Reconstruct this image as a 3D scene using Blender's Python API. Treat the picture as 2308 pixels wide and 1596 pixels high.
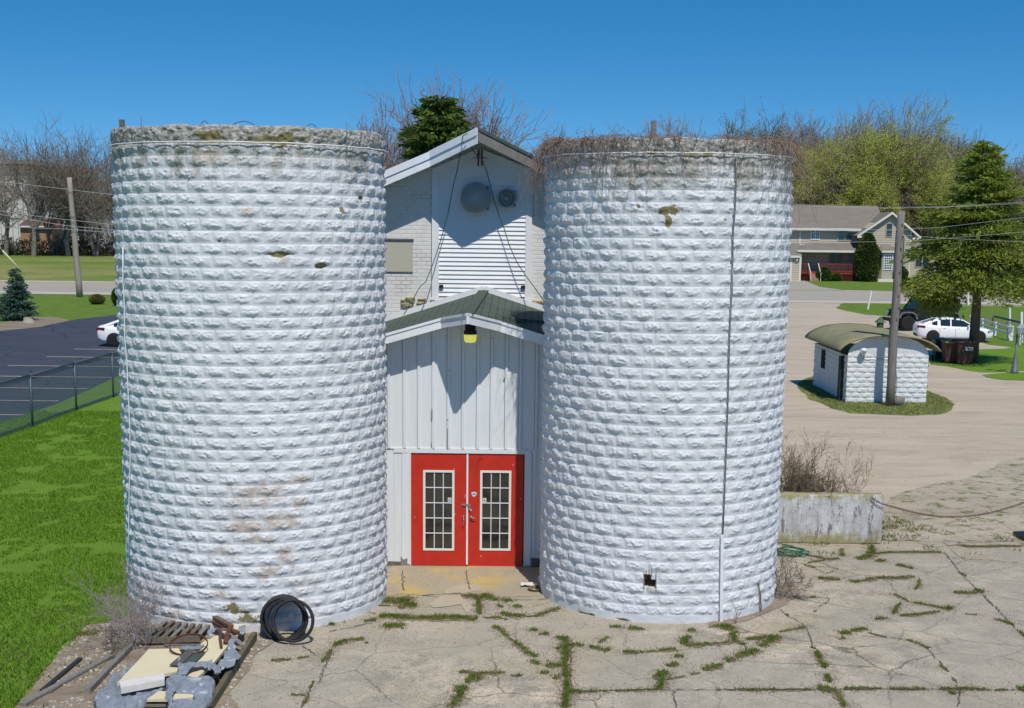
import bpy, bmesh, math, random
import numpy as np
from mathutils import Vector, Matrix, Euler

# ------------------------------------------------------------------ camera, sky, sun, exposure
for o in list(bpy.data.objects): bpy.data.objects.remove(o)
S = bpy.context.scene
COL = S.collection
FPX, CYP, PITCH, ROLL, HC = 1353.948, 455.0, 0.1674265, 0.0111819, 7.0   # focal / principal row (in a 1024 wide frame), pitch, roll, height
cam = bpy.data.cameras.new('Camera')
cam.sensor_width = 36.0
cam.lens = 36.0 * FPX / 1024
cam.shift_y = (CYP - 354.0) / 1024
cam.clip_start = 0.5; cam.clip_end = 6000
camo = bpy.data.objects.new('Camera', cam); COL.objects.link(camo)
camo.location = (0, 0, HC)
_r = Matrix.Rotation(math.pi/2 - PITCH, 4, 'X') @ Matrix.Rotation(ROLL, 4, 'Z')
camo.rotation_euler = _r.to_euler()
S.camera = camo
S.render.resolution_x = 1024; S.render.resolution_y = 708
SUN_AZ, SUN_EL = math.radians(13.5), math.radians(56)                  # azimuth measured from -Y towards +X
W = bpy.data.worlds.new('World'); S.world = W; W.use_nodes = True
nt = W.node_tree; nt.nodes.clear()
sky = nt.nodes.new('ShaderNodeTexSky'); sky.sky_type = 'NISHITA'; sky.sun_disc = False
sky.sun_elevation = SUN_EL; sky.sun_rotation = math.pi - SUN_AZ
sky.altitude = 0; sky.air_density = 1.0; sky.dust_density = 0.0; sky.ozone_density = 2.5
tcw = nt.nodes.new('ShaderNodeTexCoord'); vaw = nt.nodes.new('ShaderNodeVectorMath'); vaw.operation = 'MULTIPLY_ADD'; vaw.inputs[1].default_value = (1, 1, 1.6); vaw.inputs[2].default_value = (0, 0, 0.12)
vnw = nt.nodes.new('ShaderNodeVectorMath'); vnw.operation = 'NORMALIZE'
nt.links.new(tcw.outputs['Generated'], vaw.inputs[0]); nt.links.new(vaw.outputs[0], vnw.inputs[0]); nt.links.new(vnw.outputs[0], sky.inputs[0])   # clear, dry air: the milky band lies below the horizon
hs = nt.nodes.new('ShaderNodeHueSaturation'); hs.inputs['Saturation'].default_value = 1.42
hs.inputs['Hue'].default_value = 0.496
bg = nt.nodes.new('ShaderNodeBackground'); bg.inputs[1].default_value = 0.126
ow = nt.nodes.new('ShaderNodeOutputWorld')
nt.links.new(sky.outputs[0], hs.inputs['Color']); nt.links.new(hs.outputs[0], bg.inputs[0]); nt.links.new(bg.outputs[0], ow.inputs[0])
sl = bpy.data.lights.new('Sun', 'SUN'); sl.energy = 3.8; sl.angle = math.radians(0.5); sl.color = (1.0, 0.94, 0.84)
so = bpy.data.objects.new('Sun', sl); COL.objects.link(so)
sd = Vector((math.cos(SUN_EL)*math.sin(SUN_AZ), -math.cos(SUN_EL)*math.cos(SUN_AZ), math.sin(SUN_EL)))
so.rotation_euler = sd.to_track_quat('Z', 'Y').to_euler(); so.location = (20, -20, 40)
S.view_settings.view_transform = 'Standard'; S.view_settings.look = 'None'
S.view_settings.exposure = 0.0; S.view_settings.gamma = 1.0
S.view_settings.use_curve_mapping = False

# ------------------------------------------------------------------ surveying helpers
# readings taken from the photograph (2308 px wide) turned into points of the place
def ray(x, y):
    k = 1024/2308
    u = (x*k - 512)/FPX; v = -(y*k - CYP)/FPX
    u, v = math.cos(ROLL)*u - math.sin(ROLL)*v, math.sin(ROLL)*u + math.cos(ROLL)*v
    return Vector((u, math.cos(PITCH) + v*math.sin(PITCH), -math.sin(PITCH) + v*math.cos(PITCH)))
def G(x, y, z=0.0):
    d = ray(x, y); t = (z - HC)/d.z
    return Vector((d.x*t, d.y*t, z))
def A(x, y, Y):
    d = ray(x, y); t = Y/d.y
    return Vector((d.x*t, Y, HC + d.z*t))
def Z(ox, oy, s): return lambda x, y: ((ox + x/s)/1.7656, (oy + y/s)/1.7656)
def cylhit(x, y, cx, cy, R):
    d = ray(x, y); a = d.x**2 + d.y**2; b = d.x*cx + d.y*cy
    t = (b - math.sqrt(max(0, b*b - a*(cx*cx + cy*cy - R*R))))/a
    return Vector((d.x*t, d.y*t, HC + d.z*t))

rnd = random.Random(7)

# ------------------------------------------------------------------ numpy noise
def _hash(ix, iy, iz, seed):
    h = (ix*374761393 + iy*668265263 + iz*2147483647 + seed*1274126177) & 0xffffffff
    h = ((h ^ (h >> 13))*1274126177) & 0xffffffff
    h = ((h ^ (h >> 16))*2246822519) & 0xffffffff
    return (h & 0xffffff)/float(0xffffff)
def vnoise(x, y, z=0, seed=0):
    x = np.asarray(x, float); y = np.asarray(y, float); z = np.asarray(z, float) + x*0
    ix = np.floor(x).astype(np.int64); iy = np.floor(y).astype(np.int64); iz = np.floor(z).astype(np.int64)
    fx, fy, fz = x-ix, y-iy, z-iz
    fx = fx*fx*(3-2*fx); fy = fy*fy*(3-2*fy); fz = fz*fz*(3-2*fz)
    def L(a, b, t): return a + (b-a)*t
    h = lambda a, b, c: _hash(ix+a, iy+b, iz+c, seed)
    return L(L(L(h(0,0,0), h(1,0,0), fx), L(h(0,1,0), h(1,1,0), fx), fy),
             L(L(h(0,0,1), h(1,0,1), fx), L(h(0,1,1), h(1,1,1), fx), fy), fz)
def fbm(x, y, z=0, seed=0, o=4):
    s = 0; a = 1; t = 0
    for i in range(o):
        s = s + a*vnoise(x*2**i, y*2**i, np.asarray(z)*2**i, seed+i); t += a; a *= .5
    return s/t
def sstep(a, b, x):
    t = np.clip((x-a)/(b-a), 0, 1); return t*t*(3-2*t)

# ------------------------------------------------------------------ object helpers
def finish(o, label=None, cat=None, group=None, kind=None):
    if label: o['label'] = label
    if cat: o['category'] = cat
    if group: o['group'] = group
    if kind: o['kind'] = kind
    return o
def thing(name, label, cat, loc=(0, 0, 0), rz=0.0, group=None):
    o = bpy.data.objects.new(name, None); COL.objects.link(o)
    o.empty_display_size = .3
    o.location = loc; o.rotation_euler = (0, 0, rz)
    return finish(o, label, cat, group)
def npmesh(name, V, F, mats=None, smooth=False, attr=None, mi=None):
    """V (n,3); F (m,3) or (m,4) array, or list of lists"""
    me = bpy.data.meshes.new(name)
    V = np.asarray(V, dtype=np.float32)
    if isinstance(F, np.ndarray):
        m, k = F.shape
        me.vertices.add(len(V)); me.vertices.foreach_set('co', V.ravel())
        me.loops.add(m*k); me.loops.foreach_set('vertex_index', F.astype(np.int32).ravel())
        me.polygons.add(m); me.polygons.foreach_set('loop_start', np.arange(0, m*k, k, dtype=np.int32))
        me.polygons.foreach_set('loop_total', np.full(m, k, dtype=np.int32))
        me.update(calc_edges=True)
    else:
        me.from_pydata([tuple(map(float, v)) for v in V], [], F); me.update()
    if attr is not None:
        ca = me.color_attributes.new('dirt', 'FLOAT_COLOR', 'POINT')
        ca.data.foreach_set('color', np.asarray(attr, dtype=np.float32).ravel())
    for mt in (mats if isinstance(mats, (list, tuple)) else [mats]):
        if mt: me.materials.append(mt)
    if smooth: me.polygons.foreach_set('use_smooth', np.ones(len(me.polygons), dtype=bool))
    if mi is not None: me.polygons.foreach_set('material_index', np.asarray(mi, dtype=np.int32))
    return me
def put(name, me, parent=None, base=None):
    """link; world-coordinate mesh goes under a parent placed at its own base"""
    o = bpy.data.objects.new(name, me); COL.objects.link(o)
    if parent is not None:
        o.parent = parent
    elif base is not None:
        b = Vector(base); me.transform(Matrix.Translation(-b)); o.location = b
    return o
class MB:
    """collects simple shapes into one mesh"""
    def __init__(s): s.v = []; s.f = []; s.m = []; s.cur = 0
    def add(s, vs, fs):
        n = len(s.v); s.v += [tuple(v) for v in vs]; s.f += [[i+n for i in f] for f in fs]; s.m += [s.cur]*len(fs); return s
    def mat(s, i): s.cur = i; return s
    def box(s, c, d, rot=None, bev=0):
        c = Vector(c); hx, hy, hz = d[0]/2, d[1]/2, d[2]/2
        M = rot if rot is not None else Matrix.Identity(3)
        if isinstance(M, (int, float)): M = Matrix.Rotation(M, 3, 'Z')
        if bev > 0:
            b = min(bev, hx*.9, hy*.9, hz*.9); vs = []; 
            for zz, k in ((-hz, b), (-hz+b, 0), (hz-b, 0), (hz, b)):
                X, Y = hx-k, hy-k; e = b*(.5 if k else 1)
                e = min(e, X*.9, Y*.9)
                ring = [(-X+e, -Y), (X-e, -Y), (X, -Y+e), (X, Y-e), (X-e, Y), (-X+e, Y), (-X, Y-e), (-X, -Y+e)]
                vs += [c + M @ Vector((x, y, zz)) for x, y in ring]
            fs = [[7-i for i in range(8)], [24+i for i in range(8)]]
            for r in range(3):
                for i in range(8): fs.append([r*8+i, r*8+(i+1) % 8, r*8+8+(i+1) % 8, r*8+8+i])
            return s.add(vs, fs)
        vs = [c + M @ Vector((x, y, z)) for z in (-hz, hz) for x, y in ((-hx, -hy), (hx, -hy), (hx, hy), (-hx, hy))]
        return s.add(vs, [[3, 2, 1, 0], [4, 5, 6, 7], [0, 1, 5, 4], [1, 2, 6, 5], [2, 3, 7, 6], [3, 0, 4, 7]])
    def bb(s, x0, x1, y0, y1, z0, z1): return s.box(((x0+x1)/2, (y0+y1)/2, (z0+z1)/2), (abs(x1-x0), abs(y1-y0), abs(z1-z0)))
    def beam(s, p, q, w, h, up=(0, 0, 1), bev=0):
        p, q = Vector(p), Vector(q); d = q-p; L = d.length; d.normalize(); u = Vector(up)
        r = d.cross(u); 
        if r.length < 1e-4: r = d.cross(Vector((1, 0, 0)))
        r.normalize(); u = r.cross(d)
        M = Matrix((d, r, u)).transposed()
        return s.box((p+q)/2, (L, w, h), M, bev)
    def tube(s, pts, r, n=6, caps=True, r2=None):
        pts = [Vector(p) for p in pts]; N = len(pts); rs = r if isinstance(r, (list, tuple)) else [r + ((r2 if r2 is not None else r)-r)*i/max(1, N-1) for i in range(N)]
        vs = []; pr = None
        for i, p in enumerate(pts):
            d = (pts[min(i+1, N-1)] - pts[max(i-1, 0)]).normalized()
            if pr is None:
                a = Vector((0, 0, 1)) if abs(d.z) < .9 else Vector((1, 0, 0)); u = d.cross(a).normalized()
            else: u = (pr - d*pr.dot(d)).normalized()
            pr = u; w = d.cross(u)
            for k in range(n):
                t = 2*math.pi*k/n; vs.append(p + (u*math.cos(t) + w*math.sin(t))*rs[i])
        fs = [[i*n+k, i*n+(k+1) % n, (i+1)*n+(k+1) % n, (i+1)*n+k] for i in range(N-1) for k in range(n)]
        if caps: fs += [[n-1-k for k in range(n)], [(N-1)*n+k for k in range(n)]]
        return s.add(vs, fs)
    def lathe(s, prof, c, n=20, M=None):
        c = Vector(c); M = M if M is not None else Matrix.Identity(3); vs = []
        for r, z in prof:
            for k in range(n):
                t = 2*math.pi*k/n; vs.append(c + M @ Vector((r*math.cos(t), r*math.sin(t), z)))
        N = len(prof)
        fs = [[i*n+k, i*n+(k+1) % n, (i+1)*n+(k+1) % n, (i+1)*n+k] for i in range(N-1) for k in range(n)]
        if prof[0][0] > 1e-4: fs.append([n-1-k for k in range(n)])
        if prof[-1][0] > 1e-4: fs.append([(N-1)*n+k for k in range(n)])
        return s.add(vs, fs)
    def prism(s, poly, off):
        """poly: planar list of 3D points; extruded by vector off"""
        off = Vector(off); P = [Vector(p) for p in poly]; n = len(P)
        return s.add(P + [p+off for p in P], [list(range(n))[::-1], [n+i for i in range(n)]] + [[i, (i+1) % n, n+(i+1) % n, n+i] for i in range(n)])
    def quad(s, a, b, c, d): return s.add([a, b, c, d], [[0, 1, 2, 3]])
    def build(s, name, mat, parent=None, smooth=False, base=None, local=False, weld=False):
        me = npmesh(name, s.v, s.f, mat, smooth, mi=s.m if isinstance(mat, (list, tuple)) and len(mat) > 1 else None)
        bm = bmesh.new(); bm.from_mesh(me)
        bmesh.ops.recalc_face_normals(bm, faces=bm.faces); bm.to_mesh(me); bm.free()
        if parent is not None and not local:
            w = parent
            T = Matrix.LocRotScale(w.location, w.rotation_euler, w.scale)
            if w.parent is not None:
                q = w.parent; T = Matrix.LocRotScale(q.location, q.rotation_euler, q.scale) @ T
            me.transform(T.inverted())
        return put(name, me, parent, base)
def copy_tree(o, parent=None):
    c = o.copy(); COL.objects.link(c); c.parent = parent
    for ch in list(o.children): copy_tree(ch, c)
    return c

# ------------------------------------------------------------------ material helpers
def M_(name):
    m = bpy.data.materials.new(name); m.use_nodes = True
    n = m.node_tree; b = n.nodes['Principled BSDF']; return m, n, b
def node(n, t, **kw):
    x = n.nodes.new(t)
    for k, v in kw.items():
        if k in x.bl_rna.properties: setattr(x, k, v)
        else: x.inputs[k].default_value = v
    return x
def link(n, a, b): n.links.new(a, b)
def coords(n, scale=(1, 1, 1), gen='Object'):
    tc = n.nodes.new('ShaderNodeTexCoord'); mp = n.nodes.new('ShaderNodeMapping'); mp.inputs['Scale'].default_value = scale
    link(n, tc.outputs[gen], mp.inputs[0]); return mp.outputs[0]
def noise(n, vec, scale, detail=4, rough=.55, dist=0):
    x = node(n, 'ShaderNodeTexNoise', Scale=scale, Detail=detail, Roughness=rough, Distortion=dist); link(n, vec, x.inputs['Vector']); return x.outputs['Fac']
def ramp(n, fac, stops):
    r = n.nodes.new('ShaderNodeValToRGB'); e = r.color_ramp.elements
    while len(e) < len(stops): e.new(.5)
    for i, (p, c) in enumerate(stops):
        e[i].position = p; e[i].color = (c, c, c, 1) if isinstance(c, (int, float)) else (*c, 1)
    link(n, fac, r.inputs[0]); return r.outputs[0]
def mix(n, f, a, b, mode='MIX'):
    x = n.nodes.new('ShaderNodeMixRGB'); x.blend_type = mode
    for s, i in ((f, 0), (a, 1), (b, 2)):
        if isinstance(s, (int, float)): x.inputs[i].default_value = s if i == 0 else (s, s, s, 1)
        elif isinstance(s, tuple): x.inputs[i].default_value = (*s, 1)
        else: link(n, s, x.inputs[i])
    return x.outputs[0]
def bump(n, b, h, st=.3, dist=.02):
    x = node(n, 'ShaderNodeBump', Strength=st, Distance=dist); link(n, h, x.inputs['Height']); link(n, x.outputs[0], b.inputs['Normal'])
def basic(name, c, rough=.7, c2=None, scale=6, bst=0, bscale=40, bdist=.01, metal=0, spec=.3, stretch=(1, 1, 1), c3=None, s3=2, t3=(.55, .7)):
    m, n, b = M_(name)
    v = coords(n, stretch)
    b.inputs['Roughness'].default_value = rough; b.inputs['Metallic'].default_value = metal
    b.inputs['Specular IOR Level'].default_value = spec
    col = None
    if c2 is not None: col = mix(n, ramp(n, noise(n, v, scale, 6, .6), [(.3, 0.0), (.7, 1.0)]), c, c2)
    if c3 is not None: col = mix(n, ramp(n, noise(n, v, s3, 5, .6), [(t3[0], 0.0), (t3[1], 1.0)]), col if col else c, c3)
    if col: link(n, col, b.inputs['Base Color'])
    else: b.inputs['Base Color'].default_value = (*c, 1)
    if bst: bump(n, b, noise(n, v, bscale, 5, .6), bst, bdist)
    return m
def grass_mat(name, c1, c2, c3, s=1.0, dry=None, dryt=(.5, .7), drys=.15):
    m, n, b = M_(name); v = coords(n)
    f = ramp(n, noise(n, v, 9*s, 6, .75), [(.3, 0.0), (.7, 1.0)])
    col = mix(n, f, c1, c2)
    g = ramp(n, noise(n, v, .9*s, 5, .6), [(.38, 0.0), (.66, 1.0)])
    col = mix(n, mix(n, .5, g, 0.0), col, c3)
    if dry:
        col = mix(n, ramp(n, noise(n, v, drys*s, 6, .65), [(dryt[0], 0.0), (dryt[1], 1.0)]), col, dry)
    sp = ramp(n, noise(n, v, 60*s, 3, .8), [(.35, .45), (.65, 1.35)])
    col = mix(n, 1.0, col, sp, 'MULTIPLY')
    link(n, col, b.inputs['Base Color']); b.inputs['Roughness'].default_value = .95; b.inputs['Specular IOR Level'].default_value = .1
    bump(n, b, noise(n, v, 25*s, 5, .8), .6, .06)
    return m
def foliage(name, c1, c2, scale=.8, trans=.25):
    m, n, b = M_(name); v = coords(n)
    col = mix(n, ramp(n, noise(n, v, scale, 3, .6), [(.35, 0.0), (.65, 1.0)]), c1, c2)
    oi = n.nodes.new('ShaderNodeNewGeometry')
    col = mix(n, ramp(n, oi.outputs['Random Per Island'], [(0, 0.0), (1, .55)]), col, tuple(x*1.6 for x in c2))
    link(n, col, b.inputs['Base Color']); b.inputs['Roughness'].default_value = .75; b.inputs['Specular IOR Level'].default_value = .15
    if trans:
        t = n.nodes.new('ShaderNodeBsdfTranslucent'); link(n, col, t.inputs[0])
        ms = n.nodes.new('ShaderNodeMixShader'); ms.inputs[0].default_value = trans
        link(n, b.outputs[0], ms.inputs[1]); link(n, t.outputs[0], ms.inputs[2])
        link(n, ms.outputs[0], n.nodes['Material Output'].inputs[0])
    return m
def lapped(name, c, pitch=.18, c2=None):
    """clapboard siding colour; laps are modelled by a wave bump along z"""
    m, n, b = M_(name); v = coords(n)
    w = node(n, 'ShaderNodeTexWave', wave_type='BANDS', bands_direction='Z', wave_profile='SAW', Scale=1/pitch/ (2*math.pi) * 6.2832/1.0 * .5*2*0.159155*6.2832/2, Distortion=0)
    sx = n.nodes.new('ShaderNodeSeparateXYZ'); link(n, v, sx.inputs[0])
    md = node(n, 'ShaderNodeMath', operation='MULTIPLY'); link(n, sx.outputs[2], md.inputs[0]); md.inputs[1].default_value = 1/pitch
    fr = node(n, 'ShaderNodeMath', operation='FRACT'); link(n, md.outputs[0], fr.inputs[0])
    n.nodes.remove(w)
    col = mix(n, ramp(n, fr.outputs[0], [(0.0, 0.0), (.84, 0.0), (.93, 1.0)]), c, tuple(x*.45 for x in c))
    col = mix(n, ramp(n, noise(n, v, 1.5, 4), [(.4, 0.0), (.7, .3)]), col, c2 or tuple(x*.85 for x in c))
    link(n, col, b.inputs['Base Color']); b.inputs['Roughness'].default_value = .6
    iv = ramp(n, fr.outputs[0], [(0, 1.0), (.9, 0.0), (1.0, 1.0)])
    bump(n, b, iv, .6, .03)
    return m
def shingle(name, c, c2, sx=.3, sy=.16, c3=None):
    m, n, b = M_(name); v = coords(n)
    br = node(n, 'ShaderNodeTexBrick', Scale=1.0); br.inputs['Brick Width'].default_value = sx; br.inputs['Row Height'].default_value = sy
    br.inputs['Mortar Size'].default_value = .012; br.inputs['Color1'].default_value = (*c, 1); br.inputs['Color2'].default_value = (*c2, 1); br.inputs['Mortar'].default_value = (*[x*.35 for x in c], 1)
    link(n, v, br.inputs['Vector'])
    col = mix(n, 1.0, br.outputs['Color'], ramp(n, noise(n, v, 50, 4, .7), [(.3, .7), (.7, 1.25)]), 'MULTIPLY')
    if c3: col = mix(n, ramp(n, noise(n, v, 2.5, 6, .65), [(.55, 0.0), (.72, .8)]), col, c3)
    link(n, col, b.inputs['Base Color']); b.inputs['Roughness'].default_value = .9
    bump(n, b, br.outputs['Fac'], -.5, .02)
    return m

WHITE = (.80, .81, .83)
m_white = basic('white_paint', (.80, .81, .83), .5, c2=(.70, .72, .75), scale=3, bst=.1)
m_board = basic('white_board_paint', (.74, .77, .79), .55, c2=(.66, .70, .73), scale=2, stretch=(8, 8, .6), bst=.12, bscale=20, c3=(.5, .5, .46), s3=1.3, t3=(.68, .8))
m_dark = basic('dark_void', (.012, .011, .01), .9)
m_black = basic('black_metal', (.015, .015, .016), .4)
m_steel = basic('galvanised_steel', (.42, .44, .46), .45, c2=(.3, .31, .33), metal=.7)
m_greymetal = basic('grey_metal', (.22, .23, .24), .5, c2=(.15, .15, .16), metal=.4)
m_red = basic('red_door_paint', (.56, .034, .016), .5, c2=(.46, .026, .014), scale=4, bst=.12, bscale=60, c3=(.34, .04, .025), s3=1.6, t3=(.60, .80))
m_glassd = basic('dark_glass', (.012, .013, .015), .05, spec=.8, c2=(.055, .05, .038), scale=2.5)
m_oldwood = basic('weathered_wood', (.20, .165, .125), .85, c2=(.11, .09, .07), scale=7, stretch=(3, 3, 3), bst=.5, bscale=30)
m_greywood = basic('grey_wood', (.26, .245, .225), .85, c2=(.15, .135, .12), scale=9, stretch=(2, 2, .5), bst=.5, bscale=30)
m_rust = basic('rusty_iron', (.16, .055, .03), .8, c2=(.07, .03, .02), scale=15, bst=.3)
m_rubber = basic('old_rubber', (.02, .021, .023), .75, c2=(.035, .034, .035), scale=10, bst=.3)
m_twig = basic('bare_twig', (.36, .30, .25), .85, c2=(.25, .20, .165), scale=1.5)
m_twigd = basic('dark_twig', (.27, .22, .175), .85, c2=(.17, .135, .11), scale=1.5)
m_twigr = basic('red_twig', (.34, .27, .255), .85, c2=(.24, .185, .175), scale=1.5)
m_vine = basic('vine_stem', (.36, .26, .20), .85, c2=(.22, .15, .115), scale=5)
m_bark = basic('tree_bark', (.16, .13, .105), .9, c2=(.08, .065, .055), scale=3, bst=.5, bscale=12, stretch=(2, 2, .6))
m_barkg = basic('grey_tree_bark', (.26, .225, .19), .9, c2=(.12, .10, .085), scale=2, bst=.5, bscale=12)
m_glow, _n, _b = M_('glowing_yellow_lens')
_b.inputs['Base Color'].default_value = (.75, .72, .12, 1); _b.inputs['Roughness'].default_value = .3
_v = coords(_n); _b.inputs['Emission Color'].default_value = (.85, .80, .12, 1); _b.inputs['Emission Strength'].default_value = .55
link(_n, mix(_n, noise(_n, _v, 20, 2), (.7, .7, .1), (.8, .76, .25)), _b.inputs['Base Color'])

# ================================================================== THE GROUND
def inside(poly, x, y):
    r = np.zeros(np.shape(x), bool); n = len(poly)
    for i in range(n):
        x1, y1 = poly[i][:2]; x2, y2 = poly[(i+1) % n][:2]
        if y1 == y2: continue
        c = ((y1 > y) != (y2 > y)) & (x < (x2-x1)*(y-y1)/(y2-y1) + x1); r ^= c
    return r
def wobble(poly, step, amp, seed):
    """ragged outline"""
    out = []; n = len(poly)
    for i in range(n):
        a = Vector(poly[i][:2]); b = Vector(poly[(i+1) % n][:2]); L = (b-a).length; k = max(1, min(60, int(L/step)))
        nrm = Vector((-(b-a).y, (b-a).x)); nrm.normalize()
        for j in range(k):
            p = a.lerp(b, j/k); w = (float(fbm(p.x/step*.45, p.y/step*.45, 0, seed, 3)) - .5)*2*amp
            out.append(p + nrm*w)
    return out
def sheet(name, poly, z, mat, kind='structure', step=0, amp=0, seed=1, lab=None):
    P = wobble(poly, step, amp, seed) if step else [Vector(p[:2]) for p in poly]
    me = bpy.data.meshes.new(name); bm = bmesh.new()
    vs = [bm.verts.new((p.x, p.y, z)) for p in P]; f = bm.faces.new(vs); f.normal_update()
    if f.normal.z < 0: f.normal_flip()
    bmesh.ops.triangulate(bm, faces=bm.faces, ngon_method='EAR_CLIP'); bm.to_mesh(me); bm.free()
    me.materials.append(mat); o = bpy.data.objects.new(name, me); COL.objects.link(o)
    return finish(o, lab, None, None, kind)
def GP(pts, z=0): return [G(x, y, z) for x, y in pts]

m_field = grass_mat('far_field_grass', (.15, .22, .035), (.19, .26, .05), (.11, .19, .03), .35, dry=(.33, .30, .11), dryt=(.42, .62), drys=.1)
m_lawn = grass_mat('mown_lawn_grass', (.15, .265, .03), (.20, .33, .04), (.115, .22, .024), 1.0)
m_verge = grass_mat('verge_grass', (.13, .215, .03), (.19, .28, .045), (.08, .15, .02), .7, dry=(.20, .19, .06), dryt=(.58, .75), drys=1.5)
m_tuft = grass_mat('yard_grass', (.15, .21, .035), (.20, .26, .05), (.09, .16, .022), 1.2, dry=(.33, .28, .14), dryt=(.45, .62), drys=2.5)
def gravel(name, a, b_, dark, weeds=0, s=1.0):
    m, n, b = M_(name); v = coords(n)
    st = n.nodes.new('ShaderNodeMapping'); st.inputs['Scale'].default_value = (.10, .55, 1); link(n, v, st.inputs[0])
    col = mix(n, ramp(n, noise(n, st.outputs[0], 1.0*s, 7, .65, 1.0), [(.35, 0.0), (.65, 1.0)]), a, b_)
    st2 = n.nodes.new('ShaderNodeMapping'); st2.inputs['Scale'].default_value = (.30, .75, 1); st2.inputs['Location'].default_value = (7, 3, 0); st2.inputs['Rotation'].default_value = (0, 0, -.12); link(n, v, st2.inputs[0])
    col = mix(n, ramp(n, noise(n, st2.outputs[0], .9*s, 9, .72, 1.2), [(.48, 0.0), (.68, .7)]), col, dark)
    col = mix(n, 1.0, col, ramp(n, noise(n, v, 18*s, 5, .8), [(.3, .8), (.7, 1.15)]), 'MULTIPLY')
    vo = node(n, 'ShaderNodeTexVoronoi', Scale=26*s); link(n, v, vo.inputs['Vector'])
    pb = ramp(n, vo.outputs['Distance'], [(.12, 1.0), (.25, 0.0)])
    col = mix(n, mix(n, .35, 0.0, pb), col, (.62, .60, .56))
    if weeds:
        wn = ramp(n, noise(n, v, 2.4, 8, .75), [(.62-weeds, 0.0), (.69-weeds, 1.0)])
        col = mix(n, wn, col, mix(n, noise(n, v, 9, 4, .7), (.07, .11, .02), (.21, .19, .07)))
    link(n, col, b.inputs['Base Color']); b.inputs['Roughness'].default_value = .95; b.inputs['Specular IOR Level'].default_value = .15
    bump(n, b, noise(n, v, 22*s, 5, .75), .35, .03)
    return m
m_gravel = gravel('pale_gravel', (.55, .46, .345), (.47, .39, .29), (.34, .275, .20))
m_gravelw = gravel('weedy_gravel', (.48, .41, .31), (.38, .32, .24), (.25, .20, .145), weeds=.095)
m_soil = gravel('stony_soil', (.33, .27, .20), (.25, .195, .14), (.15, .11, .08), weeds=.06, s=1.6)
def asphalt(name, a, b_, c3, sp=1.0):
    m, n, b = M_(name); v = coords(n)
    st = n.nodes.new('ShaderNodeMapping'); st.inputs['Scale'].default_value = (.35, 1.2, 1); st.inputs['Rotation'].default_value = (0, 0, .2); link(n, v, st.inputs[0])
    col = mix(n, ramp(n, noise(n, st.outputs[0], .45, 6, .65), [(.35, 0.0), (.68, 1.0)]), a, b_)
    col = mix(n, ramp(n, noise(n, v, .18, 6, .7), [(.6, 0.0), (.66, .7)]), col, c3)
    vo = node(n, 'ShaderNodeTexVoronoi', Scale=.22); vo.feature = 'DISTANCE_TO_EDGE'
    dn = mix(n, .12, v, node(n, 'ShaderNodeTexNoise', Scale=1.2).outputs['Color']); link(n, dn, vo.inputs['Vector'])
    cr = ramp(n, vo.outputs['Distance'], [(.004, .55), (.012, 1.0)])
    col = mix(n, 1.0, col, cr, 'MULTIPLY')
    link(n, col, b.inputs['Base Color']); b.inputs['Roughness'].default_value = .85; b.inputs['Specular IOR Level'].default_value = .3
    bump(n, b, noise(n, v, 40, 4, .7), .25, .01)
    return m
m_asph = asphalt('sealed_asphalt', (.046, .052, .070), (.066, .072, .094), (.09, .09, .098))
m_road = basic('road_concrete', (.44, .37, .28), .85, c2=(.38, .33, .255), scale=.3, stretch=(.2, 2, 1), bst=.1)
m_roadg = basic('road_grey_lane', (.36, .325, .275), .85, c2=(.42, .37, .31), scale=.3, stretch=(.2, 2, 1), bst=.1)
m_roadl = basic('road_light_shoulder', (.55, .48, .38), .85, c2=(.48, .42, .34), scale=.3, stretch=(.2, 2, 1))
m_line = basic('faded_road_paint', (.62, .60, .55), .8, c2=(.5, .48, .42), scale=3)
m_yline = basic('faded_parking_paint', (.66, .58, .36), .8, c2=(.45, .40, .27), scale=1.2)

big = [(-2500, -200), (2500, -200), (2500, 4000), (-2500, 4000)]
sheet('ground', big, 0, m_field)
# the concrete yard in front of the silos
mpad, n, b = M_('old_concrete'); v = coords(n)
vc_ = node(n, 'ShaderNodeTexVoronoi', Scale=.62); vc_.feature = 'DISTANCE_TO_EDGE'
wn_ = node(n, 'ShaderNodeTexNoise', Scale=2.2, Detail=6.0, Roughness=.65); link(n, v, wn_.inputs['Vector']); link(n, mix(n, .22, v, wn_.outputs['Color']), vc_.inputs['Vector'])
hair = ramp(n, vc_.outputs['Distance'], [(.003, .42), (.011, 1.0)])
col = mix(n, ramp(n, noise(n, v, .55, 6, .6), [(.38, 0.0), (.60, 1.0)]), (.48, .415, .315), (.375, .33, .25))
col = mix(n, ramp(n, noise(n, v, 1.7, 7, .7), [(.47, 0.0), (.62, .8)]), col, (.25, .22, .175))
col = mix(n, ramp(n, noise(n, v, .8, 5, .65), [(.54, 0.0), (.64, .8)]), col, (.62, .51, .37))
col = mix(n, ramp(n, noise(n, v, .37, 5, .6), [(.52, 0.0), (.68, .55)]), col, (.34, .285, .15))
vo = node(n, 'ShaderNodeTexVoronoi', Scale=22.0); link(n, v, vo.inputs['Vector'])
peb = ramp(n, vo.outputs['Distance'], [(.20, 1.0), (.36, 0.0)])
expo = ramp(n, noise(n, v, 1.1, 6, .7), [(.42, .12), (.62, .9)])
col = mix(n, mix(n, 1.0, peb, expo, 'MULTIPLY'), col, mix(n, ramp(n, vo.outputs['Color'], [(.3, 0.0), (.6, 1.0)]), (.60, .57, .53), (.24, .20, .17)))
col = mix(n, 1.0, col, ramp(n, noise(n, v, 26, 6, .85), [(.36, .62), (.64, 1.3)]), 'MULTIPLY')
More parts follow.
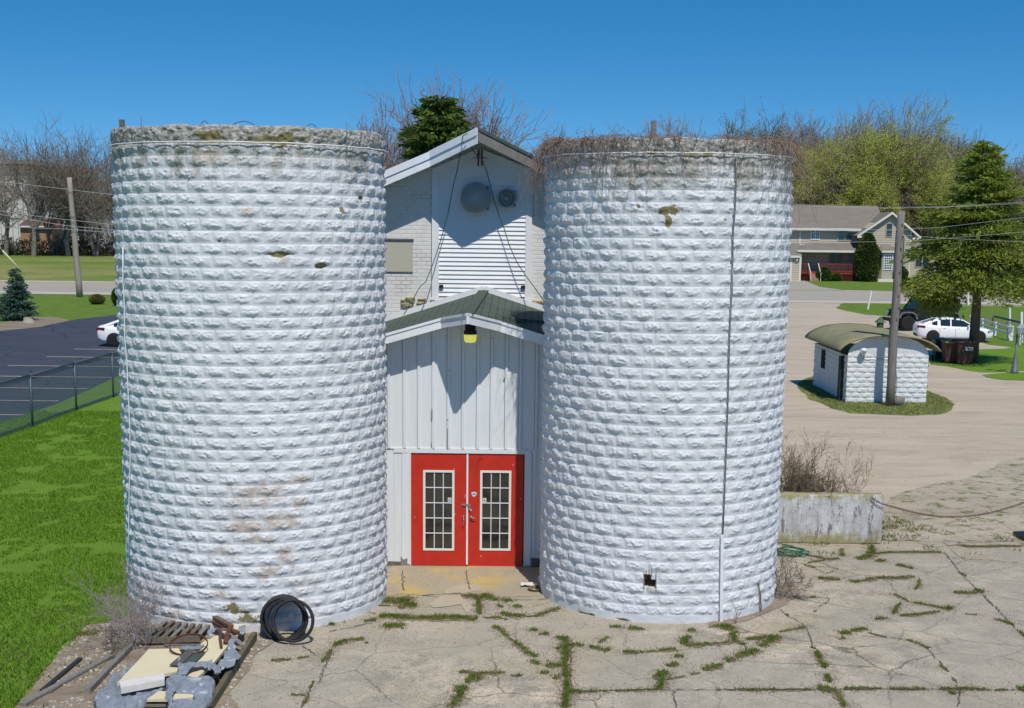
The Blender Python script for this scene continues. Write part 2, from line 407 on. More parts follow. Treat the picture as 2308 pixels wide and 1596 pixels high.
col = mix(n, 1.0, col, hair, 'MULTIPLY')
col = mix(n, ramp(n, noise(n, v, .28, 3, .5), [(.42, 0.0), (.5, .55)]), col, mix(n, noise(n, v, 7, 5, .7), (.31, .28, .22), (.46, .405, .315)))
link(n, col, b.inputs['Base Color']); b.inputs['Roughness'].default_value = .92; b.inputs['Specular IOR Level'].default_value = .2
bump(n, b, noise(n, v, 28, 5, .8), .3, .015)
pad = GP([(1500, 1230), (1750, 1236), (1985, 1233), (2360, 1240), (2700, 1240)]) + [Vector((14, 8, 0)), Vector((-3.6, 8, 0))] + GP([(500, 1640), (470, 1596), (520, 1500), (560, 1440), (640, 1400), (860, 1270), (1000, 1262)])
yard = [Vector((3, 28.6, 0)), Vector((16, 28.6, 0)), Vector((30, 28.6, 0)), Vector((44, 60, 0)), Vector((70, 131, 0))] + GP([(1700, 683), (1700, 760)]) + [Vector((8, 60, 0)), Vector((3, 34, 0))]
sheet('gravel_yard', yard, .004, m_gravel)
sheet('gravel_apron', GP([(1770, 690), (2000, 690), (1920, 683), (1960, 655), (2300, 655), (2308, 640), (1700, 625), (1700, 690)])[:3] + GP([(1700, 676)]), .006, m_gravel)
# weedy strip right of the retaining wall
sheet('weedy_gravel', GP([(1760, 1250), (1760, 1160), (1985, 1130), (2090, 1095), (2180, 1075), (2330, 1020), (2600, 1000), (2600, 1245), (2330, 1243)]), .008, m_gravelw, step=.5, amp=.35, seed=3)
sheet('concrete_yard', pad, .014, mpad)
m_slab = basic('door_slab_concrete', (.41, .35, .25), .9, c2=(.33, .285, .205), scale=1.5, c3=(.50, .37, .13), s3=1.2, t3=(.5, .68), bst=.2, bscale=50)
sheet('door_slab', GP([(885, 1277), (1215, 1272), (1222, 1318), (1250, 1345), (1120, 1348), (1010, 1350), (905, 1340), (858, 1347)]), .020, m_slab, step=.3, amp=.03)
m_patch = basic('pale_concrete_patch', (.47, .395, .285), .9, c2=(.41, .35, .26), scale=4, bst=.2)
zs = Z(1300, 2250, 2.308)
sheet('concrete_patch', GP([zs(*p) for p in ((1090, 240), (1200, 190), (1400, 180), (1420, 240), (1230, 270), (1080, 285))]), .026, m_patch, step=.1, amp=.03, seed=4)
sheet('concrete_patch', GP([zs(*p) for p in ((930, 370), (1060, 280), (1230, 290), (1345, 400), (1290, 450), (1230, 370), (980, 400))]), .026, m_patch, step=.1, amp=.03, seed=5)
# lawn on the left, reaching the fence and beyond
lawn = GP([(-500, 1700), (-420, 950), (-100, 985), (0, 953), (55, 935), (132, 908), (204, 876), (263, 848), (330, 815), (420, 770), (600, 740), (760, 1000), (500, 1440), (300, 1400), (200, 1420), (140, 1480), (60, 1560), (20, 1620), (-60, 1700)])
sheet('lawn', lawn, .010, m_lawn, step=.4, amp=.12, seed=2)
rub = GP([(640, 1420), (480, 1400), (300, 1395), (200, 1412), (140, 1462), (90, 1530), (30, 1600), (-20, 1700), (560, 1700), (520, 1560), (590, 1470)])
sheet('stony_soil', rub, .024, m_soil, step=.3, amp=.12, seed=9)
sheet('soil_strip', GP([(1752, 1315), (1790, 1318), (1800, 1340), (1770, 1365), (1700, 1398), (1640, 1412), (1600, 1418), (1600, 1400), (1700, 1340)]), .024, m_soil, step=.2, amp=.08, seed=6)
lot = GP([(-900, 770), (-100, 748), (0, 743), (55, 738), (149, 723), (263, 710), (420, 702), (700, 700), (700, 720), (420, 770), (330, 815), (263, 849), (204, 877), (132, 909), (55, 936), (0, 954), (-100, 986), (-420, 951), (-700, 1000)])
sheet('parking_lot', lot, .018, m_asph)
z2 = Z(0, 1150, 2.28)
for y, xa, xb in ((547, 675, 1500), (618, 420, 1400), (700, 60, 1300), (795, -500, 1062), (900, -500, 820), (1015, -500, 548), (1145, -500, 220)):
    a = G(*z2(xa, y)); c = G(*z2(xb, y)); yy = (a.y + G(*z2(600, y)).y)/2
    sheet('parking_line', [(a.x, yy-.07), (c.x, yy-.07), (c.x, yy+.07), (a.x, yy+.07)], .022, m_yline)
sheet('drain_cover', [(G(40, 742).x + 1.3*math.cos(t)*.9, 84 + .8*math.sin(t)) for t in np.linspace(0, 6.28, 14)[:-1]], .022, m_soil) if False else None
# verge, road, far verge
verge = [Vector((-400, 131.5, 0))] + GP([(-400, 745), (0, 745), (55, 740), (149, 725), (263, 712), (420, 704), (700, 702)]) + [Vector((-4, 100, 0)), Vector((6, 131.5, 0))]
sheet('road_verge', verge, .010, m_verge, step=1.0, amp=.3)
sheet('mulch_bed', GP([(-60, 738), (0, 728), (60, 716), (130, 716), (160, 722), (90, 738), (0, 746), (-60, 750)]), .026, m_soil, step=1, amp=.3)
Y0, Y1 = 131.5, 161.5
sheet('road', [(-600, Y0), (600, Y0), (600, Y1), (-600, Y1)], .030, m_roadl)
sheet('road_lane', [(-600, Y0+5.5), (600, Y0+5.5), (600, Y0+13.5), (-600, Y0+13.5)], .042, m_roadg)
sheet('road_lane', [(-600, Y0+13.5), (600, Y0+13.5), (600, Y1-3.5), (-600, Y1-3.5)], .042, m_road)
sheet('road_line', [(-600, Y1-3.4), (600, Y1-3.4), (600, Y1-2.9), (-600, Y1-2.9)], .054, m_line)
sheet('road_line', [(-600, Y0+5.1), (600, Y0+5.1), (600, Y0+5.5), (-600, Y0+5.5)], .054, m_line)
for k in range(-8, 14):
    x = 8*k; sheet('road_dash', [(x, Y0+13.3), (x+3, Y0+13.3), (x+3, Y0+13.6), (x, Y0+13.6)], .060, m_line)
# kerb along the near edge of the right road (light strip) and the lawn beyond the road
sheet('front_lawn', GP([(1812, 633), (1850, 648), (1900, 654), (2000, 656), (2100, 657), (2400, 660), (2500, 632), (2400, 610), (2000, 622), (1900, 626)]), .070, m_verge, step=1, amp=.2)
sheet('driveway', GP([(1780, 631), (1812, 633), (1850, 648), (1905, 655), (1700, 656), (1700, 628)]), .066, basic('drive_concrete', (.42, .37, .30), .9, c2=(.36, .32, .26), scale=.5))
# lawns at right
zr = Z(3100, 1100, 2.367)
sheet('road_verge', GP([zr(*p) for p in ((560, 262), (700, 243), (900, 248), (1080, 252), (1300, 260), (1700, 272), (2400, 285), (2900, 290), (2900, 560), (2400, 690), (1960, 640), (1400, 590), (1200, 400), (960, 372), (800, 360), (640, 330), (530, 300))]), .010, m_verge, step=1.5, amp=.35, seed=8)
sheet('parking_gravel', GP([zr(*p) for p in ((960, 374), (1250, 380), (1700, 420), (1950, 640), (2130, 690), (1900, 705), (1600, 640), (1240, 520), (1000, 480))]), .014, m_gravel, step=1, amp=.2, seed=8)
sheet('tree_lawn', GP([zr(*p) for p in ((1400, 760), (1500, 700), (1850, 690), (2120, 685), (2350, 650), (2900, 640), (2900, 880), (2308, 890), (2060, 905), (1900, 905), (1790, 890), (1600, 850), (1430, 830))]), .018, m_lawn, step=1, amp=.2, seed=12)
sheet('tree_lawn', GP([zr(*p) for p in ((1920, 930), (2100, 912), (2308, 905), (2900, 890), (2900, 1010), (2308, 985), (2100, 975), (1960, 955))]), .018, m_lawn, step=1, amp=.15, seed=13)
sheet('shed_grass', GP([zr(*p) for p in ((165, 1040), (200, 980), (330, 940), (420, 930), (900, 900), (1420, 1090), (1560, 1140), (1660, 1210), (1640, 1260), (1500, 1300), (1250, 1312), (950, 1300), (680, 1290), (480, 1240), (280, 1150))]), .012, m_tuft, step=.5, amp=.25, seed=14)

# ================================================================== THE SILOS
m_silo, n, b = M_('painted_rockface_block'); v = coords(n)
at = n.nodes.new('ShaderNodeAttribute'); at.attribute_name = 'dirt'
sp = n.nodes.new('ShaderNodeSeparateColor'); link(n, at.outputs['Color'], sp.inputs[0])
fine = noise(n, v, 30, 5, .75)
col = mix(n, ramp(n, noise(n, v, 1.6, 5, .6), [(.35, 0.0), (.7, 1.0)]), (.70, .707, .715), (.60, .612, .622))
def dmask(s, lo=.35, hi=.75):
    a = node(n, 'ShaderNodeMath', operation='MULTIPLY_ADD'); link(n, fine, a.inputs[0]); a.inputs[1].default_value = .9; link(n, s, a.inputs[2])
    return ramp(n, a.outputs[0], [(lo+.3, 0.0), (hi+.3, 1.0)])
col = mix(n, dmask(sp.outputs[0]), col, mix(n, ramp(n, noise(n, v, 11, 6, .8), [(.35, 0.0), (.62, 1.0)]), (.13, .12, .10), (.52, .50, .46)))
col = mix(n, dmask(sp.outputs[1], .22, .95), col, mix(n, noise(n, v, 14, 4), (.42, .33, .27), (.60, .55, .49)))
col = mix(n, dmask(sp.outputs[2], .5, .8), col, mix(n, noise(n, v, 14, 4), (.16, .13, .05), (.27, .24, .12)))
link(n, col, b.inputs['Base Color']); b.inputs['Roughness'].default_value = .7; b.inputs['Specular IOR Level'].default_value = .25
bump(n, b, noise(n, v, 20, 6, .78), .65, .016)
m_inside = basic('silo_inside_concrete', (.22, .21, .2), .9, c2=(.12, .12, .11), scale=2)

def silo(name, label, cx, cy, R, nb, zl, ztop, seed, spots, hole=None, dz=.0128, da=.0145):
    C = .2032
    nu = int(2*math.pi*R/da); nz = int(ztop/dz)
    th = np.linspace(0, 2*math.pi, nu, endpoint=False); zz = np.linspace(-.06, ztop, nz)
    T, Zz = np.meshgrid(th, zz)
    s = T*R
    k = np.floor((zl - Zz)/C); vb = 1 - ((zl - Zz)/C - k)           # 0 bottom .. 1 top of a course
    top = Zz > zl
    k = np.where(top, -1, k); vb = np.where(top, (Zz-zl)/(ztop-zl), vb)
    bl = 2*math.pi*R/nb
    q = s/bl + .5*(k % 2) + .06*(_hash(k.astype(np.int64), k.astype(np.int64)*0, k.astype(np.int64)*0, seed)-.5); j = np.floor(q) % nb; u = q - np.floor(q)
    ki, ji = k.astype(np.int64), j.astype(np.int64)
    r1 = _hash(ji, ki, ji*0+3, seed); r2 = _hash(ji, ki, ji*0+9, seed); r3 = _hash(ji, ki, ji*0+5, seed)
    X0, Y0_ = R*np.cos(T), R*np.sin(T)
    eu = np.minimum(u, 1-u)*bl; eb = vb*C; et = (1-vb)*C
    nl = fbm(X0*9, Y0_*9, Zz*11, seed, 3); nm = fbm(X0*24, Y0_*24, Zz*30, seed+11, 3); nr = 1-np.abs(2*fbm(X0*12, Y0_*12, Zz*16, seed+31, 3)-1)
    wob = (fbm(X0*14, Y0_*14, Zz*14, seed+3, 2)-.5)*.030
    mask = sstep(.006, .040, eu+wob*.6)*sstep(.004, .062, eb+wob*1.2)*sstep(.003, .030, et+wob*.5)
    hx = np.clip((1-np.abs(2*(u+(nl-.5)*.35)-1))*1.25, 0, 1)**.85
    groove = (1-sstep(.0, .007, eu))*.5 + (1-sstep(0, .007, np.minimum(eb, et)))
    vp = np.clip(.47 + (nl-.5)*.45 + (r2-.5)*.06 + (nm-.5)*.75, .28, .75)
    lo_ = .10 + .12*_hash(ji, ki, ji*0+13, seed)*(.5+nm)
    tent = np.where(vb < vp, np.clip((vb-lo_)/np.maximum(vp-lo_, .08), 0, 1), ((1-vb)/(1-vp))**.9)
    d = np.where(top, (fbm(X0*16, Y0_*16, Zz*20, seed+44, 4)-.5)*.07, 0) + mask*np.where(top, .8, 1)*((.016+.015*r1)*tent*hx + .030*(nm-.45)*(.25+tent*hx) + .036*(nr-.6)*(.12+tent*hx) + .004 + (u-.5)*(r3-.5)*.018 + (vb-.5)*(r2-.5)*.012)
    d = d - .008*groove + (fbm(X0*3, Y0_*3, Zz*3, seed+5, 2)-.5)*.02
    base = Zz < .16                                                   # plain footing course
    d = np.where(base, .018*(fbm(X0*6, Y0_*6, Zz*8, seed+8, 3)), d)
    # dirt: R grey weathering, G brown staining, B moss; R and B also carry the dark of the opening
    dn = fbm(X0*2.2, Y0_*2.2, Zz*1.6, seed+50, 4)
    streak = fbm(X0*7, Y0_*7, Zz*.8, seed+60, 3)
    gr = np.clip((Zz-(zl-1.05))/1.0, 0, 1)**1.2*.85*(streak*1.25) + np.where(top, .55, 0)*(.35+fbm(X0*9, Y0_*9, Zz*12, seed+55, 3)*1.2)
    gr += np.where(Zz < .35, .2*streak, 0)
    br = np.zeros_like(gr); mo = np.where(top, sstep(.46, .62, fbm(X0*6, Y0_*6, Zz*5, seed+70, 5))*.36, 0)
    mo += np.clip((.35-Zz)/.35, 0, 1)*.35*sstep(.45, .65, dn)
    for (px, py, rad, st, ch) in spots:
        p = cylhit(px, py, cx, cy, R); ang = math.atan2(p.y-cy, p.x-cx) % (2*math.pi)
        da_ = (T-ang+math.pi) % (2*math.pi) - math.pi
        dd = np.sqrt((da_*R/rad[0])**2 + ((Zz-p.z)/rad[1])**2)
        m = np.clip(1.25-dd + (fbm(X0*9, Y0_*9, Zz*13, seed+80, 4)-.5)*1.8, 0, 1)*st*1.35
        if ch == 0: gr += m
        elif ch == 1: br += m
        elif ch == 2: mo += m
        if ch == 3: br += m*1.5; mo += m; d = d - .03*np.clip(m*2, 0, 1)
    if hole:
        x0, y0, x1, y1 = hole
        a = cylhit(x0, y1, cx, cy, R); c = cylhit(x1, y0, cx, cy, R)
        A0 = math.atan2(a.y-cy, a.x-cx) % (2*math.pi); A1 = math.atan2(c.y-cy, c.x-cx) % (2*math.pi)
        m = (T > A0) & (T < A1) & (Zz > a.z) & (Zz < c.z)
        d = np.where(m, -.32, d); d = np.where(m & (T > A0+(A1-A0)*.55) & (Zz > a.z+.14), .01, d)
        gr = np.where(m & (d < -.1), 1, gr); mo = np.where(m & (d < -.1), 1.2, mo)  # dark of the recess put into the colour of its sunk faces
    # chipped top edge
    ztw = Zz + np.where(top, ((fbm(X0*2, Y0_*2, 0, seed+90, 5)-.5)*.09)*np.clip((Zz-zl)/(ztop-zl), 0, 1), 0)
    RR = R - .012 + d
    V = np.stack([RR*np.cos(T), RR*np.sin(T), ztw], -1).reshape(-1, 3)
    i = np.arange(nz-1)[:, None]*nu; jj = np.arange(nu)[None]; jn = (jj+1) % nu
    F = np.stack([i+jj, i+jn, i+nu+jn, i+nu+jj], -1).reshape(-1, 4)
    D = np.stack([gr, br, mo, gr*0+1], -1).reshape(-1, 4)
    # rim top and inner face
    n0 = len(V); ring = V[(nz-1)*nu:nz*nu]
    ext = []
    for rr, z in ((.06, .012), (.13, .0), (.16, -.04), (.165, -1.2), (.165, -3.0)):
        e = ring.copy(); L = np.hypot(e[:, 0], e[:, 1]); e[:, :2] *= ((R-rr)/L)[:, None]; e[:, 2] = e[:, 2]*(z > -.5) + (ztop)*(z <= -.5) + z
        ext.append(e)
    ext = np.concatenate(ext); V = np.concatenate([V, ext]); D = np.concatenate([D, np.tile([[.9, .1, .25, 1]], (len(ext), 1))])
    i = ((nz-1) + np.arange(5))[:, None]*nu
    F = np.concatenate([F, np.stack([i+jj, i+jn, i+nu+jn, i+nu+jj], -1).reshape(-1, 4)])
    t = thing(name, label, 'silo', (cx, cy, 0))
    put('block_wall', npmesh('block_wall', V, F, m_silo, True, attr=D), t)
    fl = MB(); fl.lathe([(0, ztop-2.9), (R-.1, ztop-2.9)], (0, 0, 0), 40); fl.build('floor', m_inside, t, local=True)
    return t

LX, LY, LR, LZ, LT = -4.769, 24.937, 2.400, 8.290, 8.575
RX_, RY_, RR_, RZ_, RT = 2.848, 25.675, 2.272, 8.245, 8.50
zL1 = Z(420, 480, 2.0246); zL3 = Z(420, 1760, 2.0246); zR6 = Z(2120, 480, 2.0246); zR5 = Z(2120, 1760, 2.0246)
spL = [(*zL1(1425, 1073), (.20, .05), 1.2, 3), (*zL1(1735, 1172), (.08, .05), 1.1, 3), (*zL1(2062, 625), (.07, .03), 1.0, 3), (*zL1(912, 972), (.03, .03), 1.0, 3),
       (*zL1(1130, 720), (.12, .05), .45, 1), (*zL1(1900, 725), (.08, .08), .5, 2), (*zL1(1450, 1120), (.08, .10), .4, 1),
       (*zL1(1600, 260), (.35, .12), .35, 2), (*zL1(1380, 360), (.1, .1), .4, 1), (*zL1(850, 290), (.3, .15), .4, 1), (*zL1(1400, 160), (.5, .14), .45, 2), (*zL1(850, 130), (.4, .14), .5, 2),
       (*zL3(1250, 400), (.55, .22), .36, 1), (*zL3(1560, 300), (.2, .12), .42, 1), (*zL3(1560, 480), (.18, .14), .45, 1), (*zL3(1450, 640), (.35, .16), .42, 1),
       (*zL3(1150, 680), (.35, .12), .34, 1), (*zL3(1250, 790), (.3, .12), .42, 1), (*zL3(950, 880), (.3, .14), .34, 1), (*zL3(1450, 920), (.16, .2), .42, 1),
       (*zL3(1330, 1050), (.3, .14), .4, 1), (*zL3(940, 1230), (.25, .1), .35, 1), (*zL3(1040, 1330), (.3, .1), .5, 2), (*zL3(1130, 1410), (.3, .12), .45, 2), (*zL3(1050, 580), (.5, .5), .16, 1),
       (*zL3(550, 1400), (.3, .12), .35, 1), (*zL3(1600, 1150), (.4, .2), .22, 1)]
spR = [(*zR6(1100, 715), (.20, .10), .75, 2), (*zR6(1090, 800), (.06, .16), .7, 2), (*zR6(1555, 800), (.06, .05), .6, 2), (*zR6(985, 260), (.09, .05), 1.1, 3), (*zR6(850, 690), (.05, .05), .5, 2),
       (*zR6(360, 760), (.06, .04), .5, 1), (*zR6(1350, 280), (.5, .05), .5, 2), (*zR6(1740, 470), (.3, .3), .35, 0), (*zR6(1000, 420), (.7, .3), .22, 0),
       (*zR5(440, 1400), (.14, .05), 1.0, 3), (*zR5(380, 1360), (.3, .12), .3, 2), (*zR5(720, 1435), (.12, .03), .6, 3), (*zR5(945, 1175), (.16, .05), .45, 1), (*zR5(1950, 1000), (.25, .5), .3, 0)]
siloL = silo('block_silo', 'larger left silo of white painted rock-face blocks, tyres leaning at its foot', LX, LY, LR, 36, LZ, LT, 5, spL)
siloR = silo('block_silo', 'narrower right silo of white painted rock-face blocks with vine on its rim', RX_, RY_, RR_, 34, RZ_, RT, 17, spR,
             hole=(*zR5(897, 1068), *zR5(993, 1165)))
def arc(cx, cy, R, a0, a1, z, n=60, jit=0): return [(cx+R*math.cos(t), cy+R*math.sin(t), z + (rnd.random()-.5)*jit) for t in np.linspace(a0, a1, n)]
def conduit(t, cx, cy, R, z, jit):
    mb = MB(); pts = arc(cx, cy, R+.045, 0, 2*math.pi, z, 90, jit); pts[-1] = pts[0]
    mb.tube(pts, .011, 6, False); mb.build('ring_cable', m_white, t, True)
conduit(siloL, LX, LY, LR, LZ+.01, .012); conduit(siloR, RX_, RY_, RR_, RZ_+.01, .012)
def rod(t, px, pyb, pyt, cx, cy, R, r=.008):
    p = cylhit(px, pyb, cx, cy, R+.045); q = A(px, pyt, p.y)
    MB().tube([p, (p.x, p.y, p.z+.2), (p.x, p.y, q.z)], [r*1.6, r*1.4, r*.7], 6).build('lightning_rod', m_steel, t)
rod(siloL, *zL1(293, 172)[0:2], zL1(293, -30)[1], LX, LY, LR); rod(siloL, *zL1(1945, 228), zL1(1945, 20)[1], LX, LY, LR)
rod(siloR, *zR6(417, 275), zR6(417, 60)[1], RX_, RY_, RR_); rod(siloR, *zR6(2022, 300), zR6(2022, 135)[1], RX_, RY_, RR_)
def stub(t, px, py0, py1, Y, w, mat, nm='stub_post', lean=.02):
    a = A(px, py0, Y); c = A(px, py1, Y); a.z = min(a.z, LT-.1)
    MB().beam(a, (c.x-lean, c.y, c.z), w, w*.7, (0, 1, 0)).build(nm, mat, t)
stub(siloL, zL1(138, 0)[0], zL1(0, 110)[1], zL1(0, -8)[1], LY-.6, .085, m_oldwood)
stub(siloR, zR6(975, 0)[0], zR6(0, 200)[1], zR6(0, 0)[1], RY_-1.2, .09, m_greywood, lean=0)
stub(siloR, zR6(958, 0)[0], zR6(0, 200)[1], zR6(0, 95)[1], RY_-1.15, .10, m_greywood, lean=0)
# vertical conduit down the right silo and the left one
zr4 = Z(2120, 1100, 2.0246)
pv = [zR6(1640, 295), zR6(1640, 480), zR6(1630, 735), zR6(1615, 900), zR6(1612, 1110), zR6(1606, 1400), zr4(1605, 130), zr4(1590, 400), zr4(1583, 630), zr4(1575, 950), zr4(1562, 1355), zR5(1557, 150), zR5(1548, 385), zR5(1532, 745)]
MB().tube([cylhit(x, y, RX_, RY_, RR_+.05) for x, y in pv], .012, 6).build('down_cable', m_greymetal, siloR, True)
p0, p1 = [cylhit(*zR5(x, y), RX_, RY_, RR_+.06) for x, y in ((1528, 745), (1518, 1465))]
MB().beam(p0, p1, .055, .03, (0, 1, 0)).build('cable_cover', m_white, siloR)
for x, y in ((1640, 300), (1630, 735), (1612, 1112)):
    p = cylhit(*zR6(x, y), RX_, RY_, RR_+.05); MB().box(p, (.05, .03, .03)).build('cable_clip', m_steel, siloR)
zl2 = Z(420, 1100, 2.0246)
pv = [zL1(140, 1020), zL1(140, 1300), zl2(150, 200), zl2(155, 500), zl2(172, 700), zl2(180, 900), zl2(195, 1200), zl2(198, 1500), zL3(190, 400), zL3(185, 700), zL3(190, 1000)]
MB().tube([cylhit(x, y, LX, LY, LR+.045) for x, y in pv], .010, 6).build('down_cable', m_white, siloL, True)
# bars across the little opening
for x, y0, y1 in ((897, 1040, 1185), (915, 1030, 1095), (938, 1022, 1090), (960, 1018, 1085), (994, 1035, 1205)):
    a, c = cylhit(*zR5(x, y0), RX_, RY_, RR_+.03), cylhit(*zR5(x, y1), RX_, RY_, RR_+.03)
    MB().tube([a, c], .005, 5).build('reinforcing_bar', m_rust, siloR)

# ================================================================== THE BARN
YB = 29.6; YBo, YBa = 28.94, 28.15
m_brick, n, b = M_('white_painted_brick'); v = coords(n)
mp = n.nodes.new('ShaderNodeMapping'); mp.inputs['Rotation'].default_value = (math.radians(90), 0, 0); link(n, v, mp.inputs[0])
dn = mix(n, .012, mp.outputs[0], node(n, 'ShaderNodeTexNoise', Scale=9.0).outputs['Color'])
br = node(n, 'ShaderNodeTexBrick', Scale=1.0); br.inputs['Brick Width'].default_value = .215; br.inputs['Row Height'].default_value = .083; br.inputs['Mortar Size'].default_value = .011; br.inputs['Mortar Smooth'].default_value = .4
br.inputs['Color1'].default_value = (.72, .70, .68, 1); br.inputs['Color2'].default_value = (.62, .60, .59, 1); br.inputs['Mortar'].default_value = (.46, .44, .43, 1)
link(n, dn, br.inputs['Vector'])
sm = ramp(n, noise(n, v, .9, 3, .5), [(.36, 0.0), (.50, 1.0)])       # areas where paint has filled the joints
col = mix(n, mix(n, .85, 0.0, sm), br.outputs['Color'], (.70, .70, .69))
col = mix(n, ramp(n, noise(n, v, 3.5, 6, .7), [(.5, 0.0), (.75, .55)]), col, (.50, .455, .43))
link(n, col, b.inputs['Base Color']); b.inputs['Roughness'].default_value = .8
hb = mix(n, mix(n, .75, 0.0, sm), br.outputs['Fac'], 0.0)
iv = node(n, 'ShaderNodeMath', operation='SUBTRACT'); iv.inputs[0].default_value = 1; link(n, hb, iv.inputs[1])
hb2 = mix(n, .3, iv.outputs[0], noise(n, v, 14, 5, .7)); bump(n, b, hb2, .9, .02)
m_siding = basic('white_vinyl_siding', (.82, .83, .85), .45, c2=(.76, .77, .8), scale=2)
m_shg = shingle('green_shingle', (.050, .082, .066), (.075, .105, .085), .32, .13, c3=(.13, .15, .12))
z5 = Z(1400, 300, 1.5956)
barn = thing('barn', 'white brick barn gable with clapboard bay rising between the two silos', 'barn', (-.7, YB, 0))
ap = A(1077, 293, YBa); apz = ap.z
brl, brr = A(970, 344, YBo), A(1199, 347, YBo)
ol, orr = A(866, 390, YBo), A(1228, 368.7, YBo)
slL = (apz-ol.z)/(ap.x-ol.x); slR = (apz-orr.z)/(orr.x-ap.x)
XL, XR, YE = -5.9, 4.5, 44.0
def rz(x): return apz - (ap.x-x)*slL if x < ap.x else apz - (x-ap.x)*slR
T_ = .12
mb = MB()
for sgn, xe, xb in ((-1, XL, brl.x), (1, XR, brr.x)):
    P = [Vector((xe, YBo, rz(xe))), Vector((xb, YBo, rz(xb))), Vector((ap.x, YBa, apz)), Vector((ap.x, YE, apz)), Vector((xe, YE, rz(xe)))]
    if sgn > 0: P = P[::-1]
    mb.prism([p - Vector((0, 0, .02)) for p in P], (0, 0, .05))
roof = mb.build('roof', m_shg, barn)
# rake boards following the prow
def rake(pts, top, h, th, mat, name='rake_board', par=None):
    mb = MB()
    for a, c in zip(pts[:-1], pts[1:]):
        d = (c-a).normalized(); nrm = Vector((d.y, -d.x, 0)).normalized()*th
        q = [a+Vector((0, 0, top)), c+Vector((0, 0, top)), c+Vector((0, 0, top-h)), a+Vector((0, 0, top-h))]
        mb.prism(q, nrm)
    return mb.build(name, mat, par or barn)
LP = [Vector((XL, YBo, rz(XL))), Vector((brl.x, YBo, rz(brl.x))), Vector((ap.x, YBa, apz))]
RP = [Vector((ap.x, YBa, apz)), Vector((brr.x, YBo, rz(brr.x))), Vector((XR, YBo, rz(XR)))]
rake(LP, .045, .15, .05, m_white); rake(LP, -.10, .17, .025, m_white)
rake(RP, -.03, .20, .035, m_greywood)
rake(RP, .05, .07, .055, basic('dark_roof_edge', (.03, .045, .04), .9, c2=(.12, .14, .12), scale=3), 'roof_edge')
# soffit under the prow
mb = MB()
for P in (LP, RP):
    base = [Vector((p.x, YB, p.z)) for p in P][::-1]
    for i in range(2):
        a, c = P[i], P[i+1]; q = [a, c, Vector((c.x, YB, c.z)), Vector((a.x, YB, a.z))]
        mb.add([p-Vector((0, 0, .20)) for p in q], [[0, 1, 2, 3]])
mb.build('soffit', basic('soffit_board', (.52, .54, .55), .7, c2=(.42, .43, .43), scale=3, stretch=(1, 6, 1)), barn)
# brick walls
px_in0, px_in1 = A(974, 600, YB).x, A(1199, 600, YB).x
mb = MB()
wl = [(XL+.25, 0), (XR-.25, 0), (XR-.25, rz(XR-.25)-.16), (ap.x, apz-.16), (XL+.25, rz(XL+.25)-.16)]
mb.prism([(x, YB, z) for x, z in wl], (0, .3, 0))
mb.bb(XL+.25, XL+.55, YB+.302, YE-.2, 0, rz(XL+.25)-.25); mb.bb(XR-.55, XR-.25, YB+.302, YE-.2, 0, rz(XR-.25)-.25)
mb.prism([(x, YE-.2, z-.02) for x, z in wl], (0, -.3, 0))
mb.build('brick_wall', m_brick, barn)
# clapboard bay
zb = A(1090, 668, YB).z; zt = A(989, 391, YB).z; xl, xr = A(989, 500, YB-.05).x, A(1185, 500, YB-.05).x
mb = MB(); c = .0945; k = 0; z = zb
while z < apz-.5:
    x0, x1 = xl, xr
    if z > zt-.02:
        f = (z-zt)/(A(1090, 347, YB).z - zt)
        if f > .97: break
        x0, x1 = xl + (ap.x-xl)*f, xr + (ap.x-xr)*f
    mb.add([(x0, YB-.075, z), (x1, YB-.075, z), (x1, YB-.045, z+c), (x0, YB-.045, z+c), (x0, YB-.045, z), (x1, YB-.045, z)], [[0, 1, 2, 3], [0, 4, 5, 1]])
    z += c
mb.build('clapboard_siding', m_siding, barn)
mb = MB()
mb.bb(A(974, 500, YB).x, xl, YB-.085, YB-.002, zb-.03, zt+.1); mb.bb(xr, A(1199, 500, YB).x, YB-.085, YB-.002, zb-.03, zt+.1)
for xx in (xl, xr):
    a = Vector((xx-.08 if xx == xl else xx+.08, YB-.04, zt+.05)); c2 = Vector((ap.x, YB-.04, A(1090, 342, YB).z))
    mb.beam(a, c2, .085, .13, (0, 0, 1))
mb.bb(A(974, 500, YB).x-.03, A(1199, 500, YB).x+.03, YB-.10, YB-.003, zb-.09, zb-.032)
mb.build('trim', m_white, barn)
# boarded-up window
a, c_ = A(800, 611, YB), A(930.6, 541, YB)
MB().bb(a.x, c_.x, YB-.035, YB-.005, a.z, c_.z).build('window_board', basic('beige_board', (.50, .47, .38), .6, c2=(.46, .43, .36), scale=1), barn)
MB().bb(a.x, c_.x+.02, YB-.07, YB-.003, c_.z, c_.z+.03).build('window_lintel', m_greymetal, barn)
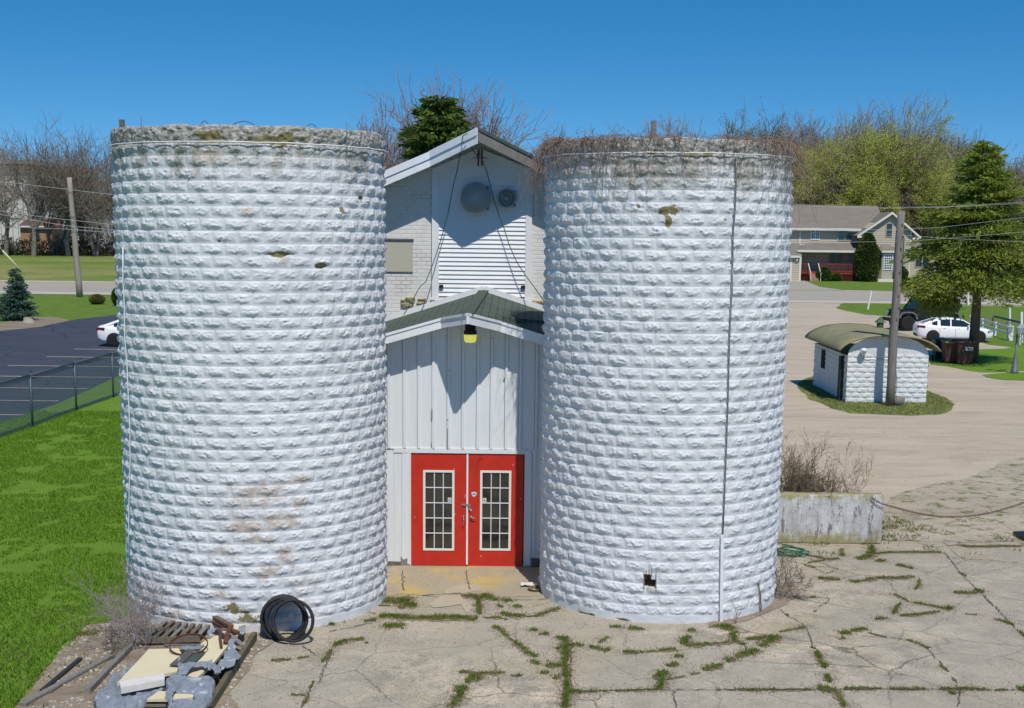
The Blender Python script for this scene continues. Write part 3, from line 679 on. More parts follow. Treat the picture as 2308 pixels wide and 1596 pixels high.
# fans
def fan(px, py, r, deep, lab):
    p = A(px, py, YB-.1); q = r
    f = MB().box((p.x+.02, YB-.10, p.z), (q*1.56, .05, q*1.56)).build('wall_vent', m_greymetal, barn)
    R90 = Matrix.Rotation(math.pi/2, 3, 'X')
    mb = MB()
    if deep: mb.lathe([(q*.86, .0), (q*1.0, .06), (q*1.0, .16), (q*.93, .20), (q*.68, .215), (q*.66, .222), (q*.2, .235), (0.0, .238)], (p.x, YB-.125, p.z), 36, R90)
    else: mb.lathe([(q*.75, 0), (q*1.0, .04), (q*1.0, .12), (q*.86, .15), (q*.80, .05), (q*.62, .05), (q*.60, .13), (q*.50, .15), (q*.44, .06), (q*.30, .06), (q*.28, .14), (0.0, .145)], (p.x, YB-.125, p.z), 32, R90)
    g = mb.build('vent_hood', basic('vent_metal', (.36, .38, .37), .6, c2=(.26, .28, .28), scale=5, metal=.1, bst=.1), None, True)
    g.parent = f; g.matrix_parent_inverse = Matrix.Identity(4)
    g.data.transform(Matrix.Translation(-barn.location))
    return f
fan(1073, 446, .32, True, ''); fan(1142.6, 447, .205, False, '')
for px, py in ((994.5, 645), (1179, 647)):
    p = A(px, py, YB-.09); MB().box(p, (.09, .07, .06)).build('bracket', m_black, barn)
for px in (1078, 1086):
    a = A(px, 350, YB-.6); MB().tube([a+Vector((0, 0, .12)), a-Vector((0, 0, .22))], .02, 5).build('hay_hook', m_rust, barn)
m_moss = basic('ledge_moss', (.30, .23, .06), .95, c2=(.42, .38, .22), scale=9, bst=.8, bscale=20)
for (x0, x1, yy) in ((905, 1000, 676), (1060, 1130, 676), (1130, 1226, 682)):
    mb = MB()
    for i in range(26):
        t = rnd.random(); p = A(x0+(x1-x0)*t, yy + rnd.uniform(-5, 16), YB-.03); mb.box(p, (rnd.uniform(.05, .2), .08, rnd.uniform(.02, .05)), rnd.uniform(-.2, .2), .01)
    mb.build('mossy_ledge', m_moss, barn)
# ================================================================== THE ENTRANCE ANNEX
YA = 27.4; YAo, YAa = 26.94, 26.15
z6 = Z(1500, 1150, 2.456)
annex = thing('entrance_annex', 'white board-and-batten entrance building with green shingle roof between the silos', 'annex', (-.9, YA, 0))
aF = A(1055, 708, YAa); bL, bR = A(996, 718, YAo), A(1127, 726, YAo); oL, oR = A(868, 754, YAo), A(1226, 757, YAo)
aB = A(1090, 656, YB-.10); wL, wR = A(867, 725, YB-.10), A(1228, 702, YB-.10)
def ext(p, q, X): t = (X-p.x)/(q.x-p.x); return p + (q-p)*t
oL2 = ext(bL, oL, -3.25); oR2 = ext(bR, oR, .90); wL2 = ext(aB, wL, -3.4); wR2 = ext(aB, wR, 1.5)
oR3 = Vector((1.32, 27.3, oR2.z-.02))
mb = MB(); th_ = Vector((0, 0, -.05))
mb.prism([oL2, bL, aF, aB, wL2], th_); mb.prism([aF, bR, oR2, oR3, wR2, aB], th_)
m_shg2, n, b = M_('green_shingle_worn'); v = coords(n)
mp = n.nodes.new('ShaderNodeMapping'); mp.inputs['Rotation'].default_value = (0, 0, math.radians(91)); link(n, v, mp.inputs[0])
br = node(n, 'ShaderNodeTexBrick', Scale=1.0); br.inputs['Brick Width'].default_value = .13; br.inputs['Row Height'].default_value = .14; br.inputs['Mortar Size'].default_value = .009
br.inputs['Color1'].default_value = (.060, .088, .072, 1); br.inputs['Color2'].default_value = (.085, .115, .095, 1); br.inputs['Mortar'].default_value = (.028, .04, .033, 1)
link(n, mp.outputs[0], br.inputs['Vector'])
col = mix(n, 1.0, br.outputs['Color'], ramp(n, noise(n, v, 45, 4, .8), [(.3, .75), (.7, 1.3)]), 'MULTIPLY')
col = mix(n, ramp(n, noise(n, v, 1.5, 6, .7), [(.5, 0.0), (.75, .5)]), col, (.12, .14, .12))
link(n, col, b.inputs['Base Color']); b.inputs['Roughness'].default_value = .95; bump(n, b, br.outputs['Fac'], -.6, .02)
mb.build('roof', m_shg2, annex)
# ridge cap
MB().beam(aF+Vector((0, 0, .015)), aB+Vector((0, 0, .015)), .22, .012).build('ridge_cap', basic('ridge_shingle', (.085, .105, .09), .95, c2=(.06, .08, .07), scale=8), annex)
def rake2(pts, top, h, th, mat, name, par):
    return rake(pts, top, h, th, mat, name, par)
rake2([oL2, bL, aF], .0, .19, .03, m_white, 'fascia', annex); rake2([aF, bR, oR2], .0, .19, .03, m_white, 'fascia', annex)
rake2([oL2, bL, aF], .02, .05, .05, m_white, 'drip_edge', annex); rake2([aF, bR, oR2], .02, .05, .05, m_white, 'drip_edge', annex)
mb = MB()
for a, c_ in ((wL2, aB), (aB, wR2)): mb.beam(a+Vector((0, 0, .05)), c_+Vector((0, 0, .05)), .03, .13, (0, 0, 1))
mb.build('flashing', m_white, annex)
mb = MB()
for P in ([oL2, bL, aF], [aF, bR, oR2]):
    for a, c_ in zip(P[:-1], P[1:]): mb.add([p-Vector((0, 0, .185)) for p in (a, c_, Vector((c_.x, YA, c_.z)), Vector((a.x, YA, a.z)))], [[0, 1, 2, 3]])
mb.build('soffit', basic('annex_soffit', (.6, .61, .61), .7), annex)
# wall behind the battens; door opening left free
dx0, dx1 = A(925.3, 1150, YA).x, A(1182.5, 1150, YA).x; dzt = A(1053, 1022.5, YA).z; dzb = .02
def zroof(x): return (aF.z + (oL2.z-aF.z)*(aF.x-x)/(aF.x-oL2.x) if x < aF.x else aF.z + (oR2.z-aF.z)*(x-aF.x)/(oR2.x-aF.x)) - .17
XA0, XA1 = -3.3, 1.38
mb = MB()
mb.prism([(XA0, YA, 0), (dx0, YA, 0), (dx0, YA, dzt), (dx1, YA, dzt), (dx1, YA, 0), (XA1, YA, 0), (XA1, YA, zroof(.9)), (aF.x, YA, zroof(aF.x)), (XA0, YA, zroof(XA0))], (0, .12, 0))
mb.bb(XA0, XA0+.1, YA+.122, YB-.3, 0, 4.3); mb.bb(XA1-.1, XA1, YA+.122, YB-.3, 0, 4.3)
mb.build('board_wall', m_board, annex)
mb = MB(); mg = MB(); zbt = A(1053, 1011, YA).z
for xz in (110, 262, 402, 545, 692, 832, 978, 1112, 1255, 1390, 1548):
    x = A(*z6(xz+8, 1200), YA).x
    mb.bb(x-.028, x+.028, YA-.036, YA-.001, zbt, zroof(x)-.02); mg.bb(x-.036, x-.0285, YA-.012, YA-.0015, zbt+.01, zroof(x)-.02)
mb.build('battens', m_board, annex); mg.build('batten_shade_strips', m_greymetal, annex)  # thin dark strips added beside the battens in place of their shadow lines
mb = MB(); mb.bb(XA0, A(1188, 1011, YA).x, YA-.02, YA+.02, zbt-.018, zbt+.006); mb.build('drip_board', m_board, annex)
mb = MB()
mb.bb(A(888, 1000, YA).x, A(1196, 1000, YA).x, YA-.030, YA-.002, dzt+.01, zbt-.02)
mb.bb(A(889, 1150, YA).x, A(905, 1150, YA).x, YA-.012, YA-.001, .1, dzt)
mb.bb(A(906, 1150, YA).x, dx0-.012, YA-.024, YA-.001, .05, dzt+.009); mb.bb(dx1+.012, A(1197, 1150, YA).x, YA-.032, YA-.001, .05, dzt+.009)
mb.bb(A(1197, 1150, YA).x+.03, A(1199, 1150, YA).x+.07, YA-.02, YA-.001, .3, zbt-.02)
mb.build('door_surround', m_board, annex)
for xq in (dx0, dx1): MB().bb(xq-.012, xq+.012, YA-.04, YA+.06, 0.02, dzt+.008).build('door_jamb', m_white, annex)
mb = MB(); mb.bb(A(1188, 1150, YA).x+.10, XA1, YA-.035, YA-.002, 0, .20); m_ft = basic('mortar_footing', (.22, .19, .16), .9, c2=(.1, .08, .07), scale=8, bst=.5); mb.build('sill_footing', m_ft, annex); MB().bb(XA0, dx0-.2, YA-.045, YA-.002, 0, .10).build('sill_footing', m_ft, annex)
MB().bb(dx0-.01, dx1+.01, YA+.3, YA+.32, 0, dzt+.05).build('inside_darkness', m_dark, annex)
zd = Z(1500, 1700, 2.28)
def leaf(x0, x1, wx0, wx1, wy0, wy1, lab):
    X = lambda x: A(*zd(x, 800), YA).x; Zd = lambda y: A(*zd(800, y), YA).z
    a, c_ = X(x0), X(x1); w0, w1, v1, v0 = X(wx0), X(wx1), Zd(wy0), Zd(wy1)
    yo = YA-.005
    mb = MB(); mb.bb(a, w0, yo, yo+.045, dzb, dzt); mb.bb(w1, c_, yo, yo+.045, dzb, dzt); mb.bb(w0, w1, yo, yo+.045, v1, dzt); mb.bb(w0, w1, yo, yo+.045, dzb, v0)
    d = mb.build('door', m_red, annex)
    def sub(mb, nm, mt, sm=False):
        o = mb.build(nm, mt, None, sm); o.data.transform(Matrix.Translation(-annex.location)); o.parent = d; return o
    f = .034
    mb = MB(); mb.bb(w0-.012, w0+f, yo-.012, yo-.001, v0-.012, v1+.012); mb.bb(w1-f, w1+.012, yo-.012, yo-.001, v0-.012, v1+.012)
    mb.bb(w0+f, w1-f, yo-.012, yo-.001, v1-f, v1+.012); mb.bb(w0+f, w1-f, yo-.012, yo-.001, v0-.012, v0+f)
    sub(mb, 'window_frame', basic('cream_frame', (.75, .74, .66), .5, c2=(.78, .77, .74), scale=4))
    sub(MB().bb(w0, w1, yo+.02, yo+.024, v0, v1), 'pane', m_glassd)
    mb = MB()
    for i in (1, 2): x = w0+f+(w1-w0-2*f)*i/3; mb.bb(x-.008, x+.008, yo+.004, yo+.016, v0+f, v1-f)
    for i in range(1, 5): z = v0+f+(v1-v0-2*f)*i/5; mb.bb(w0+f, w1-f, yo+.003, yo+.015, z-.009, z+.009)
    sub(mb, 'glazing_bars', m_white)
    return d, sub, X, Zd, yo
dL, subL, X, Zd, yo = leaf(312, 811, 425, 697, 397, 1115, 'l')
dR, subR, X, Zd, yo = leaf(827, 1325, 940, 1210, 395, 1110, 'r')
subR(MB().bb(X(811), X(827), yo-.018, yo+.03, dzb+.03, dzt-.005), 'astragal', m_white)
# handles, hasp, padlocks, stickers, chipped paint
R90 = Matrix.Rotation(math.pi/2, 3, 'X')
mb = MB(); mb.lathe([(.028, 0), (.028, .012), (.014, .018), (.012, .05), (0, .05)], (X(785), yo, Zd(812)), 14, R90)
mb.tube([(X(785), yo-.03, Zd(812)), (X(788), yo-.05, Zd(840)), (X(782), yo-.045, Zd(880)), (X(785), yo-.01, Zd(905))], .010, 6); subL(mb, 'pull_handle', m_steel, True)
mb = MB(); mb.lathe([(.030, 0), (.030, .014), (.016, .02), (.014, .06), (0, .06)], (X(855), yo, Zd(815)), 14, R90)
mb.tube([(X(855), yo-.055, Zd(815)), (X(895), yo-.058, Zd(820))], .011, 6); subR(mb, 'lever_handle', m_steel, True)
mb = MB(); mb.lathe([(.026, 0), (.026, .014), (0, .016)], (X(852), yo, Zd(755)), 14, R90); subR(mb, 'lock_cylinder', m_steel, True)
mb = MB(); mb.bb(X(770), X(822), yo-.022, yo-.003, Zd(712), Zd(694)); mb.bb(X(822), X(848), yo-.045, yo-.022, Zd(714), Zd(697)); subL(mb, 'hasp', m_steel)
mb = MB(); mb.box((X(838), yo-.045, Zd(735)), (.035, .02, .04), None, .006); mb.tube([(X(833), yo-.045, Zd(724)), (X(833), yo-.045, Zd(712)), (X(838), yo-.045, Zd(706)), (X(843), yo-.045, Zd(712)), (X(843), yo-.045, Zd(724))], .004, 5); subR(mb, 'padlock', m_steel)
m_sb = basic('sticker_blue', (.10, .30, .55), .4); m_sw = basic('sticker_white', (.7, .74, .78), .4); m_sy = basic('sticker_yellow', (.65, .62, .25), .4)
def poly2(cx_, cz_, pts, y, s): return [(cx_+x*s, y, cz_+z*s) for x, z in pts]
sh = [(-1, .9), (-.5, .8), (0, 1), (.5, .8), (1, .9), (1, -.2), (.6, -.8), (0, -1.1), (-.6, -.8), (-1, -.2)]
mb = MB(); mb.prism(poly2(X(880), Zd(606), sh, yo-.002, .050), (0, -.002, 0)).mat(1); mb.prism(poly2(X(880), Zd(606), [(-.75, .1), (.75, .1), (.75, -.3), (-.75, -.3)], yo-.005, .050), (0, -.002, 0)); mb.prism(poly2(X(880), Zd(606), [(-.6, .5), (.6, .5), (.6, .3), (-.6, .3)], yo-.005, .050), (0, -.002, 0))
subR(mb, 'security_sticker', [m_sw, m_sb])
for xx, sf in ((659, subL), (975, subR)):
    mb = MB(); mb.prism(poly2(X(xx), Zd(660), [(-1, 1.1), (1, 1.1), (1, -1.1), (-1, -1.1)], yo+.017, .038), (0, -.001, 0)).mat(1)
    mb.prism(poly2(X(xx), Zd(660), [(-.8, .1), (.8, .1), (.5, -.6), (-.5, -.6)], yo+.0145, .038), (0, -.001, 0)); mb.mat(2).prism(poly2(X(xx), Zd(660), [(-.8, .9), (.8, .9), (.8, .35), (-.8, .35)], yo+.0145, .038), (0, -.001, 0))
    sf(mb, 'window_sticker', [m_sw, m_sb, m_sy])
mb = MB()
for x, y in ((700, 382), (345, 820), (707, 790), (800, 625)): subL(MB().box((X(x), yo-.002, Zd(y)), (.006, .004, .03+rnd.random()*.04), Matrix.Rotation(.15, 3, 'Y')), 'paint_chip', m_sw)
for x, y in ((1230, 337), (1307, 643), (946, 1168)): subR(MB().box((X(x), yo-.002, Zd(y)), (.006, .004, .04), Matrix.Rotation(.2, 3, 'Y')), 'paint_chip', m_sw)
mb = MB(); mb.tube([(X(965), yo-.06, Zd(248)), (X(935), yo-.03, Zd(268)), (X(912), yo-.008, Zd(310)), (X(897), yo-.006, Zd(370)), (X(884), yo-.006, Zd(450))], .004, 5); mb.build('loose_cable', m_rust, annex)
MB().bb(dx0-.02, X(820), YA-.06, YA-.008, -.0, .022).build('threshold', m_greymetal, annex)
# exposed wood where paint has gone
m_bw = basic('bare_wood_patch', (.28, .26, .24), .9)
for x, y0, y1, w in ((538, 1170, 1270, .03), (690, 1360, 1565, .024), (534, 1490, 1540, .015), (1247, 860, 885, .04), (706, 788, 798, .02), (1124, 470, 485, .02), (692, 1272, 1286, .03)):
    a = A(*z6(x, y1), YA); c_ = A(*z6(x, y0), YA); MB().bb(a.x-w/2, a.x+w/2, YA-.039, YA-.0365, a.z, c_.z).build('bare_wood_patch', m_bw, annex)
mb = MB(); a = A(*zd(247, 1268), YA); mb.add([(a.x-.06, YA-.028, a.z), (a.x+.07, YA-.028, a.z), (a.x+.07, YA-.028, a.z+.20), (a.x-.01, YA-.028, a.z+.16), (a.x-.07, YA-.028, a.z+.24)], [[0, 1, 2, 3, 4]]); mb.build('broken_board', m_greywood, annex)
# the lamp under the prow
lx = A(1060, 750, 26.75); lampz = lx.z
lamp = MB(); lamp.lathe([(.055, .19), (.075, .16), (.085, .10), (.085, .05), (.128, .02), (.132, -.02), (.132, -.05), (.12, -.05)], (lx.x, 26.75, lampz+.02), 20)
for k in range(10):
    t = k*math.pi/5; lamp.box((lx.x+.088*math.cos(t), 26.75+.088*math.sin(t), lampz+.12), (.03, .006, .12), Matrix.Rotation(t, 3, 'Z'))
lo = lamp.build('lamp', m_black, annex, True)
g = MB(); g.lathe([(.128, -.05), (.126, -.10), (.120, -.17), (.10, -.205), (.03, -.215), (0, -.215)], (lx.x, 26.75, lampz+.02), 24)
g = g.build('lamp_lens', m_glow, None, True); g.data.transform(Matrix.Translation(-annex.location)); g.parent = lo
MB().tube([(lx.x, 26.75, lampz+.2), (lx.x, 26.75, lampz+.32)], .03, 8).build('lamp_bracket', m_black, annex)
# cords from the barn peak
m_cord = basic('green_cord', (.035, .12, .075), .6); m_cord2 = basic('dark_cord', (.05, .055, .05), .6)
def cord(pts, Ys, r, name, lab, mat=m_cord):
    P = [A(*z5(x, y), Y) for (x, y), Y in zip(pts, Ys)]
    finish(MB().tube(P, r, 6).build(name, mat, None, True, base=P[0]), lab, 'cable')
cord([(735, 368), (705, 385), (698, 440), (690, 490), (670, 600), (640, 720), (610, 880), (578, 1000), (545, 1110), (510, 1210), (470, 1310), (430, 1345), (390, 1420), (330, 1520)],
     [28.15, 28.2, 28.4, 28.7, 29.1, 29.2, 29.3, 29.35, 29.3, 29.2, 29.1, 29.0, 28.8, 28.6], .010, 'hanging_cord', 'green cord hanging from the barn peak down the left of the clapboard')
cord([(700, 450), (760, 455), (800, 515), (830, 540), (856, 608), (880, 700), (900, 780), (935, 890), (965, 965), (1000, 1080), (1050, 1190), (1110, 1280), (1170, 1360), (1226, 1440)],
     [28.6, 28.6, 28.7, 28.8, 29.0, 29.2, 29.35, 29.35, 29.35, 29.35, 29.3, 29.2, 29.0, 28.9], .010, 'hanging_cord', 'cord from the barn peak past the round fans to the right silo')

# ================================================================== VEGETATION BUILDERS
def segmesh(P0, P1, R0, R1, n=3):
    P0, P1 = np.asarray(P0, float), np.asarray(P1, float); R0, R1 = np.asarray(R0, float), np.asarray(R1, float)
    d = P1-P0; L = np.linalg.norm(d, axis=1)+1e-9; d = d/L[:, None]
    a = np.where(np.abs(d[:, 2:3]) < .9, np.array([[0, 0, 1.]]), np.array([[1., 0, 0]]))
    u = np.cross(d, a); u /= np.linalg.norm(u, axis=1)[:, None]; w = np.cross(d, u)
    t = 2*np.pi*np.arange(n)/n
    off = u[:, None, :]*np.cos(t)[None, :, None] + w[:, None, :]*np.sin(t)[None, :, None]
    A0 = P0[:, None]+off*R0[:, None, None]; A1 = P1[:, None]+off*R1[:, None, None]
    V = np.concatenate([A0, A1], 1).reshape(-1, 3)
    b = (np.arange(len(P0))*2*n)[:, None]; k = np.arange(n)[None]; kn = (k+1) % n
    F = np.stack([b+k, b+kn, b+n+kn, b+n+k], -1).reshape(-1, 4)
    return V, F
def joinVF(lst):
    Vs, Fs, o = [], [], 0
    for V, F in lst: Vs.append(V); Fs.append(F+o); o += len(V)
    return np.concatenate(Vs), np.concatenate(Fs)
def leaves(C, size, rs, asp=.6, up=0.0, dirs=None):
    """rhombus leaf clumps at centres C"""
    n = len(C); a = rs.normal(size=(n, 3)); 
    if dirs is not None: a = a*.35 + dirs
    a /= np.linalg.norm(a, axis=1)[:, None]
    b = rs.normal(size=(n, 3)); b[:, 2] *= (1-up); b -= a*(a*b).sum(1)[:, None]; b /= np.linalg.norm(b, axis=1)[:, None]
    s = size*(.6+.8*rs.random(n))[:, None]
    V = np.stack([C-a*s*.5, C+b*s*asp*.5, C+a*s*.5, C-b*s*asp*.5], 1).reshape(-1, 3)
    return V, (np.arange(n)*4)[:, None] + np.arange(4)[None]
def _rv(r): return Vector((r.gauss(0, 1), r.gauss(0, 1), r.gauss(0, 1)))
def grow(sg, p, d, L, r, lev, mx, R, up=.05, spread=.75, kids=(3, 3, 3, 3, 3, 3), n=4, shrink=.62, wig=.13, bare=.3):
    p = p.copy(); d = d.copy(); st = L/n
    for i in range(n):
        d = (d + _rv(R)*wig + Vector((0, 0, up))).normalized(); q = p + d*st
        r1 = max(r*(1-.55*(i+1)/n), r*.3) if lev else r*(1-.4*(i+1)/n)
        r0 = r*(1-.55*i/n) if lev else r*(1-.4*i/n)
        sg.append((tuple(p), tuple(q), r0, r1, lev)); p = q
        if lev < mx and (i+1)/n > bare:
            k = kids[min(lev, len(kids)-1)]/(n*(1-bare)); k = int(k) + (R.random() < k-int(k))
            for _ in range(k):
                s = _rv(R); s -= d*s.dot(d); s.normalize()
                a = spread*(.6+.6*R.random()); c = (d*math.cos(a)+s*math.sin(a)).normalized()
                grow(sg, p, c, L*shrink*(.7+.5*R.random()), r1*.72, lev+1, mx, R, up, spread, kids, max(2, n-1), shrink, wig*1.15, .15)
def split_segs(sg, lv, rmin, nb=6):
    A_ = [s for s in sg if s[4] <= lv]; B_ = [s for s in sg if s[4] > lv]
    f = lambda S_, n: segmesh([s[0] for s in S_], [s[1] for s in S_], [max(s[2], rmin) for s in S_], [max(s[3], rmin*.8) for s in S_], n)
    return f(A_, nb), f(B_, 3)
def bare_tree(name, label, base, H, seed, mt=m_barkg, mc=m_twig, lean=(0, 0), mx=5, kids=(5, 4, 4, 4, 3), stems=1, rmin=.03, spread=.62, up=.06, r0=None, leaf=None, group=None, cat='tree', first=.36, tw=1.0):
    R = random.Random(seed); rs = np.random.RandomState(seed); sg = []
    t = thing(name, label, cat, base, 0, group)
    for k in range(stems):
        a = R.random()*6.28; o = 0 if stems == 1 else .25
        d = Vector((lean[0]+o*math.cos(a), lean[1]+o*math.sin(a), 1)).normalized()
        grow(sg, Vector((.3*math.cos(a), .3*math.sin(a), -.1)) if stems > 1 else Vector((0, 0, -.1)), d, H*first*(1 if stems == 1 else .9+.3*R.random()), (r0 or H*.018)/(1 if stems == 1 else 1.4), 0, mx, R, up, spread, kids, 4, .74, .12, .45)
    # rescale so the crown reaches H
    zt = float(np.percentile([s[1][2] for s in sg], 99.97)); f = H/zt
    sg = [((s[0][0]*f, s[0][1]*f, s[0][2]*f), (s[1][0]*f, s[1][1]*f, s[1][2]*f), s[2], s[3], s[4]) for s in sg]
    (V, F), (V2, F2) = split_segs(sg, 1, rmin)
    put('trunk', npmesh('trunk', V, F, mt, True), t)
    put('crown', npmesh('crown', V2, F2, mc), t)
    if leaf:
        mat, dens, size, spr = leaf
        tips = np.array([s[1] for s in sg if s[4] >= mx-1 and s[1][2] > leaf_min*H]); tips = tips[fbm(tips[:, 0]*.45+9, tips[:, 1]*.45, tips[:, 2]*.45, seed, 3) > .46]
        C = np.repeat(tips, dens, 0) + rs.normal(size=(len(tips)*dens, 3))*spr
        V3, F3 = leaves(C, size, rs); put('foliage', npmesh('foliage', V3, F3, mat), t)
    return t, len(sg)
leaf_min = .12
def leafy_ball(name, label, base, rx, ry, h, mat, seed, n, size, cat='shrub', group=None, taper=1.0, stem=True, core=None, rough=.16, col=False):
    rs = np.random.RandomState(seed); t = thing(name, label, cat, base, 0, group)
    th = rs.random(n)*6.283; z = rs.random(n)
    prof = (np.sqrt(np.clip(1-(2*z-1)**2, 0, 1)) if not col else np.clip(np.minimum(1, (1.02-z)*2.6)**.6*np.minimum(1, .75+z*2), 0, 1))
    nz = fbm(np.cos(th)*2+5, np.sin(th)*2+5, z*h/max(rx, .1)*1.5, seed, 3)
    rr = prof*(1-rough+2*rough*nz)*(.80+.22*rs.random(n)**.5)
    C = np.stack([rx*rr*np.cos(th), ry*rr*np.sin(th), z*h], -1)
    dirs = np.stack([np.cos(th), np.sin(th), .7+0*z], -1)
    V, F = leaves(C, size, rs, .55, dirs=dirs)
    put('foliage', npmesh('foliage', V, F, mat), t)
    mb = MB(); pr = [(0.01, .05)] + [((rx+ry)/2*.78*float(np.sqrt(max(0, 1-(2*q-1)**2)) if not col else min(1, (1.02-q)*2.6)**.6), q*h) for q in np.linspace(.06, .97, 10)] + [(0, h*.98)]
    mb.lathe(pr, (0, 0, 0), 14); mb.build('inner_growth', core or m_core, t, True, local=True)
    if stem: MB().tube([(0, 0, -.05), (0, 0, h*.3)], max(.04, rx*.08), 6).build('stem', m_bark, t, local=True)
    return t
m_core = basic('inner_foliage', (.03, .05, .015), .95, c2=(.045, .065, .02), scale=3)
m_spruce = foliage('spruce_needles', (.21, .27, .045), (.14, .19, .032), .9, .4)
m_spruceL = foliage('bright_spruce_tips', (.36, .40, .07), (.26, .30, .055), .9, .45)
m_blue = foliage('blue_spruce_needles', (.085, .15, .11), (.05, .10, .075), 1.5, .2)
m_fir = foliage('dark_conifer_needles', (.085, .135, .03), (.045, .08, .02), 1.0, .25)
m_arb = foliage('arborvitae_leaf', (.10, .125, .025), (.06, .085, .018), 1.5, .2)
m_box = foliage('clipped_shrub_leaf', (.085, .15, .025), (.055, .10, .018), 2.0, .2)
m_spring = foliage('spring_leaf', (.58, .59, .13), (.45, .46, .10), .25, .5)
m_spring2 = foliage('pale_spring_leaf', (.40, .42, .17), (.30, .32, .12), .3, .45)
m_olive = foliage('olive_bud_leaf', (.27, .245, .085), (.19, .175, .06), .3, .4)

def conifer(name, label, base, H, rad, seed, mat, mat2=None, z0=.02, whorl=.32, nb=8, spray=.34, sps=14, droop=.25, tr=.16, group=None, cat='conifer', prof=.9, trunkmat=None, skirt=None):
    R = random.Random(seed); rs = np.random.RandomState(seed); t = thing(name, label, cat, base, 0, group)
    MB().tube([(0, 0, -.1), (0, 0, H*.5), (0, 0, H*.97)], [tr, tr*.6, .02], 10).build('trunk', trunkmat or m_bark, t, True, local=True)
    C, D, S0, S1, RA = [], [], [], [], []
    z = z0*H
    while z < H*.985:
        f = (z-z0*H)/(H*(1-z0)); L0 = rad*(1-f)**prof*(.8+.4*R.random())*(min(1, .55+f*4))
        for k in range(max(4, int(nb*(1-f*.4)))):
            a = R.random()*6.283; L = max(.18, L0*(.60+.62*R.random())*(.82+.36*float(vnoise(a*1.1, z*.9, 0, seed)))); zz = z + R.uniform(-.5, .5)*whorl
            dr = droop*(1-f*1.4); h = Vector((math.cos(a), math.sin(a), 0)); s = Vector((-h.y, h.x, 0))
            m = max(3, int(sps*L/rad)+2); prev = Vector((0, 0, zz))
            for i in range(1, m+1):
                q = i/m; p = h*(L*q) + Vector((0, 0, zz - dr*L*q*q*1.3 + .10*L*q + (.28*dr*L*max(0, q-.6))))
                S0.append(tuple(prev)); S1.append(tuple(p)); RA.append(.035*(1-q)+.012); prev = p
                w = (L*.42*(1-q)**.7+.14)
                for sd in (-1, 1):
                    mm = max(1, int(w/spray*1.6))
                    for j in range(mm+1):
                        g = (j+.4*R.random())/(mm+.001)
                        c = p + s*(sd*w*g) + h*(w*g*.5) + Vector((R.gauss(0, .04), R.gauss(0, .04), -.22*w*g - dr*.25*R.random()*(1 if z < H*.6 else .3) + R.gauss(0, .035)))
                        C.append(tuple(c)); dd = (s*sd*.6 + h*.8 + Vector((0, 0, -.15-dr*.9*R.random()))); D.append(tuple(dd))
        z += whorl*(.75+.5*R.random())*(1-.35*f)
    if skirt: 
        for (ax, ay, az, bx, by, bz, cnt) in skirt:
            for _ in range(cnt):
                q = R.random(); C.append((ax+(bx-ax)*q+R.gauss(0, .35), ay+(by-ay)*q+R.gauss(0, .5), az+(bz-az)*q-abs(R.gauss(0, .35)))); D.append((R.gauss(0, .5), R.gauss(0, .5), -.8))
    C = np.array(C); D = np.array(D)
    V, F = leaves(C, spray, rs, .26, dirs=D); V2, F2 = leaves(C + rs.normal(size=C.shape)*.05, spray*.8, rs, .30, dirs=D)
    V, F = joinVF([(V, F), (V2, F2)])
    mi = (rs.random(len(F)) < .38).astype(int) if mat2 else None
    put('crown', npmesh('crown', V, F, [mat, mat2] if mat2 else mat, mi=mi), t)
    V, F = segmesh(S0, S1, RA, [r*.8 for r in RA], 4); put('branches', npmesh('branches', V, F, m_bark), t)
    return t, len(C)

# ---- trees behind the barn
gB = G(990, 650); 
bt = lambda px, Y: Vector((A(px, 480, Y).x, Y, 0))
Hh = lambda px, py, Y: A(px, py, Y).z
bare_tree('bare_tree', 'tall bare tree with reddish twigs spreading behind the barn roof peak', bt(1005, 92), Hh(1000, 184, 92), 22, mc=m_twigr, kids=(6, 5, 4, 4, 4), mx=5, rmin=.018, spread=.40, up=.12, stems=5, first=.34, leaf=(basic('red_bud', (.26, .14, .13), .8), 1, .10, .10))
conifer('evergreen_tree', 'dark green evergreen rising behind the left slope of the barn roof', bt(990, 58), Hh(992, 212, 58), 3.0, 4, m_fir, m_spruce, prof=.45, spray=.40, whorl=.26, nb=11, droop=.05, sps=16)
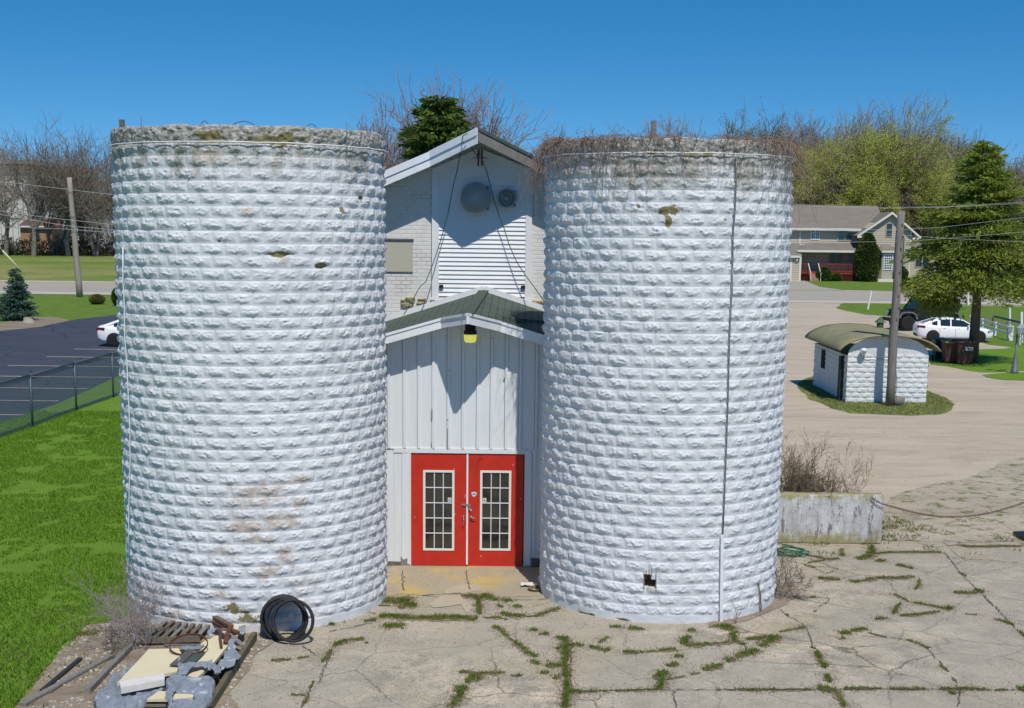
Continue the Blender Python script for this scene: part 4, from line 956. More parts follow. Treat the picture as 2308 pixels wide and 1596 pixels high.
# ---- left: row of bare trees at the far side of the field
for i, (px, top, st, sd, H2, ln) in enumerate([(72, 246, 1, 31, 0, (-.05, 0)), (8, 290, 1, 32, 0, (.1, 0)), (150, 262, 1, 33, 0, (.12, 0)), (212, 292, 2, 34, 0, (.02, 0)), (120, 285, 2, 37, 0, (.2, 0)), (250, 330, 1, 36, 0, (0, 0)), (185, 330, 1, 38, 0, (0, 0)), (-30, 300, 1, 39, 0, (.1, 0)), (340, 345, 1, 43, 0, (0, 0)), (440, 350, 1, 44, 0, (0, 0)), (560, 350, 1, 45, 0, (0, 0))]):
    Y = 272 + 3*i
    lab = ['tallest bare tree of the row across the field, forked low', 'bare tree of the row at the left edge of the picture', 'bare tree in the row just left of the leaning utility pole', 'bare tree with twin stems nearest the left silo', 'bare tree leaning right in front of the brick house', 'small bare tree beside the silo edge across the field', 'slim bare tree behind the leaning utility pole', 'bare tree of the row cut by the picture edge', 'bare tree of the row behind the left edge of the left silo', 'bare tree of the row behind the middle of the left silo', 'bare tree of the row behind the right side of the left silo'][i]
    bare_tree('bare_tree', lab, bt(px, Y), Hh(px, top, Y), sd, mt=m_barkg, mc=m_twigd if i % 2 == 0 else m_twig, mx=5, kids=(5, 4, 3, 3, 2), rmin=.034, spread=.66, stems=st, lean=ln, r0=.55, group='bare trees across the field', up=.08, first=.30)
# thicket along the field edge
def thicket(name, label, x0, x1, Y, h0, h1, n, seed, mats, rmin, depth=8, leafs=None, ry=.9):
    R = random.Random(seed); rs = np.random.RandomState(seed); sg = []
    for i in range(n):
        x = R.uniform(x0, x1); y = Y + R.uniform(0, depth); H = R.uniform(h0, h1)
        grow(sg, Vector((x, y, 0)), Vector((R.gauss(0, .2), R.gauss(0, .2), 1)).normalized(), H*.62, .05+.012*H, 1, 3, R, .08, .6, (4, 4, 4), 3, .62, .16, .1)
    V, F = segmesh([s[0] for s in sg], [s[1] for s in sg], [max(s[2], rmin) for s in sg], [max(s[3], rmin*.8) for s in sg], 3)
    if leafs:
        mat, cnt, size = leafs; C = np.stack([rs.uniform(x0, x1, cnt), rs.uniform(Y, Y+depth, cnt), rs.random(cnt)**ry*(h0+h1)/2*1.0], -1)
        C[:, 2] *= .5+fbm(C[:, 0]/6, C[:, 1]/6, 0, seed, 3)
        V2, F2 = leaves(C, size, rs); nF = len(F); V, F = joinVF([(V, F), (V2, F2)])
        me = npmesh(name, V, F, [mats, mat], mi=np.r_[np.zeros(nF), np.ones(len(F)-nF)])
    else: me = npmesh(name, V, F, mats)
    o = put(name, me); return finish(o, label, 'thicket', None, 'stuff')
m_brush = foliage('brush_leaf', (.15, .13, .07), (.10, .08, .05), .2, .2)
thicket('thicket', 'low dark brush under the bare trees across the field', -150, 10, 281, 2.0, 4.5, 330, 41, m_twigd, .05, 10, (m_brush, 18000, .6), 2.2)
thicket('thicket', 'tangle of bare reddish saplings behind the utility pole', -100, -62, 290, 9, 17, 46, 47, m_twigr, .04, 20, (m_brush, 2500, .5), 1.6)
# ---- right background
big_lab = 'huge spreading tree in yellow green spring leaf behind the beige house'
leaf_min = .28
bare_tree('spring_tree', big_lab, bt(1985, 222), Hh(1985, 240, 222), 52, mt=m_bark, mc=m_twigd, mx=5, kids=(7, 5, 4, 4, 3), rmin=.035, spread=.74, up=.02, stems=4, r0=.9, first=.24, leaf=(m_spring, 13, .21, .30))
bare_tree('spring_tree', 'lower yellow green tree beside the right silo, left of the huge one', bt(1842, 228), Hh(1842, 330, 228), 53, mt=m_bark, mc=m_twigd, mx=5, kids=(7, 5, 4, 4, 3), rmin=.035, spread=.75, up=.03, stems=3, r0=.7, first=.24, leaf=(m_spring, 13, .21, .32))
bare_tree('spring_tree', 'pale green young tree between the huge tree and the spruce', bt(2180, 235), Hh(2180, 300, 235), 54, mt=m_bark, mc=m_twigd, mx=5, kids=(6, 5, 4, 4, 3), rmin=.04, spread=.55, up=.07, stems=2, r0=.5, first=.26, leaf=(m_spring2, 9, .2, .3))
bare_tree('spring_tree', 'olive budding tree whose top shows above the right silo rim', bt(1700, 245), Hh(1700, 252, 245), 55, mt=m_bark, mc=m_twigd, mx=5, kids=(6, 5, 4, 4, 3), rmin=.04, spread=.52, up=.08, stems=3, r0=.6, first=.28, leaf=(m_olive, 6, .2, .3))
leaf_min = .12
bare_tree('bare_tree', 'small round bare tree seen just above the right silo', bt(1540, 240), Hh(1540, 268, 240), 56, mc=m_twig, mx=5, kids=(7, 5, 5, 4, 3), rmin=.04, spread=.5, up=.07, stems=4, r0=.4)
for i, (px, top, sd) in enumerate([(2060, 212, 61), (1930, 232, 62), (2110, 262, 63), (1850, 255, 64), (1775, 285, 65)]):
    lab = ['tallest bare purple tree behind the huge spring tree', 'bare purple tree behind the left half of the huge spring tree', 'bare tree behind the right shoulder of the huge spring tree', 'bare tree behind the left edge of the huge spring tree', 'bare tree right of the olive budding tree'][i]
    bare_tree('bare_tree', lab, bt(px, 262+3*i), Hh(px, top, 262+3*i), sd, mc=m_twigr, mx=5, kids=(7, 5, 4, 4, 3), rmin=.032, spread=.42, up=.13, stems=3, r0=.6, group='bare trees behind the spring tree')
bare_tree('bare_tree', 'dark bare tree at the right edge beyond the spruce', bt(2300, 200), Hh(2300, 330, 200), 66, mc=m_twigd, mx=5, kids=(6, 5, 4, 4, 3), rmin=.04, spread=.5, up=.1, stems=2)
bare_tree('bare_tree', 'bare tree beyond the spruce, left of the one at the right edge', bt(2262, 245), Hh(2262, 350, 245), 67, mc=m_twigd, mx=5, kids=(6, 5, 4, 4, 3), rmin=.045, spread=.5, up=.1, stems=2)
thicket('thicket', 'dense brown woodland undergrowth behind the beige house', 48, 128, 240, 7, 15, 330, 48, m_twigd, .05, 26, (m_olive, 15000, .5), 1.1)
thicket('thicket', 'grey bare woodland behind the undergrowth', 40, 150, 275, 12, 20, 130, 49, m_twig, .06, 20, (m_brush, 9000, .7), 1.0)

# ---- spruce on the right lawn
sb = G(2192, 818); Ys = sb.y
conifer('spruce_tree', 'large spruce with bare lower trunk standing by the trash bins', sb, Hh(2222, 322, Ys)+.1, 3.7, 71, m_spruce, m_spruceL, z0=.37, whorl=.23, nb=12, spray=.27, sps=16, droop=.42, tr=.30, prof=.66,
        skirt=[(-.6, .8, 4.9, -3.2, 1.5, 4.3, 1900), (-.9, 1, 4.1, -2.5, 1.5, 3.6, 1600), (-1.0, 1, 3.4, -1.9, 1.3, 3.1, 500), (.8, 0, 5.0, 3.3, 0, 4.6, 500)])
conifer('blue_spruce', 'small blue green spruce on the verge by the parking lot', G(40, 722), Hh(35, 608, G(40, 722).y), 1.55, 73, m_blue, None, z0=.02, whorl=.22, nb=10, spray=.26, sps=9, droop=.05, tr=.09, prof=.95)
# ---- shrubs
for (px, py, w, h, lab, sd) in [(219, 686, 34, 22, 'low round brown green shrub on the verge near the leaning pole', 81), (264, 690, 22, 40, 'taller shrub on the verge touching the silo edge', 82)]:
    g = G(px, py); k = g.y/3051
    leafy_ball('round_shrub', lab, g, w*k/2, w*k/2, h*k, m_olive if sd == 81 else m_box, sd, 2600, .16, group='shrubs on the verge')
YH = 190.0
for (px, w, top, base, lab, sd, col, mt) in [(1960, 50, 521, 630, 'tall columnar arborvitae in front of the beige house', 83, True, m_arb), (1864, 34, 598, 630, 'clipped shrub beside the red porch steps', 84, True, m_box), (1892, 26, 614, 632, 'low dark shrub right of the clipped one at the porch', 85, False, m_box), (2037, 34, 598, 634, 'clipped round shrub under the house electric meter', 86, True, m_box), (2066, 22, 624, 635, 'small flat shrub by the right corner of the house', 87, False, m_box)]:
    g = bt(px, 186.5); k = g.y/3051; g.z = 0
    leafy_ball('arborvitae' if sd == 83 else 'clipped_shrub', lab, g, w*k/2, w*k/2, (base-top)*k, mt, sd, 5200 if sd == 83 else 2200, .32 if sd == 83 else .24, group=None if sd == 83 else 'shrubs in front of the house', col=col)

# ================================================================== THE BEIGE HOUSE
zh = Z(3130, 780, 3.47)
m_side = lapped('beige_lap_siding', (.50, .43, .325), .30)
m_trim = basic('cream_trim', (.70, .66, .58), .6)
m_trimd = basic('beige_trim', (.42, .38, .30), .6)
m_hroof = basic('brown_asphalt_roof', (.22, .19, .155), .95, c2=(.18, .155, .125), scale=1.2, stretch=(.6, .6, 2), c3=(.27, .24, .20), s3=6, t3=(.5, .8), bst=.3, bscale=6)
m_redw = basic('red_stained_wood', (.30, .055, .03), .7, c2=(.22, .04, .025), scale=2)
m_wing = basic('window_glass', (.02, .03, .035), .1, spec=.6, c2=(.03, .06, .07), scale=.8)
house = thing('beige_house', 'two storey beige sided house with brown roof and red porch across the road', 'house', (46, YH, 0))
def hx(x, Y=YH): return A(*zh(x, 800), Y).x
def hz(y, Y=YH, x=900): return A(*zh(x, y), Y).z
ZE = hz(455); ZR = hz(135, YH+5.2) 
XA, XB = hx(-330), hx(1070)                    # left block
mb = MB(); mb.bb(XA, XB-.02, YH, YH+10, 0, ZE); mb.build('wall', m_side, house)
gx0, gx1 = hx(1075, YH-2.4), hx(1703, YH-2.4); YG = YH-2.4
gpx = hx(1415, YG); gpz = hz(215, YG); gez = hz(455, YG)
mb = MB(); mb.prism([(gx0, YG, 0), (gx1, YG, 0), (gx1, YG, gez+.15), (gpx, YG, gpz-.25), (gx0, YG, gez+.15)], (0, 12.4, 0)); mb.build('wall', m_side, house)
wx0, wx1 = hx(1640, YH-.4), hx(2180, YH-.4)
mb = MB(); mb.bb(gx1+.02, wx1, YH-.4, YH+8, 0, hz(755, YH-.4)); mb.build('wall', m_side, house)
# main roof
def slab(pts, t=.18):
    return MB().prism(pts, (0, 0, -t))
ex0, ex1 = XA-.8, hx(1010)
slab([(ex0, YH-.7, ZE+.05), (gpx, YH-.7, ZE+.05), (gpx, YH+5, ZR), (ex0, YH+5, ZR)]).build('roof', m_hroof, house)
slab([(ex0, YH+10.7, ZE+.05), (gpx, YH+10.7, ZE+.05), (gpx, YH+5.01, ZR-.004), (ex0, YH+5.01, ZR-.004)]).build('roof', m_hroof, house)
MB().bb(ex0, hx(1000), YH-.78, YH-.705, ZE-.26, ZE+.06).build('gutter', m_trim, house)
s_ = (gpz-gez)/(gpx-gx0+.0)
ov = 1.25
gl, gr_ = gx0-ov, gx1+ov
zl_ = gpz - s_*(gpx-gl); zr_ = gpz - (gpz-gez)/(gx1-gpx)*(gr_-gpx)
slab([(gl, YG-.6, zl_), (gpx, YG-.6, gpz), (gpx, YH+11, gpz), (gl, YH+11, zl_)]).build('gable_roof', m_hroof, house)
slab([(gpx+.001, YG-.6, gpz), (gr_, YG-.6, zr_), (gr_, YH+11, zr_), (gpx+.001, YH+11, gpz)]).build('gable_roof', m_hroof, house)
mb = MB()
for a, c_ in (((gl, zl_), (gpx, gpz)), ((gpx, gpz), (gr_, zr_))):
    mb.prism([(a[0], YG-.66, a[1]+.04), (c_[0], YG-.66, c_[1]+.04), (c_[0], YG-.66, c_[1]-.30), (a[0], YG-.66, a[1]-.30)], (0, .05, 0))
mb.bb(gl, gl+1.4, YG-.68, YG-.60, zl_-.32, zl_-.05); mb.bb(gr_-1.2, gr_, YG-.68, YG-.60, zr_-.32, zr_-.05)
mb.build('rake_board', m_trim, house)
for x in (gx0, gx1): MB().bb(x-.09, x+.09, YG-.05, YG+.09, 0.1, gez).build('corner_board', m_trim, house)
MB().bb(hx(175)-.09, hx(175)+.09, YH-.05, YH+.02, hz(690), ZE-.25).build('corner_board', m_trim, house)
# wing roof (hip) and eaves
zw = hz(748, YH-1)
mb = MB(); mb.prism([(hx(1655, YH-1), YH-1.0, zw), (hx(2290, YH-1), YH-1.0, zw), (hx(1720, YH+3.5), YH+3.5, hz(600, YH+3.5)), (gx1+.02, YH+3.5, hz(600, YH+3.5))], (0, 0, -.15)); mb.build('wing_roof', m_hroof, house)
MB().bb(hx(1660, YH-1), hx(2290, YH-1), YH-1.06, YH-1.005, zw-.26, zw+.03).build('gutter', m_trim, house)
# porch roof
YP = YH-3.2; zp = hz(755, YP); px0, px1 = hx(150, YP), hx(1028, YP); zpt = hz(650)
slab([(px0, YP, zp), (px1, YP, zp), (hx(1010), YH-.01, zpt), (hx(320), YH-.01, zpt), (hx(175), YH-.01, hz(705))], .16).build('porch_roof', m_hroof, house)
MB().bb(px0, px1, YP-.06, YP-.003, zp-.26, zp+.02).build('gutter', m_trim, house)
MB().bb(px0+.3, px1-.2, YP+.05, YH-.03, zp-.30, zp-.27).build('porch_ceiling', m_trimd, house)
# garage at left edge
zga = hz(845, YH-3.6); 
MB().bb(hx(-330, YH-3.6), hx(190, YH-3.6), YH-3.6, YH-.01, 0, zga).build('garage_wall', m_side, house)
slab([(hx(-330), YH-4.0, zga+.12), (hx(196, YH-4), YH-4.0, zga+.12), (hx(175), YH-.012, hz(660)), (hx(-330), YH-.012, hz(660))]).build('garage_roof', m_hroof, house)
MB().bb(hx(-330), hx(196, YH-4), YH-4.06, YH-4.003, zga-.14, zga+.14).build('garage_fascia', m_trim, house)
for x in (68, 195): MB().bb(hx(x, YH-3.6)-.14, hx(x, YH-3.6)+.14, YH-3.66, YH-3.6-.003, 0, zga-.14).build('corner_board', m_trim, house)
a = Vector((hx(147, YH-3.7), YH-3.75, hz(880, YH-3.7))); MB().lathe([(.1, .12), (.2, 0), (.16, -.1), (.1, -.35), (0, -.4)], a, 10).build('wall_lamp', m_white, house, True)
# windows
def win(x0, y0, x1, y1, Y, sash=1, mt=None, cur=False, nx=0, ny=0, name='window'):
    ax, cx_ = hx(x0, Y), hx(x1, Y); z1, z0 = hz(y0, Y), hz(y1, Y)
    mb = MB(); t = .11
    for q in ((ax-t, cx_+t, z1, z1+t), (ax-t, cx_+t, z0-t, z0), (ax-t, ax, z0, z1), (cx_, cx_+t, z0, z1)): mb.bb(q[0], q[1], Y-.07, Y-.004, q[2], q[3])
    w = mb.build(name, mt or m_trimd, house)
    def sub(m_, nm, mat): o = m_.build(nm, mat); o.data.transform(Matrix.Translation(-house.location)); o.parent = w
    sub(MB().bb(ax, cx_, Y-.025, Y-.015, z0, z1), 'pane', m_wing if not cur else m_cur)
    mb = MB()
    if sash: mb.bb((ax+cx_)/2-.06, (ax+cx_)/2+.06, Y-.06, Y-.028, z0, z1)
    for i in range(1, nx): x = ax+(cx_-ax)*i/nx; mb.bb(x-.035, x+.035, Y-.055, Y-.028, z0, z1)
    for i in range(1, ny): z = z0+(z1-z0)*i/ny; mb.bb(ax, cx_, Y-.052, Y-.028, z-.035, z+.035)
    if mb.v: sub(mb, 'mullion', mt or m_trimd)
m_cur = basic('curtained_glass', (.03, .06, .065), .1, c2=(.09, .15, .155), scale=2.5, stretch=(3, 1, .5), spec=.7)
win(335, 470, 435, 600, YH, 1, m_white, nx=4, ny=3)
win(703, 470, 885, 612, YH, 1, m_trimd, True)
win(1360, 375, 1435, 552, YG, 0, m_trimd, ny=2)
win(1788, 815, 1968, 965, YH-.4, 1, m_trimd)
win(590, 795, 775, 925, YH, 1, m_trimd)
mb = MB(); mb.bb(hx(855), hx(975), YH-.06, YH-.01, .7, hz(795)); mb.build('front_door', basic('pale_door', (.36, .39, .40), .5), house)
# bay window
bx0, bx1 = hx(1285, YG-1), hx(1500, YG-1); zb1 = hz(750, YG-1)
mb = MB(); o = [(bx0-.7, YG-.02), (bx0+.35, YG-1.3), (bx1-.3, YG-1.3), (bx1+.8, YG-.02)]
mb.prism([(x, y, 0) for x, y in o], (0, 0, zb1)); mb.build('bay', m_trimd, house)
mb = MB(); q = [(bx0-.95, YG-.02, zb1), (bx0+.2, YG-1.6, zb1), (bx1-.1, YG-1.6, zb1), (bx1+1.05, YG-.02, zb1)]; tp = [((bx0+bx1)/2-.5, YG-.02, hz(665, YG)), ((bx0+bx1)/2+.5, YG-.02, hz(665, YG))]
mb.add(q+tp, [[0, 1, 4], [1, 2, 5, 4], [2, 3, 5], [3, 2, 1, 0]]); mb.build('bay_roof', m_hroof, house)
mb = MB(); mb.bb(bx0+.1, bx1, YG-1.66, YG-1.61, zb1-.25, zb1+.01); mb.build('bay_trim', m_trim, house)
win(1360, 810, 1458, 1005, YG-1.31, 0, m_white, nx=4, ny=6)
mb = MB(); a, c_ = Vector((bx0-.62, YG-.15, 0)), Vector((bx0+.28, YG-1.22, 0)); zz0, zz1 = hz(1000, YG-1), hz(815, YG-1)
mb.add([a+Vector((-.06, -.06, zz0)), c_+Vector((-.06, -.06, zz0)), c_+Vector((-.06, -.06, zz1)), a+Vector((-.06, -.06, zz1))], [[0, 1, 2, 3]]); mb.build('side_pane', m_wing, house)
# porch deck, rail, steps
YD = YP+.15; zdk = hz(1050, YD); zrl = hz(938, YD)
MB().bb(hx(212, YD), hx(990, YD), YD, YH-.05, zdk-.3, zdk).build('porch_deck', m_redw, house)
def railing(x0, x1):
    mb = MB(); a, c_ = hx(x0, YD), hx(x1, YD); mb.bb(a, c_, YD-.1, YD+.02, zrl-.1, zrl); mb.bb(a, c_, YD-.07, YD-.0, zdk+.02, zdk+.12)
    n_ = int((c_-a)/.27)
    for i in range(n_+1): x = a+(c_-a)*i/n_; mb.bb(x-.045, x+.045, YD-.06, YD-.01, zdk+.12, zrl-.1)
    mb.build('porch_railing', m_redw, house)
railing(212, 312); railing(442, 990)
mb = MB()
for x0, x1 in ((205, 315), (440, 990)):
    a, c_ = hx(x0, YD), hx(x1, YD); z1 = zdk-.32; k = a
    while k < c_:
        d = min(z1, c_-k); mb.beam((k, YD-.03, .02), (k+d, YD-.03, .02+d), .02, .07, (0, 1, 0)); mb.beam((k, YD-.055, z1), (k+d, YD-.055, z1-d), .02, .07, (0, 1, 0)); k += .30
mb.build('lattice', m_redw, house)
MB().bb(hx(205, YD), hx(990, YD), YD+.3, YD+.35, 0, zdk-.31).build('skirt_board', m_dark, house)
mb = MB()
for i in range(4): mb.bb(hx(322, YD), hx(436, YD), YD-.35*(4-i), YD-.35*(3-i)-.004, 0, zdk*(i+.7)/4.6)
mb.build('steps', basic('step_boards', (.42, .25, .18), .8, c2=(.3, .12, .08), scale=3), house)
mb = MB(); 
for x in (305, 442): mb.beam((hx(x, YD), YD-.05, zrl), (hx(x+16, YD), YD-1.3, zrl*.42), .09, .12); mb.beam((hx(x+16, YD), YD-1.3, zrl*.5), (hx(x+16, YD), YD-1.3, 0), .09, .12, (0, 1, 0))
mb.build('step_rail', m_trim, house)
for x in (202, 982): MB().bb(hx(x, YD)-.1, hx(x, YD)+.1, YD+.02, YD+.22, 0, zp-.27).build('porch_post', m_trimd, house)
MB().box((hx(1620, YG), YG-.15, hz(985, YG)), (.6, .3, .6)).build('electric_meter', m_steel, house)
MB().tube([(hx(1610, YG), YG-.12, hz(960, YG)), (hx(1610, YG), YG-.12, hz(570, YG))], .06, 6).build('service_mast', m_greymetal, house)
MB().bb(bx0-.3, hx(1480, YG-1), YG-2.0, YG-1.4, 0, .45).build('stone_footing', m_trim, house)

# ================================================================== INDUSTRIAL BUILDINGS AND BRICK HOUSE FAR LEFT
zf = Z(0, 600, 3.547)
def fx(x, Y): return A(*zf(x, 800), Y).x
def fz(y, Y): return A(*zf(500, y), Y).z
m_mill = basic('pale_metal_cladding', (.62, .60, .54), .6, c2=(.56, .54, .49), scale=.1, stretch=(3, 3, .3))
m_millg = basic('grey_metal_cladding', (.30, .32, .34), .5, c2=(.25, .27, .29), scale=.1)
Yf = 352
mill = thing('factory_building', 'very large cream factory building with grey top band far behind the bare trees', 'building', (fx(0, Yf), Yf, 0))
MB().bb(fx(-900, Yf), fx(400, Yf), Yf, Yf+60, 0, fz(320, Yf)).build('wall', m_mill, mill)
MB().bb(fx(-905, Yf), fx(405, Yf), Yf-.5, Yf+60, fz(318, Yf), fz(190, Yf)).build('upper_band', basic('dark_band', (.15, .145, .125), .8), mill)
MB().bb(fx(-905, Yf), fx(520, Yf), Yf-.8, Yf+60, fz(188, Yf), fz(132, Yf)).build('roof', m_millg, mill)
mb = MB()
for i in range(16): x = fx(-900+82*i, Yf); mb.bb(x-.08, x+.08, Yf-.12, Yf-.01, 0, fz(330, Yf))
mb.build('panel_joints', m_millg, mill)
b2 = thing('factory_building', 'smaller white factory building behind the leaning utility pole', 'building', (fx(850, Yf), Yf+4, 0))
MB().bb(fx(560, Yf), fx(1105, Yf), Yf+4, Yf+40, 0, fz(585, Yf)).build('wall', basic('white_cladding', (.60, .61, .62), .6, c2=(.54, .55, .56), scale=.1), b2)
MB().bb(fx(555, Yf), fx(1110, Yf), Yf+3.6, Yf+40, fz(583, Yf), fz(568, Yf)).build('roof', m_white, b2)
MB().bb(fx(1075, Yf), fx(1106, Yf), Yf+3.7, Yf+3.98, 0, fz(590, Yf)).build('corner_panel', m_millg, b2)
b3 = thing('factory_building', 'low grey blue factory building close to the silo edge far left', 'building', (fx(1350, Yf), Yf+10, 0))
MB().bb(fx(1190, Yf+10), fx(1900, Yf+10), Yf+10, Yf+40, 0, fz(650, Yf+10)).build('wall', m_millg, b3)
MB().bb(fx(1185, Yf+10), fx(1900, Yf+10), Yf+9.5, Yf+40, fz(650, Yf+10), fz(625, Yf+10)).build('roof', m_white, b3)
Yc = 318
bh = thing('brick_house', 'tan brick house with reddish roof glimpsed behind the bare trees', 'house', (fx(450, Yc), Yc, 0))
MB().bb(fx(270, Yc), fx(720, Yc), Yc, Yc+9, 0, fz(1075, Yc)).build('wall', basic('tan_brick', (.38, .22, .12), .9, c2=(.30, .17, .10), scale=2), bh)
MB().prism([(fx(240, Yc), Yc-.8, fz(1070, Yc)), (fx(900, Yc), Yc-.8, fz(1070, Yc)), (fx(800, Yc), Yc+4.5, fz(950, Yc)), (fx(290, Yc), Yc+4.5, fz(950, Yc))], (0, 0, -.2)).build('roof', basic('dull_red_roof', (.17, .085, .07), .9, c2=(.13, .07, .06), scale=1), bh)
MB().bb(fx(240, Yc), fx(710, Yc), Yc-.9, Yc-.81, fz(1078, Yc), fz(1062, Yc)).build('gutter', m_white, bh)
MB().bb(fx(410, Yc), fx(540, Yc), Yc-.1, Yc-.02, fz(1275, Yc), fz(1120, Yc)).build('window', m_wing, bh)

# ================================================================== THE SMALL SHED
YS = 55.3
zs2 = Z(3100, 1100, 2.367)
m_shedw = m_silo
SX0, SX1 = A(*zs2(640, 900), YS).x, A(*zs2(1400, 900), YS).x
SD = 6.1
hE = A(*zs2(640, 745), YS).z; hT = A(*zs2(1030, 560), YS).z
shed = thing('block_shed', 'small white block shed with curved mossy roof behind the wooden pole', 'shed', ((SX0+SX1)/2, YS, 0))
def blockwall(W_, H_, seed, C=.205, bl=.42, step=.022, arch=None):
    """rock-face wall in the xz plane, facing -y"""
    nx, nz = int(W_/step), int(H_/step); x = np.linspace(0, W_, nx); z = np.linspace(0, H_, nz); X, Zz = np.meshgrid(x, z)
    k = np.floor(Zz/C); vb = Zz/C-k; q = X/bl+.5*(k % 2); j = np.floor(q); u = q-j
    mask = sstep(.006, .04, np.minimum(u, 1-u)*bl)*sstep(.004, .03, vb*C)*sstep(.004, .03, (1-vb)*C)
    nl = fbm(X*9, Zz*9, 0, seed, 3); nm = fbm(X*24, Zz*24, 0, seed+3, 3)
    vp = np.clip(.44+(nl-.5)*1.2, .2, .8); tent = np.where(vb < vp, vb/vp, (1-vb)/(1-vp)); hx_ = np.clip((1-np.abs(2*u-1))*1.5, 0, 1)**.65
    d = mask*(.026*tent*hx_ + .028*(nm-.45) + .008)
    if arch is not None: zmax = arch(X); Zz = np.minimum(Zz, zmax); d = np.where(Zz >= zmax-.001, .004, d); d = np.where(Zz > hE+.05, d*.15+.01, d)
    V = np.stack([X, -d, Zz], -1).reshape(-1, 3); i = np.arange(nz-1)[:, None]*nx; jj = np.arange(nx-1)[None]
    F = np.stack([i+jj, i+jj+1, i+nx+jj+1, i+nx+jj], -1).reshape(-1, 4)
    gr = np.clip((.35-Zz)/.35, 0, 1)*.25; D = np.stack([gr, gr*0, gr*0, gr*0+1], -1).reshape(-1, 4)
    return V, F, D
Wd = SX1-SX0
def arch(x):
    t = np.clip((x - Wd/2)/(Wd/2), -1, 1); return hE + (hT-hE)*np.sqrt(np.clip(1-np.abs(t)**2.3, 0, 1))
V, F, D = blockwall(Wd, hT+.05, 101, arch=arch); V[:, 0] -= Wd/2
put('front_wall', npmesh('front_wall', V, F, m_shedw, True, attr=D), shed)
V, F, D = blockwall(SD, hE, 102); V2 = V.copy(); V2[:, 0] = -Wd/2 + V[:, 1]; V2[:, 1] = SD - V[:, 0]
put('side_wall', npmesh('side_wall', V2, F, m_shedw, True, attr=D), shed)
V2 = V.copy(); V2[:, 0] = Wd/2 - V[:, 1]; V2[:, 1] = V[:, 0]; put('side_wall', npmesh('side_wall', V2, F, m_shedw, True, attr=D), shed)
MB().bb(-Wd/2+.02, Wd/2-.02, SD-.2, SD, 0, hE).build('back_wall', m_board, shed, local=True)
m_sroof = basic('mossy_roofing', (.29, .265, .14), .9, c2=(.20, .20, .11), scale=1.3, c3=(.36, .29, .18), s3=2.5, t3=(.5, .7), bst=.3, bscale=12)
mb = MB(); ns = 26; ny = 10; ov = .42; vs = []; hw = Wd/2+.40
for jy in range(ny+1):
    y = -.32 + (SD+.7)*jy/ny
    for i in range(ns+1):
        t = -1+2*i/ns; tt = abs(t); 
        x = hw*t; z = hE-.10 + (hT-hE+.16)*math.sqrt(max(0, 1-(tt*.93)**2.4)) ; z += .10*max(0, tt-.88)/.12*0
        if tt > .93: z -= .02
        z += .02*math.sin(jy*2.1+i)*(.3)
        vs.append((x, y, z))
fs = [[j*(ns+1)+i, j*(ns+1)+i+1, (j+1)*(ns+1)+i+1, (j+1)*(ns+1)+i] for j in range(ny) for i in range(ns)]
n_ = len(vs); vs2 = [(x, y, z-.07) for x, y, z in vs]
fs2 = [[n_+k for k in f[::-1]] for f in fs]
ed = [[i, i+n_, i+1+n_, i+1] for i in range(ns)] + [[ny*(ns+1)+i+1, ny*(ns+1)+i+1+n_, ny*(ns+1)+i+n_, ny*(ns+1)+i] for i in range(ns)] + [[(j+1)*(ns+1), (j+1)*(ns+1)+n_, j*(ns+1)+n_, j*(ns+1)] for j in range(ny)] + [[j*(ns+1)+ns, j*(ns+1)+ns+n_, (j+1)*(ns+1)+ns+n_, (j+1)*(ns+1)+ns] for j in range(ny)]
mb.add(vs+vs2, fs+fs2+ed); mb.build('roof', m_sroof, shed, True, local=True)
vc = A(*zs2(953, 450), YS+4.4); mb = MB(); vx = vc.x-shed.location.x
mb.lathe([(.15, hT-.3), (.15, vc.z+.10), (0, vc.z+.10)], (vx, 4.4, 0), 14); mb.lathe([(.29, vc.z+.08), (.0, vc.z+.34)], (vx, 4.4, 0), 4, Matrix.Rotation(.78, 3, 'Z')); mb.build('roof_vent', basic('green_vent', (.075, .115, .06), .7), shed, local=True)
# side window, corner pilaster, wall lamp
MB().box((-Wd/2-.035, 4.2, hE-.55), (.05, .62, .8)).build('side_window', m_dark, shed, local=True)
MB().bb(-Wd/2-.17, -Wd/2-.03, .45, .80, 0, hE-.08).build('side_door', basic('dark_green_door', (.02, .035, .025), .7), shed, local=True)
p = A(*zs2(797, 700), YS-.2); mb = MB(); px_ = p.x-shed.location.x
mb.lathe([(.0, .12), (.12, .08), (.16, .0), (.10, -.02), (.09, -.12), (.04, -.16)], (px_, -.22, p.z), 14); mb.tube([(px_, -.2, p.z-.1), (px_, -.05, p.z-.2), (px_, -.045, p.z-.3)], .035, 6); mb.build('wall_lamp', m_white, shed, True, local=True)
mb = MB(); mb.tube([(px_, -.07, p.z-.3), (px_+.1, -.06, p.z-.34), (px_+.8, -.06, p.z-.34), (px_+1.3, -.06, p.z-.33)], .012, 5); mb.build('lamp_cable', m_steel, shed, local=True)

